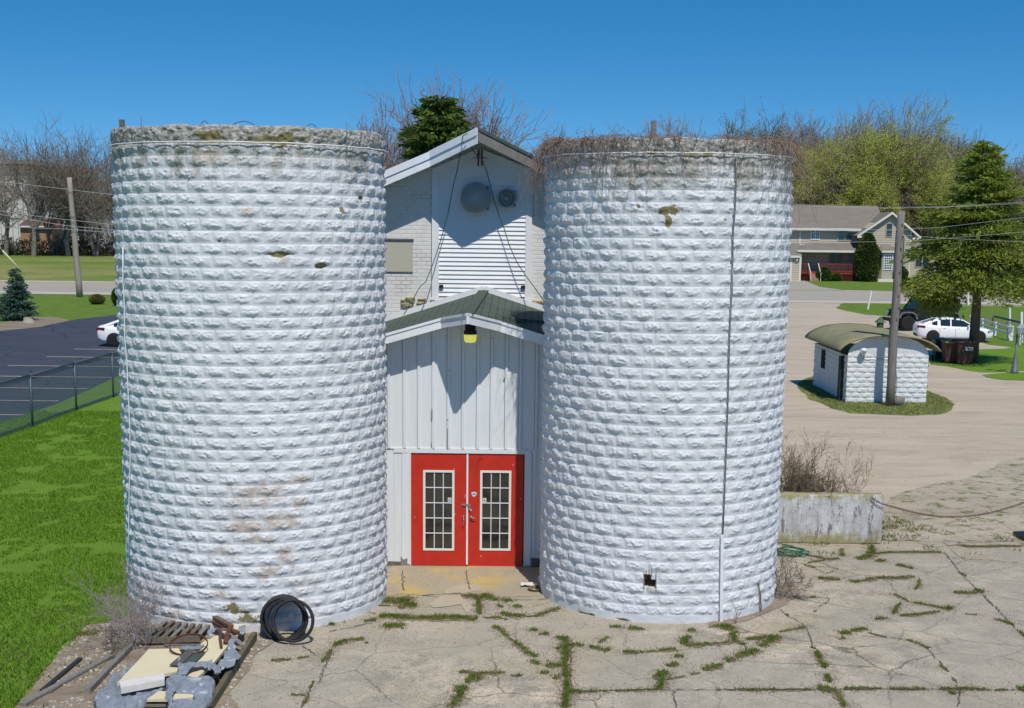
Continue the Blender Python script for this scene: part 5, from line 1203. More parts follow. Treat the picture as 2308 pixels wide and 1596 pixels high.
# ================================================================== RETAINING WALL, CHAIN, HOSE
m_conc, n, b = M_('stained_whitewashed_concrete'); v = coords(n)
sx = n.nodes.new('ShaderNodeSeparateXYZ'); link(n, v, sx.inputs[0])
mp = n.nodes.new('ShaderNodeMapping'); mp.inputs['Scale'].default_value = (3.5, 3.5, 1.0); link(n, v, mp.inputs[0])
col = mix(n, ramp(n, noise(n, mp.outputs[0], 1.2, 6, .7), [(.35, 0.0), (.6, 1.0)]), (.36, .35, .33), (.60, .60, .61))
mp2 = n.nodes.new('ShaderNodeMapping'); mp2.inputs['Scale'].default_value = (1.5, 1.5, 9); link(n, v, mp2.inputs[0])
col = mix(n, ramp(n, noise(n, mp2.outputs[0], 1.5, 5, .7), [(.5, 0.0), (.75, .5)]), col, (.30, .28, .25))
col = mix(n, ramp(n, noise(n, mp.outputs[0], 1.6, 8, .8), [(.54, 0.0), (.58, .9)]), col, (.15, .14, .13))
def zband(lo, hi): 
    mr = node(n, 'ShaderNodeMapRange'); mr.inputs[1].default_value = lo; mr.inputs[2].default_value = hi; link(n, sx.outputs[2], mr.inputs[0])
    a = node(n, 'ShaderNodeMath', operation='MULTIPLY_ADD'); link(n, noise(n, v, 4, 5, .7), a.inputs[0]); a.inputs[1].default_value = 2.4; link(n, mr.outputs[0], a.inputs[2])
    return ramp(n, mix(n, .5, a.outputs[0], 0.0), [(.72, 0.0), (.98, .9)])
WT = A(1880, 1113, 29.95).z
moss = mix(n, noise(n, v, 10, 5, .7), (.20, .17, .045), (.36, .32, .15))
col = mix(n, zband(.42, -.02), col, moss); col = mix(n, zband(WT-.22, WT+.05), col, moss)
link(n, col, b.inputs['Base Color']); b.inputs['Roughness'].default_value = .9; bump(n, b, noise(n, v, 14, 6, .7), .5, .03)
wx_ = G(1980, 1222); wy = 29.85
mb = MB(); L_ = wx_.x - 5.0; nx, nz = 120, 40; vs = []
prof = [(.0, .02), (.0, .5), (.0, .9), (.012, .97), (.03, 1.0), (.28, 1.0), (.31, .97), (.31, 0)]
for i in range(61):
    x = 5.0 + L_*i/60
    for (y, z) in prof:
        w = float(fbm(x*2, z*3, y, 9, 3))-.5; vs.append((x + (w*.05 if i == 60 else 0), wy+y+w*.035, max(0, z*WT + (w*.05 if z > .9 else 0))))
k = len(prof); fs = [[i*k+j, i*k+j+1, (i+1)*k+j+1, (i+1)*k+j] for i in range(60) for j in range(k-1)] + [[60*k+j for j in range(k)]]
mb.add(vs, fs); finish(mb.build('retaining_wall', m_conc, None, True, base=(6.6, wy, 0)), 'short stained whitewashed concrete wall right of the right silo', 'wall')
zc = Z(3000, 1650, 2.1283)
cp = [(1005, 710), (1060, 745), (1150, 775), (1270, 805), (1400, 838), (1520, 858), (1640, 866), (1760, 864), (1880, 853), (1990, 835), (2090, 808), (2190, 780), (2288, 745), (2420, 700)]
CP = [A(*zc(x, y), 29.80 - .02*i) for i, (x, y) in enumerate(cp)]
mb = MB()
tot = []; 
for a, c_ in zip(CP[:-1], CP[1:]):
    L = (c_-a).length; kk = max(1, int(L/.045)); tot += [a.lerp(c_, j/kk) for j in range(kk)]
for i, (a, c_) in enumerate(zip(tot[:-1], tot[1:])):
    d = (c_-a).normalized(); s_ = d.cross(Vector((0, 0, 1))).normalized() if i % 2 else d.cross(d.cross(Vector((0, 0, 1)))).normalized()
    m_ = (a+c_)/2; e = [m_ + d*.034*math.cos(t) + s_*.02*math.sin(t) for t in np.linspace(0, 6.283, 9)]; mb.tube(e, .007, 4, False)
finish(mb.build('chain', m_rust, None, base=CP[0]), 'rusty chain sagging from the end of the concrete wall', 'chain')
# garden hose
m_hose = basic('green_hose', (.02, .20, .11), .4, c2=(.015, .14, .08), scale=4)
mb = MB(); hc = G(*zR5(2020, 905)); R = random.Random(3)
for k in range(6):
    rx, ry = .28+R.uniform(-.05, .12), .26+R.uniform(-.08, .2); ox, oy = R.uniform(-.1, .14), R.uniform(-.15, .15); a0 = R.random()*6
    mb.tube([(hc.x+.05+ox+rx*math.cos(a0+t), hc.y+oy+ry*math.sin(a0+t), .04+.016*k+.012*math.sin(3*t+k)) for t in np.linspace(0, 5.9, 34)], .013, 6, True)
finish(mb.build('garden_hose', m_hose, None, True, base=(hc.x, hc.y, 0)), 'coiled green garden hose lying beside the right silo', 'hose')

# ================================================================== VEHICLES
m_carw = basic('white_car_paint', (.82, .82, .83), .25, spec=.5)
m_carb = basic('black_car_paint', (.008, .009, .012), .12, spec=.7)
m_carg = basic('car_glass', (.015, .025, .03), .05, spec=.9)
m_tyre = basic('tyre_rubber', (.018, .018, .018), .85)
m_rim = basic('dark_rim', (.10, .10, .11), .4, metal=.6)
m_rims = basic('silver_rim', (.45, .46, .47), .35, metal=.8)
m_lampr = basic('red_tail_lens', (.20, .012, .015), .2)
m_lampc = basic('clear_lens', (.35, .37, .38), .1, spec=.8)
m_chr = basic('black_plastic', (.02, .02, .02), .6)
def wheel(t, x, y, r, w, rim, spokes=5):
    R90 = Matrix.Rotation(math.pi/2, 3, 'X')
    e = bpy.data.objects.new('wheel', None); COL.objects.link(e); e.parent = t; e.location = (x, y, r)
    mb = MB(); mb.lathe([(r*.66, -w/2), (r*.94, -w/2), (r, -w*.35), (r, w*.35), (r*.94, w/2), (r*.66, w/2)], (0, 0, 0), 28, R90); mb.build('tyre', m_tyre, e, True, local=True)
    mb = MB(); mb.lathe([(r*.68, -w*.46), (r*.62, -w*.46), (r*.6, -w*.2), (0, -w*.2)], (0, 0, 0), 24, R90); mb.lathe([(r*.68, w*.46), (r*.62, w*.46), (r*.6, w*.2), (0, w*.2)], (0, 0, 0), 24, R90)
    for s in (-1, 1):
        for k in range(spokes):
            a = 2*math.pi*k/spokes+.3; mb.beam((.05*math.cos(a), s*w*.36, .05*math.sin(a)), (r*.66*math.cos(a), s*w*.40, r*.66*math.sin(a)), .04 if spokes > 6 else .07, .03, (0, 1, 0))
        mb.lathe([(.07, s*w*.30), (.06, s*w*.44), (0, s*w*.45)], (0, 0, 0), 12, R90)
    mb.build('rim', rim, e, False, local=True)
def loft(mb, stations, close=True):
    n = len(stations[0]); vs = [p for s in stations for p in s]
    fs = [[i*n+k, i*n+k+1, (i+1)*n+k+1, (i+1)*n+k] for i in range(len(stations)-1) for k in range(n-1)]
    if close: fs += [list(range(n))[::-1], [(len(stations)-1)*n+k for k in range(n)]]
    mb.add(vs, fs); return fs
def sedan(label, loc, rz, rim, spokes, s=1.0):
    t = thing('parked_car', label, 'car', loc, rz)
    Wm = .91
    def sec(x, zb, zt, w, tuck=.0):
        h = [(w*.80, zb), (w*.95, zb+.05), (w*.99, zb+.18), (w, (zb+zt)*.5), (w*.985, zt-.12), (w*.93, zt-.03), (w*.80, zt+.01), (w*.4, zt+.03)]
        return [(x, -y, z) for y, z in h] + [(x, y, z) for y, z in h[::-1]]
    st = [(2.33, .34, .60, .55), (2.28, .26, .68, .70), (2.12, .20, .76, .82), (1.8, .18, .84, .89), (1.35, .18, .90, .91), (.95, .18, .95, .91), (0, .18, .97, .915), (-1.0, .18, 1.0, .91), (-1.6, .19, 1.04, .905), (-2.0, .22, 1.07, .88), (-2.22, .30, 1.06, .82), (-2.32, .40, .98, .74), (-2.34, .48, .86, .68)]
    mb = MB(); loft(mb, [sec(*q) for q in st])
    body = mb.build('body', m_carw, t, True, local=True)
    # cabin
    cs = [(1.12, .94, .94, .80, .78), (.42, .95, 1.37, .80, .60), (.30, .95, 1.40, .80, .60), (-.28, .96, 1.46, .80, .61), (-.36, .96, 1.46, .80, .61), (-.95, .98, 1.43, .79, .60), (-1.12, .99, 1.39, .78, .59), (-1.45, 1.01, 1.24, .76, .60), (-1.95, 1.06, 1.07, .74, .70)]
    mb = MB(); n = 6
    def cab(x, zb, zt, wb, wt, k): return [(x, -wb-k, zb), (x, -wt-k-.02, zt-.06*(zt > zb+.1)), (x, -wt+.08, zt+k), (x, wt-.08, zt+k), (x, wt+.02+k, zt-.06*(zt > zb+.1)), (x, wb+k, zb)]
    ss = [cab(*q, 0) for q in cs]; loft(mb, ss, False); mb.build('windows', m_carg, t, False, local=True)
    mb = MB(); ss = [cab(*q, .012) for q in cs]
    for i in range(len(cs)-1):
        a, c_ = ss[i], ss[i+1]
        roofp = 1 <= i <= 5
        pil = i in (1, 3, 5)
        if roofp: mb.add([a[1], a[2], a[3], a[4], c_[1], c_[2], c_[3], c_[4]], [[0, 1, 5, 4], [1, 2, 6, 5], [2, 3, 7, 6]])
        if pil and i != 1: mb.add([a[0], a[1], c_[1], c_[0]], [[0, 1, 2, 3]]); mb.add([a[4], a[5], c_[5], c_[4]], [[0, 1, 2, 3]])
        if i in (6, 7): mb.add([a[0], a[1], c_[1], c_[0]], [[0, 1, 2, 3]]) if i == 7 else None
    for s in (-1, 1):
        mb.beam((1.12, s*.79, .95), (.42, s*.62, 1.36), .06, .05, (0, s, .3)); mb.beam((-1.12, s*.61, 1.37), (-1.95, s*.73, 1.07), .12, .05, (0, s, .5))
    mb.build('roof', m_carw, t, False, local=True)
    for s in (-1, 1):
        MB().lathe([(.40, 0), (.40, .02), (.30, .02)], (1.42, s*.905, .34), 24, Matrix.Rotation(-s*math.pi/2, 3, 'X')).build('wheel_arch', m_chr, t, False, local=True)
        MB().lathe([(.40, 0), (.40, .02), (.30, .02)], (-1.40, s*.905, .34), 24, Matrix.Rotation(-s*math.pi/2, 3, 'X')).build('wheel_arch', m_chr, t, False, local=True)
        wheel(t, 1.42, s*.84, .335, .22, rim, spokes); wheel(t, -1.40, s*.84, .335, .22, rim, spokes)
        MB().box((2.08, s*.80, .70), (.34, .10, .12), Matrix.Rotation(-s*.6, 3, 'Z'), .03).build('headlight', m_lampc, t, False, local=True)
        MB().box((-2.12, s*.80, .93), (.50, .12, .14), Matrix.Rotation(s*.35, 3, 'Z'), .03).build('tail_light', m_lampr, t, False, local=True)
        MB().box((.72, s*.96, 1.0), (.12, .16, .12), None, .03).build('mirror', m_carw, t, False, local=True)
        for x in (.15, -.72): MB().box((x, s*.915, .86), (.16, .03, .03), None, .01).build('door_handle', m_carw, t, False, local=True)
        mb = MB()
        for x in (.95, -.05, -1.0): mb.box((x, s*.912, .58), (.012, .012, .62))
        mb.box((0, s*.905, .20), (2.0, .03, .06)); mb.build('door_seams', m_chr, t, False, local=True)
    MB().box((-2.33, 0, .72), (.02, .42, .14)).build('licence_plate', basic('plate', (.35, .38, .42), .5), t, False, local=True)
    MB().box((2.30, 0, .42), (.06, .9, .14), None, .02).build('grille', m_chr, t, False, local=True)
    MB().box((-2.26, 0, .36), (.10, 1.2, .14), None, .03).build('rear_valance', m_chr, t, False, local=True)
    return t
wa, wb_ = G(*zr(1445, 618)), G(*zr(1882, 626)); d = (wb_-wa); hd = math.atan2(d.y, d.x); sc = d.length/2.82
mid = (wa+wb_)/2 + Vector((-math.sin(hd), math.cos(hd), 0))*.9*sc
c1 = sedan('white sedan parked behind the trash bins beneath the spruce', (mid.x, mid.y, .02), hd, m_rims, 5); c1.scale = (sc,)*3
wa = G(*z2(1038, 528)); sc2 = 1.08
c2 = sedan('white car in the left parking lot, mostly hidden by the silo', (wa.x + 1.40*sc2, wa.y + .9*sc2, .02), 0, m_rims, 10); c2.scale = (sc2,)*3
def suv(label, loc, rz, s):
    t = thing('off_road_vehicle', label, 'car', loc, rz)
    b_ = .06
    def B(nm, c, d, m, bev=b_, rot=None): return MB().box(c, d, rot, bev).build(nm, m, t, False, local=True)
    B('body', (-.45, 0, .98), (3.0, 1.56, .72), m_carb); B('hood', (1.45, 0, 1.08), (1.25, 1.36, .42), m_carb, .08)
    mb = MB(); mb.prism([(1.0, -.70, 1.32), (.55, -.66, 1.86), (-1.95, -.66, 1.88), (-2.0, -.70, 1.32)], (0, 1.38, 0)); mb.build('cabin_glass', m_carg, t, False, local=True)
    B('roof', (-.72, 0, 1.90), (2.6, 1.40, .09), m_carb, .03)
    mb = MB()
    for s_ in (-1, 1):
        mb.beam((1.02, s_*.70, 1.32), (.56, s_*.68, 1.88), .07, .06, (0, s_, 0))
        for x in (-.30, -1.25, -1.98): mb.beam((x, s_*.70, 1.30), (x, s_*.67, 1.88), .10, .05, (0, s_, 0))
    mb.beam((1.03, -.7, 1.34), (1.03, .7, 1.34), .08, .06); mb.build('pillars', m_carb, t, False, local=True)
    B('grille', (2.09, 0, 1.03), (.06, 1.2, .40), m_rim, .02)
    mb = MB()
    for k in range(7): mb.box((2.13, -.36+.12*k, 1.05), (.02, .05, .26))
    mb.build('grille_slots', m_dark, t, False, local=True)
    B('front_bumper', (2.28, 0, .66), (.24, 1.6, .22), m_chr, .05); B('rear_bumper', (-2.12, 0, .66), (.18, 1.5, .2), m_chr, .05)
    for s_ in (-1, 1):
        MB().lathe([(.12, 0), (.12, .04), (0, .06)], (2.11, s_*.47, 1.06), 16, Matrix.Rotation(math.pi/2, 3, 'Y')).build('headlight', m_lampc, t, True, local=True)
        for x in (1.38, -1.42):
            mb = MB(); mb.prism([(x+.62, s_*.72, .78), (x+.48, s_*.72, 1.06), (x+.25, s_*.72, 1.16), (x-.25, s_*.72, 1.16), (x-.5, s_*.72, 1.02), (x-.62, s_*.72, .72), (x-.52, s_*.72, .70), (x-.42, s_*.72, .98), (x-.2, s_*.72, 1.09), (x+.22, s_*.72, 1.09), (x+.42, s_*.72, 1.0), (x+.52, s_*.72, .76)], (0, s_*.22, 0)); mb.build('fender_flare', m_greymetal, t, False, local=True)
            wheel(t, x, s_*.80, .46, .30, m_rim, 8)
        MB().box((.75, s_*.92, 1.42), (.10, .2, .2), None, .04).build('mirror', m_carb, t, False, local=True)
        for x in (-.15, -1.15): MB().box((x, s_*.80, 1.16), (.18, .04, .04), None, .01).build('door_handle', m_greymetal, t, False, local=True)
        MB().box((0, s_*.74, .60), (1.7, .1, .08), None, .02).build('side_step', m_chr, t, False, local=True)
    t.scale = (s,)*3; return t
sv = G(*zr(1155, 512)); hv = math.radians(188)
suv('black off-road vehicle with big tyres parked behind the white sedan', (sv.x + 1.38*math.cos(hv-math.pi)*1.15 + .2, sv.y + .95, .02), hv, 1.15)

# ================================================================== BINS, LAMP POST, FENCES, POLES
def wheelie(label, loc, col, lid, h=1.08, w=.62, rz=0):
    t = thing('trash_bin', label, 'trash bin', loc, rz, 'trash bins under the spruce')
    mb = MB(); b0, b1 = w*.38, w*.5
    vs = [(-b0, -b0, .06), (b0, -b0, .06), (b0, b0, .06), (-b0, b0, .06), (-b1, -b1*1.1, h), (b1, -b1*1.1, h), (b1, b1*1.1, h), (-b1, b1*1.1, h)]
    mb.add(vs, [[3, 2, 1, 0], [0, 1, 5, 4], [1, 2, 6, 5], [2, 3, 7, 6], [3, 0, 4, 7], [4, 5, 6, 7]]); mb.box((0, -b1*.9, h-.10), (w*1.05, .12, .10), None, .02); mb.build('body', col, t, False, local=True)
    mb = MB(); mb.box((0, 0, h+.05), (w*1.1, w*1.25, .09), Matrix.Rotation(.05, 3, 'X'), .035); mb.build('lid', lid, t, False, local=True)
    for s in (-1, 1): MB().lathe([(.13, -.03), (.13, .03), (.04, .03)], (s*b0*1.05, b0, .13), 16, Matrix.Rotation(math.pi/2, 3, 'Y')).build('wheel', m_tyre, t, False, local=True)
    MB().tube([(-b1*.8, b1*1.2, h-.02), (b1*.8, b1*1.2, h-.02)], .02, 6).build('handle', m_chr, t, False, local=True)
    return t
m_brn = basic('brown_bin_plastic', (.13, .055, .05), .55, c2=(.09, .035, .03), scale=2)
m_bk = basic('black_bin_plastic', (.02, .03, .045), .4)
gA, gB_, gC = G(*zr(1500, 795)), G(*zr(1615, 820)), G(*zr(1730, 828))
kk = 1.25
t = wheelie('dark round-topped bin standing left of the brown ones', (gA.x, gA.y, .02), m_bk, m_bk, 1.12, .62)
t = wheelie('brown bin with mustard yellow lid between the dark bin and the labelled one', (gB_.x, gB_.y+.1, .02), m_brn, basic('mustard_lid', (.28, .22, .05), .6), 1.10, .80)
t = wheelie('brown bin with white address label nearest the spruce trunk', (gC.x, gC.y, .02), m_brn, m_brn, 1.16, .92)
mb = MB(); mb.box((.10, -.55, .86), (.40, .02, .17)); mb.build('address_label', m_sw, t, False, local=True)
mb = MB()
for i, x in enumerate((-.05, .05, .15, .23)): mb.box((x, -.563, .86), (.04 if i != 1 else .08, .01, .09))
mb.build('address_digits', m_chr, t, False, local=True)
gl = G(2286, 842)
t = thing('lamp_post', 'slim grey lantern post on the right lawn at the picture edge', 'lamp post', gl)
zt_ = A(2290, 752, gl.y).z
mb = MB(); mb.lathe([(.20, 0), (.20, .12), (.15, .2), (.14, .55), (.10, .62), (.085, .9), (.045, 1.0), (.04, zt_)], (0, 0, 0), 14); mb.build('post', m_greymetal, t, True, local=True)
for k in range(3):
    a = k*2.1+.4; c_ = Vector((.38*math.cos(a), .38*math.sin(a), zt_+.0))
    MB().tube([(0, 0, zt_-.1), (c_.x*.6, c_.y*.6, zt_-.18), c_+Vector((0, 0, -.02))], .018, 6).build('arm', m_greymetal, t, True, local=True)
    ln = MB(); ln.lathe([(.06, 0), (.14, .04), (.17, .28), (.19, .30), (.06, .42), (0, .48)], c_, 8).build('lantern', basic('lantern_glass', (.30, .34, .36), .2, spec=.6), t, False, local=True)
# chain link fence
mf = basic('green_grey_fence', (.10, .15, .17), .5, metal=.3)
fxy = [(-17.0, 33.0), (-16.9, 37.4), (-16.8, 41.7), (-16.5, 46.04), (-16.35, 50.3), (-16.1, 54.2), (-15.9, 58.4), (-15.7, 62.5)]
t = thing('chain_link_fence', 'chain link fence with dark posts between the lawn and parking lot', 'fence', (-16.9, 37, 0)); FH = 1.80
for x, y in fxy: MB().tube([(x, y, 0), (x, y, FH+.04)], .042, 8).build('post', mf, t, True)
for a, c_ in zip(fxy[:-1], fxy[1:]): MB().tube([(a[0], a[1], FH), (c_[0], c_[1], FH)], .032, 8).build('top_rail', mf, t, True)
P0, P1 = [], []
for a, c_ in zip(fxy[:-1], fxy[1:]):
    a, c_ = np.array(a), np.array(c_); L = np.linalg.norm(c_-a); u = (c_-a)/L; H_ = FH-.03; s = -H_
    while s < L:
        for sg_ in (1, -1):
            s0, z0_, s1, z1_ = s, .03, s+H_, H_
            if s0 < 0: z0_ += -s0; s0 = 0
            if s1 > L: z1_ -= s1-L; s1 = L
            if sg_ < 0: s0, s1 = L-s0, L-s1
            p, q = a+u*s0, a+u*s1; P0.append((p[0], p[1], z0_)); P1.append((q[0], q[1], z1_))
        s += .078
V, F = segmesh(P0, P1, [.0042]*len(P0), [.0042]*len(P0), 3); me = npmesh('wire_mesh', V, F, mf); me.transform(Matrix.Translation(-t.location)); put('wire_mesh', me, t)
# white rail fence at right
def rail_fence(name, label, posts, rails, w, mt, pw=.14, capf=1.0, cat='fence'):
    t = thing(name, label, cat, posts[0][0])
    for g, h in posts: MB().box((g.x, g.y, h/2), (pw, pw, h), None, .01).build('post', mt, t)
    for (a, ha), (c_, hc_) in zip(posts[:-1], posts[1:]):
        for r in rails: MB().beam((a.x, a.y-.08, ha*r), (c_.x, c_.y-.08, hc_*r), .035, w).build('rail', mt, t)
    return t
zq = Z(3450, 1050, 3.192)
Pq = lambda x, y, yt: (G(*zq(x, y)), A(*zq(x, yt), G(*zq(x, y)).y).z)
rail_fence('rail_fence', 'white painted rail fence running down the lawn right of the spruce', [Pq(1310, 790, 650), Pq(1460, 850, 695), Pq(1625, 915, 738), Pq(1790, 975, 785)], (.5, .88), .14, m_white)
rail_fence('rail_fence', 'short white fence section at the right picture edge', [Pq(1820, 978, 785), Pq(1945, 1030, 880), (G(*zq(2080, 1045)), 1.2)][1:], (.45, .9), .14, m_white)
g_, h_ = Pq(1820, 978, 785); finish(MB().box((g_.x, g_.y, h_/2), (.30, .14, h_), None, .01).build('white_post', m_white, None, base=(g_.x, g_.y, 0)), 'wide white gate post at the low end of the rail fence', 'post')
rail_fence('wooden_fence', 'weathered grey rail fence beyond the white one', [Pq(1480, 790, 690), Pq(1600, 790, 650), Pq(1985, 880, 740)], (.9,), .16, m_greywood)
rail_fence('wooden_fence', 'grey rails crossing behind the white fence at the picture edge', [Pq(1640, 830, 738), Pq(2050, 830, 735)], (.9,), .14, m_greywood)
for x, yb, yt, lean, lab in ((1815, 800, 540, -.1, 'tall thin white stake rising from the fence left of the lantern'), (1965, 1000, 610, 0, 'tall thin white stake right at the picture edge by the lantern'), (10, 580, 340, .45, 'white leaning marker post on the verge beside the road'), (1285, 525, 380, 0, 'white post seen through the spruce branches by the road')):
    g = G(*zq(x, yb)); tp = A(*zq(x + (45 if lean > .3 else 0), yt), g.y); finish(MB().beam(g, tp, .13, .12, (0, 1, 0)).build('white_stake', m_white, None, base=g), lab, 'post')
# utility poles
def pole(label, base, top, r0, r1, mt, extra=None):
    t = thing('utility_pole', label, 'pole', base); P = [base.lerp(top, i/8) + Vector((.02*math.sin(i*1.7), 0, 0)) for i in range(9)]; P[0].z = -.1
    MB().tube(P, [r0+(r1-r0)*i/8 for i in range(9)], 14).build('pole_shaft', mt, t, True); return t
m_pole1 = basic('pale_weathered_pole', (.36, .31, .26), .85, c2=(.28, .24, .2), scale=2, stretch=(4, 4, .4), bst=.3)
m_pole2 = basic('grey_cracked_pole', (.25, .23, .205), .9, c2=(.15, .13, .115), scale=5, stretch=(5, 5, .35), bst=.6, bscale=14, c3=(.20, .10, .06), s3=.7, t3=(.6, .75))
pb = G(180, 670); pole('leaning pale wooden utility pole beside the road at left', pb, A(156, 400, pb.y), .30, .22, m_pole1)
pb2 = G(2005, 915); tpole = pole('grey cracked wooden pole standing in front of the small shed', pb2, A(2031, 476, pb2.y), .185, .145, m_pole2)
for k in range(9):
    q = pb2.lerp(A(2031, 476, pb2.y), .45+.06*k); MB().box((q.x+.06+(.05 if k % 2 else -.02), q.y-.15, q.z), (.05, .06, .09), None, .01).build('climbing_bolt', m_rust, tpole)
zbk = Z(3100, 1100, 2.367)
sc_ = G(*zbk(1110, 1215)); finish(MB().lathe([(.22, 0), (.30, .12), (.33, .34), (.26, .36), (0, .30)], (sc_.x, sc_.y, 0), 9).build('tree_stump', m_greywood, None, True, base=sc_), 'small grey stump at the foot of the pole', 'stump')
P = [A(*zbk(x, y), pb2.y-.05) for x, y in ((1108, 600), (1112, 700), (1098, 850), (1112, 1000), (1100, 1100), (1108, 1190))]
MB().tube(P, .014, 5).build('ground_wire', m_greymetal, tpole, True)
zg = Z(0, 350, 1.7733)
a, c_ = A(*zg(-30, 1080), 118), G(*zg(185, 1335)); 
finish(MB().tube([A(*zg(17, 1147), 110), A(*zg(147, 1288), 110)], .07, 8).build('guy_wire_guard', basic('yellow_guard', (.62, .56, .30), .6), None, True, base=A(*zg(147, 1288), 110)), 'pale yellow guard sleeve on the slanting guy wire at left', 'wire guard')
finish(MB().tube([A(*zg(-60, 1060), 110), A(*zg(17, 1147), 110), A(*zg(147, 1288), 110), A(*zg(180, 1324), 110)], .02, 5).build('guy_wire', m_steel, None, True, base=A(*zg(180, 1324), 110)), 'guy wire slanting down beyond the small blue spruce', 'cable')
def wires(zf_, lst, Y, r, grp, mt):
    for pts, lab in lst:
        P = [A(*zf_(x, y), Y) for x, y in pts]
        finish(MB().tube(P, r, 5, False).build('power_line', mt, None, True, base=P[0]), lab, 'power line', grp)
m_wire = basic('pale_wire', (.42, .42, .43), .5); m_wired = basic('dark_wire', (.04, .04, .045), .6)
wires(zf, [([(-400, 400), (310, 470), (640, 508), (990, 548), (1300, 588), (1750, 635)], 'top power line of the leaning pole at left'),
           ([(-400, 790), (40, 853), (300, 893), (640, 940), (1010, 980), (1300, 1010), (1750, 1060)], 'pale power line halfway up the leaning pole'),
           ([(-400, 830), (0, 898), (380, 965), (850, 1045), (1050, 1070), (1300, 1090), (1750, 1130)], 'second pale power line below the halfway one at left'),
           ([(-400, 1060), (350, 1085), (1020, 1110), (1300, 1135), (1750, 1168)], 'lowest pale power line on the leaning pole')], 126.8, .022, 'power lines on the leaning pole', m_wire)
wires(zf, [([(-400, 985), (0, 970), (400, 950), (850, 928), (1200, 940), (1750, 975)], 'dark power line crossing the leaning pole at left')], 126.9, .022, 'power lines on the leaning pole', m_wired)
z1 = Z(3100, 350, 1.7733)
wires(z1, [([(-200, 815), (100, 828), (400, 842), (700, 850), (1180, 842), (1800, 810)], 'upper power line running over the beige house roof'), ([(-200, 808), (100, 820), (400, 834), (700, 843), (1180, 838), (1800, 800)], 'topmost power line over the beige house roof'),
           ([(-200, 990), (90, 999), (400, 1003), (860, 1000), (1150, 983), (1800, 905)], 'power line crossing the house gable window'), ([(-100, 955), (130, 972), (500, 1010), (860, 1038), (1200, 1062), (1800, 1090)], 'dark line slanting across the beige house front'),
           ([(-100, 1082), (90, 1088), (550, 1087), (900, 1082), (1200, 1060), (1800, 1010)], 'power line in front of the porch roof')], 54.25, .0055, 'power lines on the cracked pole', m_wire)

# ================================================================== TYRES, PALLETS AND THE PILE BY THE LEFT SILO
zt3 = Z(0, 2200, 1.6486); zp = Z(350, 2350, 3.297)
def tyre_ring(label, cx, cy, Y, R_, w, th, tilt, yaw, seed):
    c = A(*zt3(cx, cy), Y); t = thing('old_tyre', label, 'tyre', (c.x, c.y, c.z-R_), 0, None)
    M = Matrix.Rotation(yaw, 3, 'Z') @ Matrix.Rotation(math.pi/2 - tilt, 3, 'X'); n = 56
    prof = [(R_-th, -w*.30), (R_-th*.75, -w*.48), (R_-th*.2, -w*.5), (R_, -w*.34), (R_+.004, 0), (R_, w*.34), (R_-th*.2, w*.5), (R_-th*.75, w*.48), (R_-th, w*.30), (R_-th*.8, w*.2), (R_-th*.8, -w*.2), (R_-th, -w*.30)]
    mb = MB(); vs = []
    for r, z in prof[:-1]:
        for k in range(n):
            a = 2*math.pi*k/n; rr = r; vs.append(M @ Vector((rr*math.cos(a), rr*math.sin(a), z)) + Vector((0, 0, R_)))
    m = len(prof)-1; mb.add(vs, [[i*n+k, i*n+(k+1) % n, ((i+1) % m)*n+(k+1) % n, ((i+1) % m)*n+k] for i in range(m) for k in range(n)])
    mb.build('tread', m_rubber, t, True, local=True)
    mb = MB(); vs = []
    for r, z in ((R_-th*.98, -w*.44), (R_-th*.80, -w*.50), (R_-th*.62, -w*.505), (R_-th*.62, -w*.46)):
        for k in range(n): a = 2*math.pi*k/n; vs.append(M @ Vector((r*math.cos(a), r*math.sin(a), z)) + Vector((0, 0, R_)))
    mb.add(vs, [[i*n+k, i*n+(k+1) % n, (i+1)*n+(k+1) % n, (i+1)*n+k] for i in range(3) for k in range(n)])
    mb.build('bead_ring', m_rust, t, True, local=True); return t
tyre_ring('rearmost black tyre leaning directly on the left silo', 1858, 425, 22.42, .385, .44, .055, .14, .10, 1)
tyre_ring('middle rusty-edged tyre of the three leaning on the silo', 1882, 438, 22.22, .365, .10, .05, .20, -.02, 2)
tyre_ring('front thin tyre of the three leaning on the silo', 1922, 446, 22.0, .365, .07, .048, .24, -.10, 3)

def px(x, y, z=0): return G(*zp(x, y), z)
# flat pallet leaning on the pile
c0, c1_, c2_, c3_ = px(700, 745, .0), px(1470, 720, .0), px(1690, 352, .16), px(985, 392, .16)
pl = thing('wooden_pallet', 'weathered slatted pallet lying against the foot of the left silo', 'pallet', ((c0+c1_)/2))
def bil(u, v, z=0): a = c0.lerp(c1_, u); d = c3_.lerp(c2_, u); q = a.lerp(d, v); q.z = .02+z; return q
for v_ in (.03, .5, .97): MB().beam(bil(0, v_, .06), bil(1, v_, .06), .045, .10).build('stringer', m_oldwood, pl)
for i in range(7):
    u = .05+.90*i/6; MB().beam(bil(u, 0, .125), bil(u, 1, .125), .062 if i % 2 else .075, .018).build('slat', m_oldwood if i % 3 else m_greywood, pl)
MB().beam(bil(0, -.02, .10), bil(1, -.02, .10), .02, .10).build('front_board', m_oldwood, pl)
for i in range(3): u = .1+.4*i; MB().beam(bil(u, 0, .01), bil(u, 1, .01), .09, .016).build('bottom_slat', m_oldwood, pl)
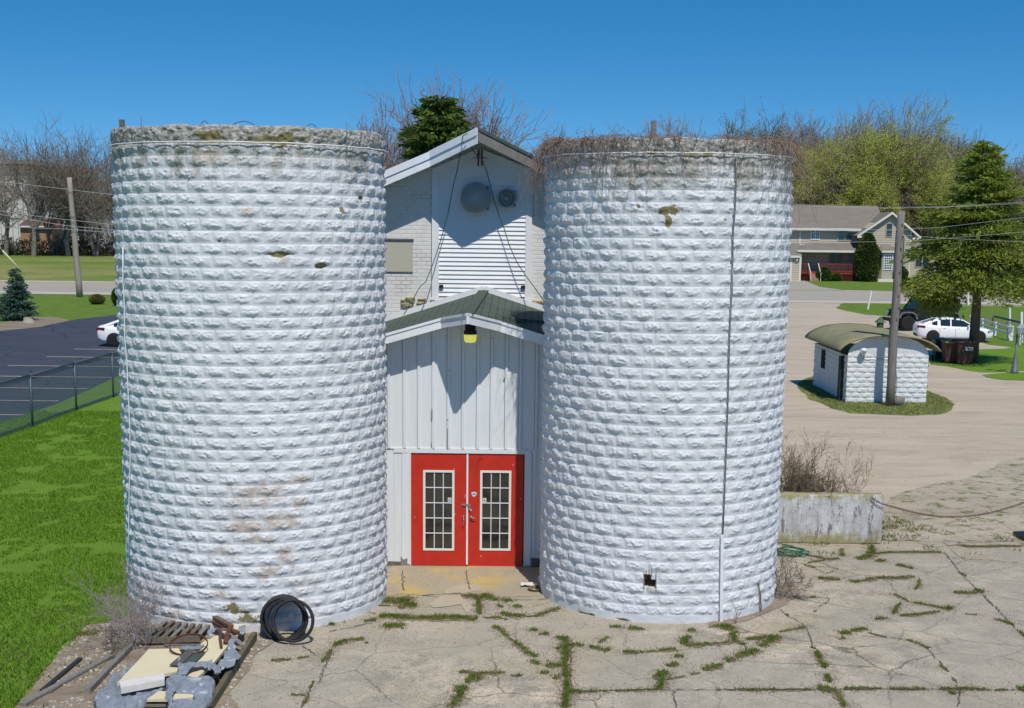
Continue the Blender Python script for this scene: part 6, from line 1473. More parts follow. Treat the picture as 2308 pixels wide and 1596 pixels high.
# frame of timbers under the pile
def timber(label, a, c_, w, h, mt, nm='timber_beam', cat='timber', z=None, group='timbers lying by the left silo'):
    a, c_ = Vector(a), Vector(c_); z = h/2+.02 if z is None else z; a.z = c_.z = z
    finish(MB().beam(a, c_, w, h, bev=.008).build(nm, mt, None, base=(a+c_)/2), label, cat, group)
timber('long mossy beam along the right side of the pile', px(1560, 1545, .12), px(2185, 575, .12), .085, .15, basic('mossy_timber', (.17, .15, .085), .9, c2=(.09, .075, .055), scale=8, bst=.5))
timber('grey beam lying left of the tarp, ending under the bare bush', px(5, 1370), px(560, 790), .085, .10, m_greywood)
timber('long weathered plank running out of the lower left picture corner', G(*zt3(150, 1015)), G(*zt3(735, 690)), .10, .055, m_greywood)
timber('thin plank lying beside the long weathered one', G(*zt3(330, 930)), G(*zt3(650, 720)), .04, .04, m_oldwood)
timber('black plank lying on the stones at lower left', G(*zt3(275, 925)), G(*zt3(528, 712)), .075, .05, basic('blackened_plank', (.03, .03, .035), .8))
timber('short dark board between the two grey beams', G(*zt3(640, 735)), G(*zt3(760, 690)), .11, .02, basic('dark_board', (.06, .055, .05), .8))
# pallet base hidden below the foam
bp = thing('wooden_pallet', 'dark pallet base under the foam boards and tarp', 'pallet', px(1200, 1200))
b0, b1, b2_, b3_ = px(560, 1640), px(1530, 1640), px(1960, 830), px(1000, 830)
for i in range(3): MB().beam(b0.lerp(b1, .03+.45*i)+Vector((0, 0, .08)), b3_.lerp(b2_, .03+.45*i)+Vector((0, 0, .08)), .06, .11).build('stringer', m_oldwood, bp)
for i in range(8): MB().beam(b0.lerp(b3_, i/7)+Vector((0, 0, .15)), b1.lerp(b2_, i/7)+Vector((0, 0, .15)), .09, .018).build('slat', m_oldwood, bp)
# foam insulation boards
m_foam = basic('cream_foam_board', (.70, .62, .42), .7, c2=(.66, .57, .37), scale=2, c3=(.55, .44, .28), s3=3, t3=(.66, .78), bst=.05)
m_foamw = basic('white_foam_block', (.72, .70, .66), .8, c2=(.6, .56, .48), scale=5, bst=.3)
def board(label, pts, z, th, mt=m_foam, nm='foam_board', cat='foam board', group=None):
    P = [px(x, y, z) for x, y in pts]; c = sum(P, Vector())/len(P)
    return finish(MB().prism(P, (0, 0, -th)).build(nm, mt, None, base=c), label, cat, group)
board('large cream foam board spread across the middle of the pile', [(385, 1208), (800, 768), (1190, 757), (1240, 860), (1190, 1060), (1000, 1090), (900, 1120)], .245, .05)
board('cream foam board sloping up under the rusty irons', [(1240, 900), (1560, 640), (1700, 585), (1850, 705), (1640, 960), (1420, 1150), (1290, 1110), (1190, 1060)], .235, .05)
board('narrow cream foam strip at the front edge of the pile', [(775, 1425), (930, 1315), (1395, 1352), (1375, 1400), (1130, 1425)], .215, .04)
board('small cream foam offcut at the back behind the broken planks', [(1890, 475), (2030, 458), (2020, 500), (1900, 520)], .14, .03)
def blockb(label, pts, z0, z1_, mt, nm, cat):
    P = [px(x, y, z1_) for x, y in pts]; c = sum(P, Vector())/len(P)
    return finish(MB().prism(P, (0, 0, z0-z1_)).build(nm, mt, None, base=c), label, cat)
blockb('white foam block lying at the front of the large foam board', [(415, 1195), (985, 1085), (1010, 1110), (1003, 1165), (430, 1275)], .25, .345, m_foamw, 'foam_block', 'foam block')
# shingle scrap
board('dark bent scrap of shingle lying on the foam', [(1065, 975), (1310, 768), (1420, 785), (1290, 900), (1215, 985)], .285, .006, basic('shingle_scrap', (.11, .105, .095), .9, c2=(.08, .08, .075), scale=20), 'shingle_scrap', 'shingle')
board('green shingle scrap on the foam beside the dark one', [(1215, 985), (1300, 895), (1430, 788), (1545, 800), (1430, 920), (1310, 985)], .268, .006, basic('green_scrap', (.06, .095, .075), .9, c2=(.05, .08, .06), scale=20), 'shingle_scrap', 'shingle')
# grey plastic tarp, crumpled
m_tarp = basic('silver_tarp', (.27, .30, .345), .36, c2=(.20, .225, .26), scale=3, bst=.5, bscale=16, bdist=.03, spec=.6)
def tarp(pieces, step=.014):
    Vs, Fs, o = [], [], 0
    for pts, zb, amp, ext, seed in pieces:
        P = [px(x, y, zb) for x, y in pts]; xs = [p.x for p in P]; ys = [p.y for p in P]
        X, Y = np.meshgrid(np.arange(min(xs), max(xs)+step, step), np.arange(min(ys), max(ys)+step, step))
        wx = (fbm(X*5, Y*5, 0, seed+5, 2)-.5)*.10; wy = (fbm(X*5, Y*5, 5, seed+6, 2)-.5)*.10
        In = inside([(p.x, p.y) for p in P], X+wx, Y+wy)
        U_ = X*math.cos(seed)+Y*math.sin(seed)+wx*3; V_ = -X*math.sin(seed)+Y*math.cos(seed)+wy*3
        rg = 1-np.abs(2*fbm(U_*7, V_*1.6, 0, seed, 2)-1); r2 = 1-np.abs(2*fbm(U_*18, V_*4, 0, seed+2, 2)-1)
        Bm = np.pad(In.astype(float), 8)
        for _ in range(9): Bm = (Bm + np.roll(Bm, 1, 0) + np.roll(Bm, -1, 0) + np.roll(Bm, 1, 1) + np.roll(Bm, -1, 1))/5
        Ed = 1-np.clip(Bm[8:-8, 8:-8]*2-1, 0, 1)
        Zt = zb + np.minimum(amp, .07)*(rg**2*1.3-.5) + .018*(r2**2-.5) - .10*Ed**1.5*(ext is not None)
        if ext:
            ax, ay, bx, by, zlow = ext; a = px(ax, ay, zb); c_ = px(bx, by, zb); d2 = (c_-a); L = d2.length; nx_, ny_ = -d2.y/L, d2.x/L
            ds = (X-a.x)*nx_ + (Y-a.y)*ny_; Zt = np.where(ds < 0, np.maximum(zlow, Zt + ds*1.1), Zt)
        idx = -np.ones(X.shape, int); idx[In] = np.arange(In.sum())
        a, b, c, d = idx[:-1, :-1], idx[:-1, 1:], idx[1:, 1:], idx[1:, :-1]; ok = (a >= 0) & (b >= 0) & (c >= 0) & (d >= 0)
        Vs.append(np.stack([X[In]+wx[In]*.1, Y[In], np.maximum(Zt[In], .03)], -1)); Fs.append(np.stack([a[ok], b[ok], c[ok], d[ok]], -1)+o); o += int(In.sum())
    V, F = np.concatenate(Vs), np.concatenate(Fs); base = px(1000, 1400)
    me = npmesh('tarp', V, F, m_tarp, True); o_ = put('tarp', me, None, base); md = o_.modifiers.new('thickness', 'SOLIDIFY'); md.thickness = .004
    finish(o_, 'crumpled torn silver grey tarp bunched around the foam boards', 'tarp')
tarp([([(80, 1340), (380, 1225), (430, 1300), (600, 1290), (900, 1210), (1010, 1160), (1040, 1270), (820, 1400), (780, 1480), (640, 1560), (520, 1700), (160, 1700), (90, 1500)], .19, .15, (60, 1560, 700, 1700, .05), 3),
      ([(85, 1340), (300, 1120), (650, 870), (700, 840), (640, 940), (400, 1200), (380, 1230)], .22, .05, (80, 1345, 650, 860, .05), 4),
      ([(1010, 1170), (1100, 1080), (1260, 1070), (1300, 1120), (1420, 1160), (1600, 1140), (1690, 1180), (1640, 1360), (1560, 1560), (1500, 1700), (1050, 1700), (1060, 1450), (1400, 1400), (1390, 1345), (1100, 1330), (1020, 1400)], .24, .12, (1500, 1700, 1700, 1100, .05), 7),
      ([(1180, 1020), (1350, 950), (1560, 925), (1720, 1010), (1750, 1080), (1720, 1130), (1620, 1060), (1500, 1000), (1300, 1080), (1180, 1090)], .30, .07, None, 9),
      ([(1700, 1000), (1860, 720), (1820, 640), (1920, 660), (1985, 800), (1985, 900), (1930, 980), (1760, 1040)], .26, .05, None, 11),
      ([(1165, 1060), (1185, 860), (1215, 870), (1230, 1060)], .29, .02, None, 12),
      ([(1215, 745), (1420, 730), (1560, 700), (1440, 790), (1290, 770), (1240, 800)], .262, .02, None, 13),
      ([(1550, 590), (1650, 490), (1700, 500), (1600, 620), (1560, 640)], .25, .05, None, 14),
      ([(1975, 500), (2060, 490), (2080, 560), (2020, 620), (1960, 560)], .15, .08, None, 15),
      ([(1030, 1200), (1110, 1150), (1130, 1280), (1090, 1440), (1110, 1600), (1050, 1620), (1010, 1400)], .29, .09, None, 16)])
# rusty irons, broken planks, hoop
def P3(x, y, z): return px(x, y, z)
def bar(label, a, c_, w, h, mt, nm, cat): finish(MB().beam(a, c_, w, h, bev=.006).build(nm, mt, None, base=(a+c_)/2), label, cat)
bar('short upright rusty angle iron on the foam', P3(1750, 745, .27), P3(1725, 500, .42), .045, .035, m_rust, 'rusty_iron', 'iron')
bar('broad leaning rusty plate beside the angle iron', P3(1800, 690, .27), P3(1865, 470, .44), .075, .03, m_rust, 'rusty_iron', 'iron')
bar('broken brown plank topmost at the back of the pile', P3(1665, 350, .30), P3(1880, 470, .36), .09, .06, basic('split_brown_wood', (.22, .13, .08), .9, c2=(.12, .07, .045), scale=8, bst=.6), 'broken_plank', 'plank')
bar('broken plank under the topmost one at the back', P3(1660, 420, .24), P3(1960, 560, .30), .10, .05, m_rust, 'broken_plank', 'plank')
bar('splintered grey plank sloping down right at the back', P3(1870, 590, .28), P3(2045, 730, .16), .08, .035, m_greywood, 'broken_plank', 'plank')
bar('short brown plank lying flat across the rusty plates', P3(1700, 505, .36), P3(1900, 520, .38), .07, .03, m_oldwood, 'broken_plank', 'plank')
hc_ = P3(1320, 720, .34); hp = []
for t_ in np.linspace(0, 2*math.pi, 50):
    hp.append(hc_ + Vector((.30*math.cos(t_), .30*math.sin(t_)*.80, .10*math.sin(t_)+.0)))
mb = MB()
for r_, dz_ in ((0, 0), (.0, .012), (0, .024)): mb.tube([p + Vector((0, 0, dz_)) for p in hp], .008, 5, False)
finish(mb.build('rusty_hoop', m_rust, None, True, base=hc_), 'thin rusty iron hoop propped over the pallet and foam', 'hoop')

# ================================================================== BUSHES, VINE, WEEDS, STONES
def bush(name, label, base, H, seed, n, mt, spread=.6, r=.008, mx=4, leafm=None, up=.05, fan_=.6, kids=(3, 3, 3, 3), rmin=.0035, cat='bush', lf=.03, sp=None, n2=4):
    R = random.Random(seed); sg = []
    for i in range(n):
        a = R.random()*6.28; p = Vector((R.gauss(0, .08), R.gauss(0, .08), 0)) if sp is None else Vector((R.uniform(-sp, sp), R.uniform(-.12, .12), 0))
        d = Vector((fan_*R.gauss(0, 1)*.6, fan_*R.gauss(0, 1)*.5, 1)).normalized()
        grow(sg, p, d, H*R.uniform(.35, .6), r, 0, mx, R, up, spread, kids, n2, .68, .14, .15)
    t = thing(name, label, cat, base)
    th_ = [s for s in sg if s[4] <= 1]; tn = [s for s in sg if s[4] > 1]
    for nm, S_, m_ in (('stems', th_, mt), ('twigs', tn, mt)):
        V, F = segmesh([s[0] for s in S_], [s[1] for s in S_], [max(s[2], rmin) for s in S_], [max(s[3], rmin*.8) for s in S_], 4 if nm == 'stems' else 3)
        put(nm, npmesh(nm, V, F, m_), t)
    if leafm:
        rs = np.random.RandomState(seed); C = np.array([s[1] for s in tn]); C = C[rs.random(len(C)) < .5]; V, F = leaves(C, lf, rs); put('leaves', npmesh('leaves', V, F, leafm), t)
    return t
g = G(*zt3(905, 640)); bush('bare_bush', 'leafless grey bush growing at the left foot of the left silo', g, 1.3, 201, 5, basic('grey_twig', (.40, .34, .31), .9, c2=(.28, .22, .21), scale=3), .75, .011, 4, fan_=.5, kids=(4, 3, 3, 2), rmin=.0028)
g = G(*zt3(800, 560)); bush('bare_bush', 'second leafless bush on the stony soil behind the first', g, 1.0, 202, 5, basic('grey_twig2', (.42, .36, .33), .9, c2=(.3, .24, .23), scale=3), .8, .010, 4, fan_=.9, kids=(3, 3, 3, 2), rmin=.0028)
g = G(*zt3(720, 650)); bush('bare_bush', 'low tangled dead stems beside the grey beam', g, .55, 203, 5, m_twigd, .8, .008, 3, fan_=1.0)
m_btw = basic('brown_twig', (.26, .20, .145), .9, c2=(.16, .12, .085), scale=3)
wz = lambda x, Y: Vector((A(x, 1100, Y).x, Y, 0))
bush('bare_bush', 'wide brown bare bush with upright twigs behind the concrete wall', wz(1868, 30.6), 1.65, 204, 11, m_btw, .62, .013, 4, m_olive, up=.10, fan_=.45, kids=(4, 3, 3, 2), sp=.5, lf=.03)
bush('bare_bush', 'tall thin bare bush against the right silo above the wall', wz(1785, 30.9), 2.2, 205, 5, m_btw, .55, .013, 4, m_olive, up=.10, fan_=.35, kids=(4, 3, 3, 3), lf=.03, sp=.25)
leafy_ball('low_plant', 'low yellowish green growth behind the concrete wall', wz(1812, 31.2), .9, .5, 1.35, m_olive, 206, 900, .07, cat='plant', stem=False, core=m_btw, rough=.3)
g = G(*zR5(1985, 1260)); bush('bare_bush', 'thin dark bush at the right foot of the right silo', g + Vector((.08, 0, 0)), .95, 207, 4, m_twigd, .7, .008, 4, fan_=.6)
g = G(*zR5(1830, 1370)); bush('dead_sapling', 'single dead sapling standing against the right silo base', g, 1.25, 208, 1, m_twigd, .5, .016, 2, fan_=.05, kids=(3, 2), n2=5)
g = G(*zR5(1550, 1470)); bush('dead_sapling', 'tiny dead sapling beside the white cable cover', g, .5, 209, 1, m_twigd, .5, .01, 2, fan_=.05, kids=(3, 2))
# dry vine over the rim of the right silo
R = random.Random(77); P0, P1, r0_ = [], [], []
def strand(p, d, n, st, r, pull):
    for i in range(n):
        d = (d + _rv(R)*.32 + Vector((0, 0, pull))).normalized(); q = p + d*st
        rr = math.hypot(q.x-RX_, q.y-RY_)
        if q.z < RT and rr < RR_+.05:                                  # stay outside the blocks
            k = (RR_+.05+.03*R.random())/max(rr, .01); q.x, q.y = RX_+(q.x-RX_)*k, RY_+(q.y-RY_)*k
        P0.append(tuple(p)); P1.append(tuple(q)); r0_.append(max(.0032, r*(1-i/n*.6))); p = q
def dens(a):                                                        # a: 0 straight at camera, - left, + right (radians)
    return .14 + .62*math.exp(-((a+1.15)/.42)**2) + .55*math.exp(-((a+.35)/.28)**2) + .6*math.exp(-((a-.95)/.38)**2)
cnt = 0
while cnt < 620:
    a = R.uniform(-2.4, 2.4)
    if R.random() > dens(a)/1.1: continue
    th = -math.pi/2 - .11 + a; cnt += 1
    p = Vector((RX_+(RR_-R.uniform(-.04, .14))*math.cos(th), RY_+(RR_-R.uniform(-.04, .14))*math.sin(th), RT + R.uniform(-.02, .07)))
    if p.z < RT and math.hypot(p.x-RX_, p.y-RY_) < RR_+.04: p.z = RT+.02
    out = Vector((math.cos(th), math.sin(th), 0)); tg = Vector((-out.y, out.x, 0))
    kind = R.random()
    if kind < .50: strand(p, (tg*R.choice((-1, 1)) + out*R.uniform(-.1, .4) + Vector((0, 0, R.uniform(-.3, .25)))).normalized(), R.randint(4, 7), .06, .0055, -.08)
    elif kind < .66: strand(p, (out*R.uniform(.1, .8) + tg*R.gauss(0, .6) + Vector((0, 0, R.uniform(.0, .6)))).normalized(), R.randint(3, 6), .07, .006, -.06)
    else: strand(p, (out*.8 + tg*R.gauss(0, .4) - Vector((0, 0, .3))).normalized(), R.randint(5, 11) + (R.randint(4, 10) if (a < -.9 or a > .8 or abs(a+.35) < .12) and R.random() < .5 else 0), .085, .006, -.30)
for k in range(16):                                                 # strands hanging in front of the barn and down the left side
    th = -math.pi/2 - .11 + R.uniform(-1.9, -1.45); p = Vector((RX_+(RR_+.06)*math.cos(th), RY_+(RR_+.06)*math.sin(th), RT-.1)); strand(p, Vector((math.cos(th)*.6, math.sin(th)*.6, -.5)).normalized(), R.randint(8, 16), .09, .006, -.45)
V, F = segmesh(P0, P1, r0_, [r*.85 for r in r0_], 3)
o = put('dry_vine', npmesh('dry_vine', V, F, m_vine), None, (RX_, RY_, RT)); finish(o, 'dry reddish vine draped over the rim of the right silo', 'vine')
# loose wire and twigs on the rim of the left silo
mb = MB()
for px0, px1, py in ((1030, 1200, 88), (1620, 1700, 105), (770, 830, 75)):
    a = cylhit(*zL1(px0, py+8), LX, LY, LR-.08); c_ = cylhit(*zL1(px1, py+8), LX, LY, LR-.08); a.z = c_.z = LT+.01
    mb.tube([a.lerp(c_, i/8) + Vector((0, 0, .05*math.sin(math.pi*i/8))) for i in range(9)], .006, 5)
mb.build('loose_wire', m_rust, siloL)
bush('bare_bush', 'sprig of twigs sticking up over the left silo rim', (A(*zL1(1430, 90), 26.9).x, 26.9, LT-.45), .75, 211, 5, m_twigd, .8, .008, 3, fan_=1.1)

# weeds in the cracks of the concrete
zw7 = Z(1300, 2250, 2.308); zw5 = Z(2000, 2100, 1.9233); zw6 = Z(2900, 2100, 1.9643)
W7 = [([(430, 345), (540, 320), (700, 345), (800, 300)], 70), ([(640, 350), (760, 380), (830, 380)], 60), ([(660, 400), (720, 400)], 30), ([(480, 480), (600, 475), (700, 490), (860, 492), (1000, 495), (1120, 490), (1260, 490), (1385, 500)], 48), ([(345, 515), (455, 515)], 34), ([(520, 560), (620, 570), (720, 550)], 50),
      ([(1240, 280), (1330, 292), (1400, 320), (1450, 280), (1560, 330)], 42), ([(1390, 340), (1400, 400), (1405, 460)], 44), ([(1620, 335), (1700, 330)], 36), ([(1560, 370), (1612, 395)], 24), ([(1715, 380), (1785, 395)], 30), ([(1610, 450), (1680, 470), (1835, 472)], 42), ([(1440, 490), (1580, 490), (1650, 510)], 18), ([(1840, 482), (1960, 465), (2050, 430), (2140, 405)], 22),
      ([(1530, 570), (1600, 600), (1650, 660), (1720, 710)], 30), ([(1720, 710), (1780, 760), (1850, 810), (1930, 850)], 42), ([(1880, 880), (1950, 920)], 34), ([(1870, 600), (1930, 610)], 34), ([(1960, 635), (2040, 645)], 34), ([(2110, 670), (2190, 690)], 34), ([(2195, 670), (2200, 760), (2190, 850), (2190, 950), (2200, 1050), (2210, 1150), (2200, 1230), (2190, 1320)], 66),
      ([(2230, 742), (2360, 745)], 26), ([(2110, 780), (2180, 760)], 26), ([(2020, 942), (2100, 928), (2180, 942)], 40), ([(2070, 1045), (2150, 1042)], 40), ([(2220, 1170), (2340, 1178)], 38), ([(1960, 1000), (2040, 1000)], 32), ([(2015, 885), (2045, 885)], 18),
      ([(1215, 990), (1300, 995), (1420, 1002), (1560, 1000), (1640, 990)], 26), ([(1420, 1015), (1330, 1060), (1285, 1090)], 60), ([(1285, 1130), (1215, 1150), (1235, 1200), (1190, 1260), (1150, 1320)], 62), ([(1690, 1022), (1800, 1022)], 26), ([(60, 742), (130, 710), (240, 690), (340, 690)], 26), ([(345, 720), (385, 720)], 16), ([(40, 790), (5, 880)], 26), ([(0, 530), (60, 560)], 28), ([(400, 350), (480, 320)], 26), ([(470, 380), (590, 380)], 12)]
W3 = [([(2180, 620), (2308, 580)], 16), ([(2170, 645), (2110, 730)], 18), ([(2060, 850), (2030, 900)], 16), ([(2030, 940), (1985, 1015)], 26), ([(1910, 940), (2000, 945)], 10), ([(1780, 715), (1910, 708)], 14), ([(1950, 700), (2030, 690)], 10), ([(480, 555), (560, 530), (640, 540)], 40), ([(2140, 470), (2190, 480)], 20), ([(670, 400), (760, 400)], 26)]
W5 = [([(820, 765), (905, 768)], 22), ([(965, 775), (1090, 785)], 30), ([(1385, 905), (1400, 870), (1425, 845)], 42), ([(1420, 800), (1470, 795)], 30), ([(1400, 915), (1500, 905), (1640, 895), (1770, 885)], 24), ([(1625, 760), (1690, 780), (1760, 770)], 55), ([(1770, 800), (1775, 870), (1840, 905)], 44), ([(1870, 865), (1960, 855), (2110, 835)], 24), ([(1965, 915), (2040, 880), (2110, 845)], 34), ([(2120, 805), (2200, 790), (2310, 770)], 16),
      ([(1945, 945), (1870, 970), (1800, 1000)], 44), ([(1790, 1010), (1720, 1035)], 34), ([(1680, 1060), (1540, 1100)], 34), ([(1510, 1122), (1440, 1132)], 24), ([(1400, 1145), (1260, 1172)], 14), ([(920, 960), (1040, 970)], 28), ([(1050, 962), (1180, 952)], 14), ([(1190, 948), (1330, 942)], 26), ([(665, 920), (740, 932), (820, 950)], 34), ([(740, 890), (810, 845)], 18), ([(1260, 1068), (1340, 1050)], 36), ([(1145, 1145), (1210, 1150), (1255, 1110)], 56), ([(1222, 1160), (1220, 1210), (1190, 1250)], 42), ([(1315, 995), (1385, 1000)], 30), ([(540, 1262), (590, 1268), (700, 1262), (800, 1262)], 14), ([(860, 1258), (1000, 1255), (1180, 1250)], 16), ([(1640, 1252), (1670, 1252)], 16), ([(1780, 1250), (1920, 1250), (2100, 1252), (2310, 1252)], 14), ([(500, 905), (600, 912)], 24)]
W6 = [([(575, 215), (700, 238), (780, 255), (860, 250)], 16), ([(620, 282), (760, 258)], 10), ([(880, 170), (885, 230)], 26), ([(1110, 150), (1120, 200), (1080, 240), (1010, 255)], 34), ([(1120, 212), (1250, 200), (1420, 197), (1660, 200)], 14), ([(1150, 262), (1215, 272)], 34), ([(1310, 298), (1380, 310), (1440, 330)], 26), ([(590, 298), (680, 322)], 16), ([(700, 402), (780, 408), (870, 415)], 24), ([(960, 432), (1080, 420), (1160, 402), (1310, 402), (1450, 392)], 24), ([(1490, 400), (1490, 450), (1460, 490)], 16), ([(1290, 528), (1370, 562), (1400, 590)], 18), ([(1440, 592), (1560, 612), (1650, 630)], 18), ([(1660, 630), (1750, 645)], 40), ([(1340, 600), (1312, 640), (1290, 685)], 22), ([(1150, 725), (1240, 715)], 20), ([(1340, 698), (1420, 692), (1500, 685), (1640, 662)], 18),
      ([(870, 835), (950, 828)], 34), ([(960, 815), (1070, 798)], 28), ([(860, 882), (915, 872)], 20), ([(1090, 830), (1235, 866)], 12), ([(1390, 885), (1470, 905), (1560, 955)], 20), ([(1650, 1085), (1720, 1135)], 18), ([(1745, 1180), (1785, 1222)], 14), ([(640, 940), (680, 955)], 28), ([(685, 980), (720, 1050), (760, 1110)], 50), ([(765, 1150), (790, 1220)], 42), ([(80, 1278), (200, 1280)], 18), ([(320, 1278), (500, 1276), (640, 1275)], 14), ([(700, 1272), (800, 1270), (850, 1310), (880, 1360), (905, 1415)], 46), ([(900, 1270), (1060, 1268), (1200, 1270)], 20), ([(1260, 1270), (1440, 1272), (1540, 1272)], 22), ([(1650, 1272), (1760, 1270), (1850, 1268), (2010, 1275)], 26), ([(2080, 1278), (2180, 1280)], 12), ([(2260, 1270), (2350, 1270)], 36), ([(1725, 1295), (1765, 1315)], 34), ([(1760, 512), (1850, 516), (1940, 520)], 24), ([(1925, 490), (1990, 515)], 36), ([(1800, 355), (1855, 385)], 22), ([(1850, 680), (1940, 690)], 12), ([(2070, 720), (2140, 738), (2230, 770)], 22), ([(2270, 820), (2350, 880)], 26), ([(540, 402), (600, 402)], 14), ([(510, 550), (560, 555)], 20), ([(640, 552), (680, 550)], 14), ([(440, 690), (470, 692)], 14), ([(660, 660), (690, 660)], 14), ([(1820, 150), (1960, 155), (2100, 150), (2308, 150)], 12)]
m_moss2 = grass_mat('crack_moss', (.13, .15, .035), (.20, .17, .07), (.22, .16, .08), 3)
m_weed = foliage('weed_blade', (.15, .215, .035), (.10, .155, .025), 6, .3)
m_dryg = basic('dry_stems', (.26, .19, .11), .95, c2=(.18, .12, .07), scale=5)
rs = np.random.RandomState(5); Cb, Cd = [], []; mbm = MB(); mbd = MB(); 
ri = 0
for zf_, lst in ((zw7, W7), (zt3, W3), (zw5, W5), (zw6, W6)):
    s_ = {id(zw7): 2.308, id(zt3): 1.6486, id(zw5): 1.9233, id(zw6): 1.9643}[id(zf_)]
    for pts, w in lst:
        P = [G(*zf_(x, y)) for x, y in pts]; wp = w/s_/1.7656
        for a, c_ in zip(P[:-1], P[1:]):
            L = (c_-a).length; dirx = abs((c_-a).x)/max(L, .01); k = (a.y)/3051
            ww = wp*k*(1 + 1.6*dirx) *.5                                 # half width on the ground; lines seen end-on are foreshortened the other way
            n = int(min(9000, L*ww*2*3400)) + 6
            t = rs.random(n); o_ = np.clip(rs.normal(size=n), -2.6, 2.6)*.55*ww*(.5+1.2*vnoise(a.x*9+t*L*9, a.y*9, 0, 5)); nx_, ny_ = -(c_-a).y/max(L, .01), (c_-a).x/max(L, .01)
            X = a.x+(c_.x-a.x)*t+nx_*o_; Y = a.y+(c_.y-a.y)*t+ny_*o_
            keep = fbm(X*7, Y*7, 0, 3, 3) > .42+.10*(rs.random(n)-.5); Cb.append(np.stack([X[keep], Y[keep]], -1)); Cd.append(np.full(keep.sum(), min(1.0, .45+w/80)))
        # mossy ribbon under the blades, ragged
        pp = []; 
        for a, c_ in zip(P[:-1], P[1:]):
            k = max(2, int((c_-a).length/.06)); pp += [a.lerp(c_, j/k) for j in range(k)]
        pp.append(P[-1]); lf_, rt_ = [], []
        for j, p in enumerate(pp):
            d = (pp[min(j+1, len(pp)-1)] - pp[max(j-1, 0)]).normalized(); k = p.y/3051; hw_ = max(.02, wp*k*(1+1.6*abs(d.x))*.36)*(.35+1.1*rs.random())*min(1, .3+j*.25, .3+(len(pp)-1-j)*.25)
            lf_.append((p.x-d.y*hw_, p.y+d.x*hw_)); rt_.append((p.x+d.y*hw_, p.y-d.x*hw_))
        m = len(pp); ri += 1; zz_ = .0275+.0006*(ri % 9); mbm.add([(x, y, zz_) for x, y in lf_] + [(x, y, zz_) for x, y in rt_], [[j, j+1, m+j+1, m+j] for j in range(m-1)])
        kf = 1.5+1.2*rs.random(m); cx0 = [((a_[0]+b_[0])/2, (a_[1]+b_[1])/2) for a_, b_ in zip(lf_, rt_)]; zz2 = .0215+.0006*(ri % 9)
        mbd.add([(c0_[0]+(q[0]-c0_[0])*f_, c0_[1]+(q[1]-c0_[1])*f_, zz2) for q, c0_, f_ in zip(lf_, cx0, kf)] + [(c0_[0]+(q[0]-c0_[0])*f_, c0_[1]+(q[1]-c0_[1])*f_, zz2) for q, c0_, f_ in zip(rt_, cx0, kf[::-1])], [[j, j+1, m+j+1, m+j] for j in range(m-1)])
finish(mbd.build('crack_soil', basic('crack_soil', (.27, .215, .155), .95, c2=(.19, .15, .105), scale=9, c3=(.36, .30, .22), s3=14, t3=(.5, .7), bst=.4)), 'brown soil and litter lying along the cracks of the yard', 'soil', None, 'stuff')
finish(mbm.build('crack_moss', m_moss2), 'thin moss filling the cracks of the concrete yard', 'moss', None, 'stuff')
def blades(XY, h, w, rs, z=.02, lean=.5, hs=None):
    n = len(XY); a = rs.random(n)*6.283; hh = h*(.4+rs.random(n)*.9)*(hs if hs is not None else 1); ln = lean*rs.random(n)*hh; b = rs.random(n)*6.283
    ww = w*(.6+.8*rs.random(n)); B = np.stack([XY[:, 0], XY[:, 1], np.full(n, z)], -1); off = np.stack([np.cos(a)*ww, np.sin(a)*ww, 0*a], -1)
    T = B + np.stack([np.cos(b)*ln, np.sin(b)*ln, hh], -1)
    V = np.stack([B-off, B+off, T], 1).reshape(-1, 3); return V, (np.arange(n)*3)[:, None]+np.arange(3)[None]
XY = np.concatenate(Cb); hsx = np.concatenate(Cd)
V, F = blades(XY, .055, .009, rs, hs=hsx); finish(put('weeds', npmesh('weeds', V, F, m_weed)), 'green weeds growing along the cracks of the concrete yard', 'weeds', None, 'stuff')
# dry brown bits beside the weeds
sel = rs.choice(len(XY), 26000); XD = XY[sel] + rs.normal(size=(26000, 2))*.10
V, F = blades(XD, .022, .006, rs, lean=2.2); finish(put('dry_stems', npmesh('dry_stems', V, F, m_dryg)), 'dry brown stems and litter beside the weeds', 'litter', None, 'stuff')
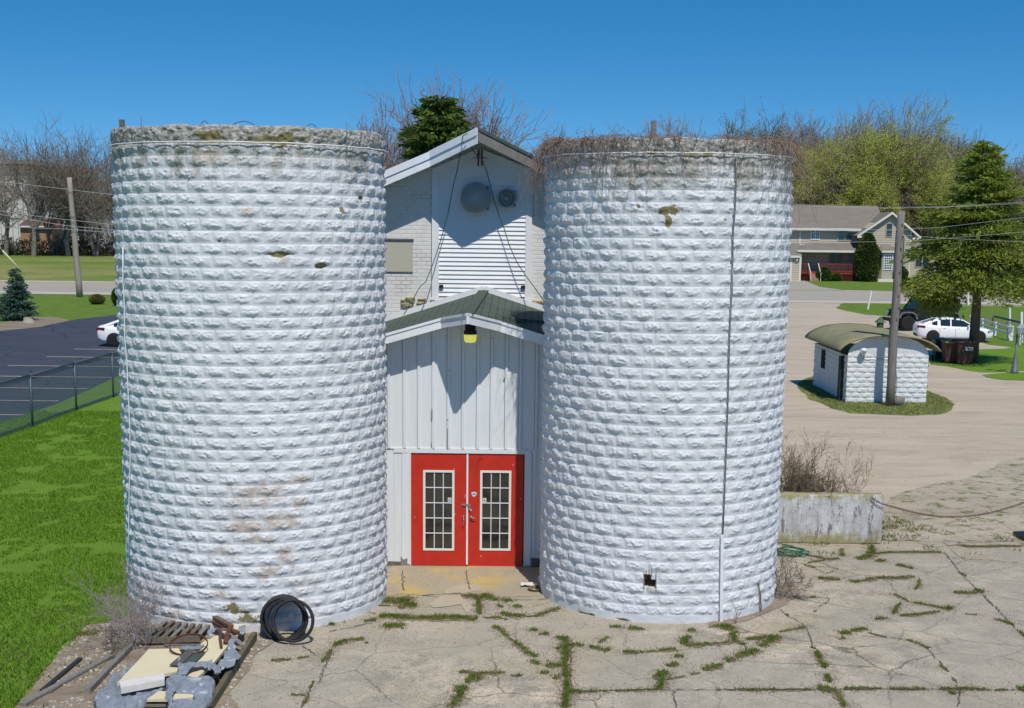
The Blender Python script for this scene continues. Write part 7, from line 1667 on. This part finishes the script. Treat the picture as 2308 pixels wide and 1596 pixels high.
# hairline cracks
m_crack = basic('crack_line', (.10, .085, .065), .95)
mbc = MB(); CR = [(zw6, [(1680, 190), (1800, 350), (1990, 540), (2110, 660), (2230, 780), (2330, 880)]), (zw6, [(500, 565), (640, 555), (780, 560), (780, 590), (700, 630)]), (zw6, [(600, 780), (520, 730), (450, 690), (390, 640)]), (zw6, [(440, 400), (470, 470), (505, 560)]), (zw6, [(600, 790), (625, 840), (660, 930)]), (zw6, [(1560, 955), (1600, 1010), (1640, 1060), (1700, 1120)]), (zw6, [(860, 330), (760, 370), (680, 330)]), (zw6, [(0, 1282), (800, 1277), (1600, 1275), (2340, 1283)]), (zw6, [(1050, 860), (1230, 870), (1390, 882)]), (zw6, [(1820, 1260), (1790, 1410)]), (zw6, [(1700, 240), (2000, 260), (2260, 285)]), (zw6, [(1990, 540), (2050, 600), (2110, 660)]),
      (zw5, [(1300, 1262), (1310, 1300), (1335, 1390)]), (zw5, [(540, 1262), (1200, 1252), (1780, 1255)]), (zw5, [(180, 690), (260, 690), (440, 610)]), (zw5, [(520, 930), (520, 1100), (530, 1240)]), (zw5, [(1850, 900), (1870, 950)]), (zw7, [(10, 620), (140, 600), (420, 540)]), (zw7, [(880, 290), (1000, 280), (1240, 270)]), (zw7, [(1560, 328), (1800, 330), (2040, 320)]), (zw7, [(160, 540), (190, 480), (215, 440)]), (zw7, [(350, 390), (390, 430), (450, 460)]), (zw7, [(1310, 190), (1320, 240)]), (zw7, [(1280, 60), (1290, 150), (1310, 190)]), (zw7, [(60, 760), (0, 900), (-70, 1100)]), (zt3, [(2060, 850), (1985, 1015), (1960, 1090)]), (zt3, [(1980, 615), (2070, 680)]), (zw7, [(700, 60), (695, 200), (720, 240)])]
for zf_, pts in CR:
    P = [G(*zf_(x, y)) for x, y in pts]; pp = []
    for a, c_ in zip(P[:-1], P[1:]):
        k = max(2, int((c_-a).length/.05)); pp += [a.lerp(c_, j/k) + Vector((rs.normal()*.014, rs.normal()*.014, 0)) for j in range(k)]
    pp.append(P[-1]); lf_, rt_ = [], []
    for j, p in enumerate(pp):
        d = (pp[min(j+1, len(pp)-1)] - pp[max(j-1, 0)]).normalized(); hw_ = .003+.007*rs.random()*(1+abs(d.x)); lf_.append((p.x-d.y*hw_, p.y+d.x*hw_, .034)); rt_.append((p.x+d.y*hw_, p.y-d.x*hw_, .034))
    m = len(pp); mbc.add(lf_+rt_, [[j, j+1, m+j+1, m+j] for j in range(m-1)])
finish(mbc.build('pavement_cracks', m_crack), None, None, None, 'structure')
# lawn blades near the camera, tufts at edges and behind the wall
lp = [(p.x, p.y) for p in lawn]
N = 230000; y_ = 17 + 33*rs.random(N)**1.25; x_ = rs.uniform(-18, -4, N); k = inside(lp, x_, y_); k &= ~inside([(p.x, p.y) for p in rub], x_, y_)
k &= (fbm(x_*1.3, y_*1.3, 0, 91, 4) > .36)
V, F = blades(np.stack([x_[k], y_[k]], -1), .085, .014, rs, z=.0, lean=.9)
m_lblade = foliage('lawn_blade', (.20, .34, .032), (.14, .25, .022), .35, .5)
finish(put('lawn_grass', npmesh('lawn_grass', V, F, m_lblade)), 'short bright green grass blades of the left lawn', 'grass', None, 'stuff')
def scatter(poly, n, seed, thr=.5, sc=1.2):
    r = np.random.RandomState(seed); xs = [p[0] for p in poly]; ys = [p[1] for p in poly]; x = r.uniform(min(xs), max(xs), n); y = r.uniform(min(ys), max(ys), n)
    k = inside(poly, x, y) & (fbm(x*sc, y*sc, 0, seed, 4) > thr); return np.stack([x[k], y[k]], -1)
ez = [(p.x, p.y) for p in GP([zr(*p) for p in ((165, 1040), (330, 940), (900, 900), (1560, 1140), (1660, 1210), (1500, 1310), (950, 1310), (480, 1250))])]
XY = np.concatenate([scatter(ez, 16000, 21, .3), scatter([(2.5, 29.9), (8.2, 29.9), (10, 31.5), (9, 34), (2.5, 36)], 9000, 22, .52), scatter([(4.5, 28.2), (8.5, 28.9), (15, 28.6), (16, 34), (8.5, 31.5)], 13000, 23, .60, 1.6),
                      scatter([(-6.8, 17), (-6.2, 23.5), (-8.5, 24.5), (-9.5, 17)], 4200, 24, .54, 1.6)])
V, F = blades(XY, .07, .012, rs, lean=1.2); finish(put('tufted_grass', npmesh('tufted_grass', V, F, foliage('rough_grass', (.12, .17, .03), (.16, .15, .055), .8, .3))), 'rough tufts of grass round the shed, wall and gravel edge', 'grass', None, 'stuff')
# pebbles and stones
def stones(XY, smin, smax, rs, z=.015, flat=.6):
    n = len(XY); base = np.array([[1, 0, 0], [0, 1, 0], [-1, 0, 0], [0, -1, 0], [0, 0, 1.], [.5, .5, .7], [-.6, -.4, .8]]); fs = np.array([[0, 1, 5], [1, 4, 5], [0, 5, 4], [1, 2, 4], [2, 3, 6], [2, 6, 4], [3, 4, 6], [3, 0, 4]])
    s = smin*(smax/smin)**(rs.random(n)**2.2); a = rs.random(n)*6.28; B = base[None]*(.75+.5*rs.random((n, 7, 1))); x = B[..., 0]*np.cos(a)[:, None]-B[..., 1]*np.sin(a)[:, None]*.8; y = B[..., 0]*np.sin(a)[:, None]+B[..., 1]*np.cos(a)[:, None]*.8
    V = np.stack([x*s[:, None]+XY[:, :1], y*s[:, None]+XY[:, 1:], B[..., 2]*s[:, None]*flat+z], -1).reshape(-1, 3); return V, (fs[None]+(np.arange(n)*7)[:, None, None]).reshape(-1, 3)
m_stone, n, b = M_('pale_stone'); gi = n.nodes.new('ShaderNodeNewGeometry'); link(n, ramp(n, gi.outputs['Random Per Island'], [(0, (.52, .49, .44)), (.4, (.40, .35, .29)), (.75, (.30, .24, .19)), (1, (.46, .43, .39))]), b.inputs['Base Color']); b.inputs['Roughness'].default_value = .9
padp = [(p.x, p.y) for p in pad]
XY = scatter(padp, 90000, 31, .46, .7); keep = (np.hypot(XY[:, 0]-LX, XY[:, 1]-LY) > LR+.05) & (np.hypot(XY[:, 0]-RX_, XY[:, 1]-RY_) > RR_+.05) & (XY[:, 1] < 27.2+3*(XY[:, 0] > 4)); XY = XY[keep]
V, F = stones(XY, .006, .022, rs, .020); finish(put('loose_pebbles', npmesh('loose_pebbles', V, F, m_stone)), 'small pale pebbles scattered over the concrete yard', 'pebbles', None, 'stuff')
XY = scatter([(3, 29.8), (20, 28.9), (30, 50), (8, 50), (3, 36)], 26000, 35, .46, .5); V, F = stones(XY, .010, .034, rs, .006, .5); finish(put('loose_gravel', npmesh('loose_gravel', V, F, m_stone)), 'loose stones scattered over the gravel yard', 'gravel', None, 'stuff')
rp = [(p.x, p.y) for p in rub]
XY = scatter(rp, 5200, 33, .42, 2.0); V, F = stones(XY, .010, .05, rs, .025, .5); finish(put('rubble', npmesh('rubble', V, F, m_stone)), 'pale rubble stones on the soil by the left silo', 'rubble', None, 'stuff')
for (x, y, s_, lab, zf_) in ((2230, 650, .075, 'white stone by the end of the mossy beam', zp), (570, 740, .07, 'pale broken stone at the right silo foot', zw5), (640, 745, .06, 'second broken stone at the right silo foot', zw5), (450, 700, .09, 'stone on the soil left of the pile', zt3), (1145, 1135, .085, 'round pinkish stone below the concrete wall', zc), (1670, 1095, .22, 'large flat stone set in the gravel right of the wall', zc), (260, 310, .5, 'boulder in the mulch bed by the blue spruce', z2)):
    g = G(*zf_(x, y)); V, F = stones(np.array([[g.x, g.y]]), s_, s_, rs, .02, .55 if s_ < .2 else (.12 if s_ < .3 else .8)); finish(put('stone', npmesh('stone', V, F, m_stone), None, g), lab, 'stone')
# things by the right silo foot: coiled rope and rag; black sheet at the picture edge
g = G(*zw5(250, 485)); mb = MB()
for k in range(4): mb.tube([(g.x+(.11+.01*k)*math.cos(t), g.y+(.13+.01*k)*math.sin(t), .03+.012*k) for t in np.linspace(0, 6.0, 20)], .008, 5)
finish(mb.build('rope_coil', m_dryg, None, True, base=g), 'small coil of rope on the door slab by the right silo', 'rope')
g = G(*zw5(200, 455)); X, Y = np.meshgrid(np.linspace(-.16, .16, 16), np.linspace(-.10, .10, 12)); Zr = .04+.06*fbm(X*14, Y*14, 0, 8, 3); V = np.stack([X+g.x, Y+g.y, Zr], -1).reshape(-1, 3); i = np.arange(11)[:, None]*16; jj = np.arange(15)[None]
o = put('crumpled_rag', npmesh('crumpled_rag', V, np.stack([i+jj, i+jj+1, i+16+jj+1, i+16+jj], -1).reshape(-1, 4), m_foamw, True), None, g); o.modifiers.new('t', 'SOLIDIFY').thickness = .01; finish(o, 'crumpled pale rag lying beside the rope coil', 'rag')
a = [G(*zc(x, y), .10) for x, y in ((2195, 988), (2300, 985), (2420, 1010), (2420, 1060), (2290, 1040))]
finish(MB().prism(a, (0, 0, -.06)).build('black_panel', m_black, None, base=a[0]), 'black panel corner jutting in at the right picture edge', 'panel')
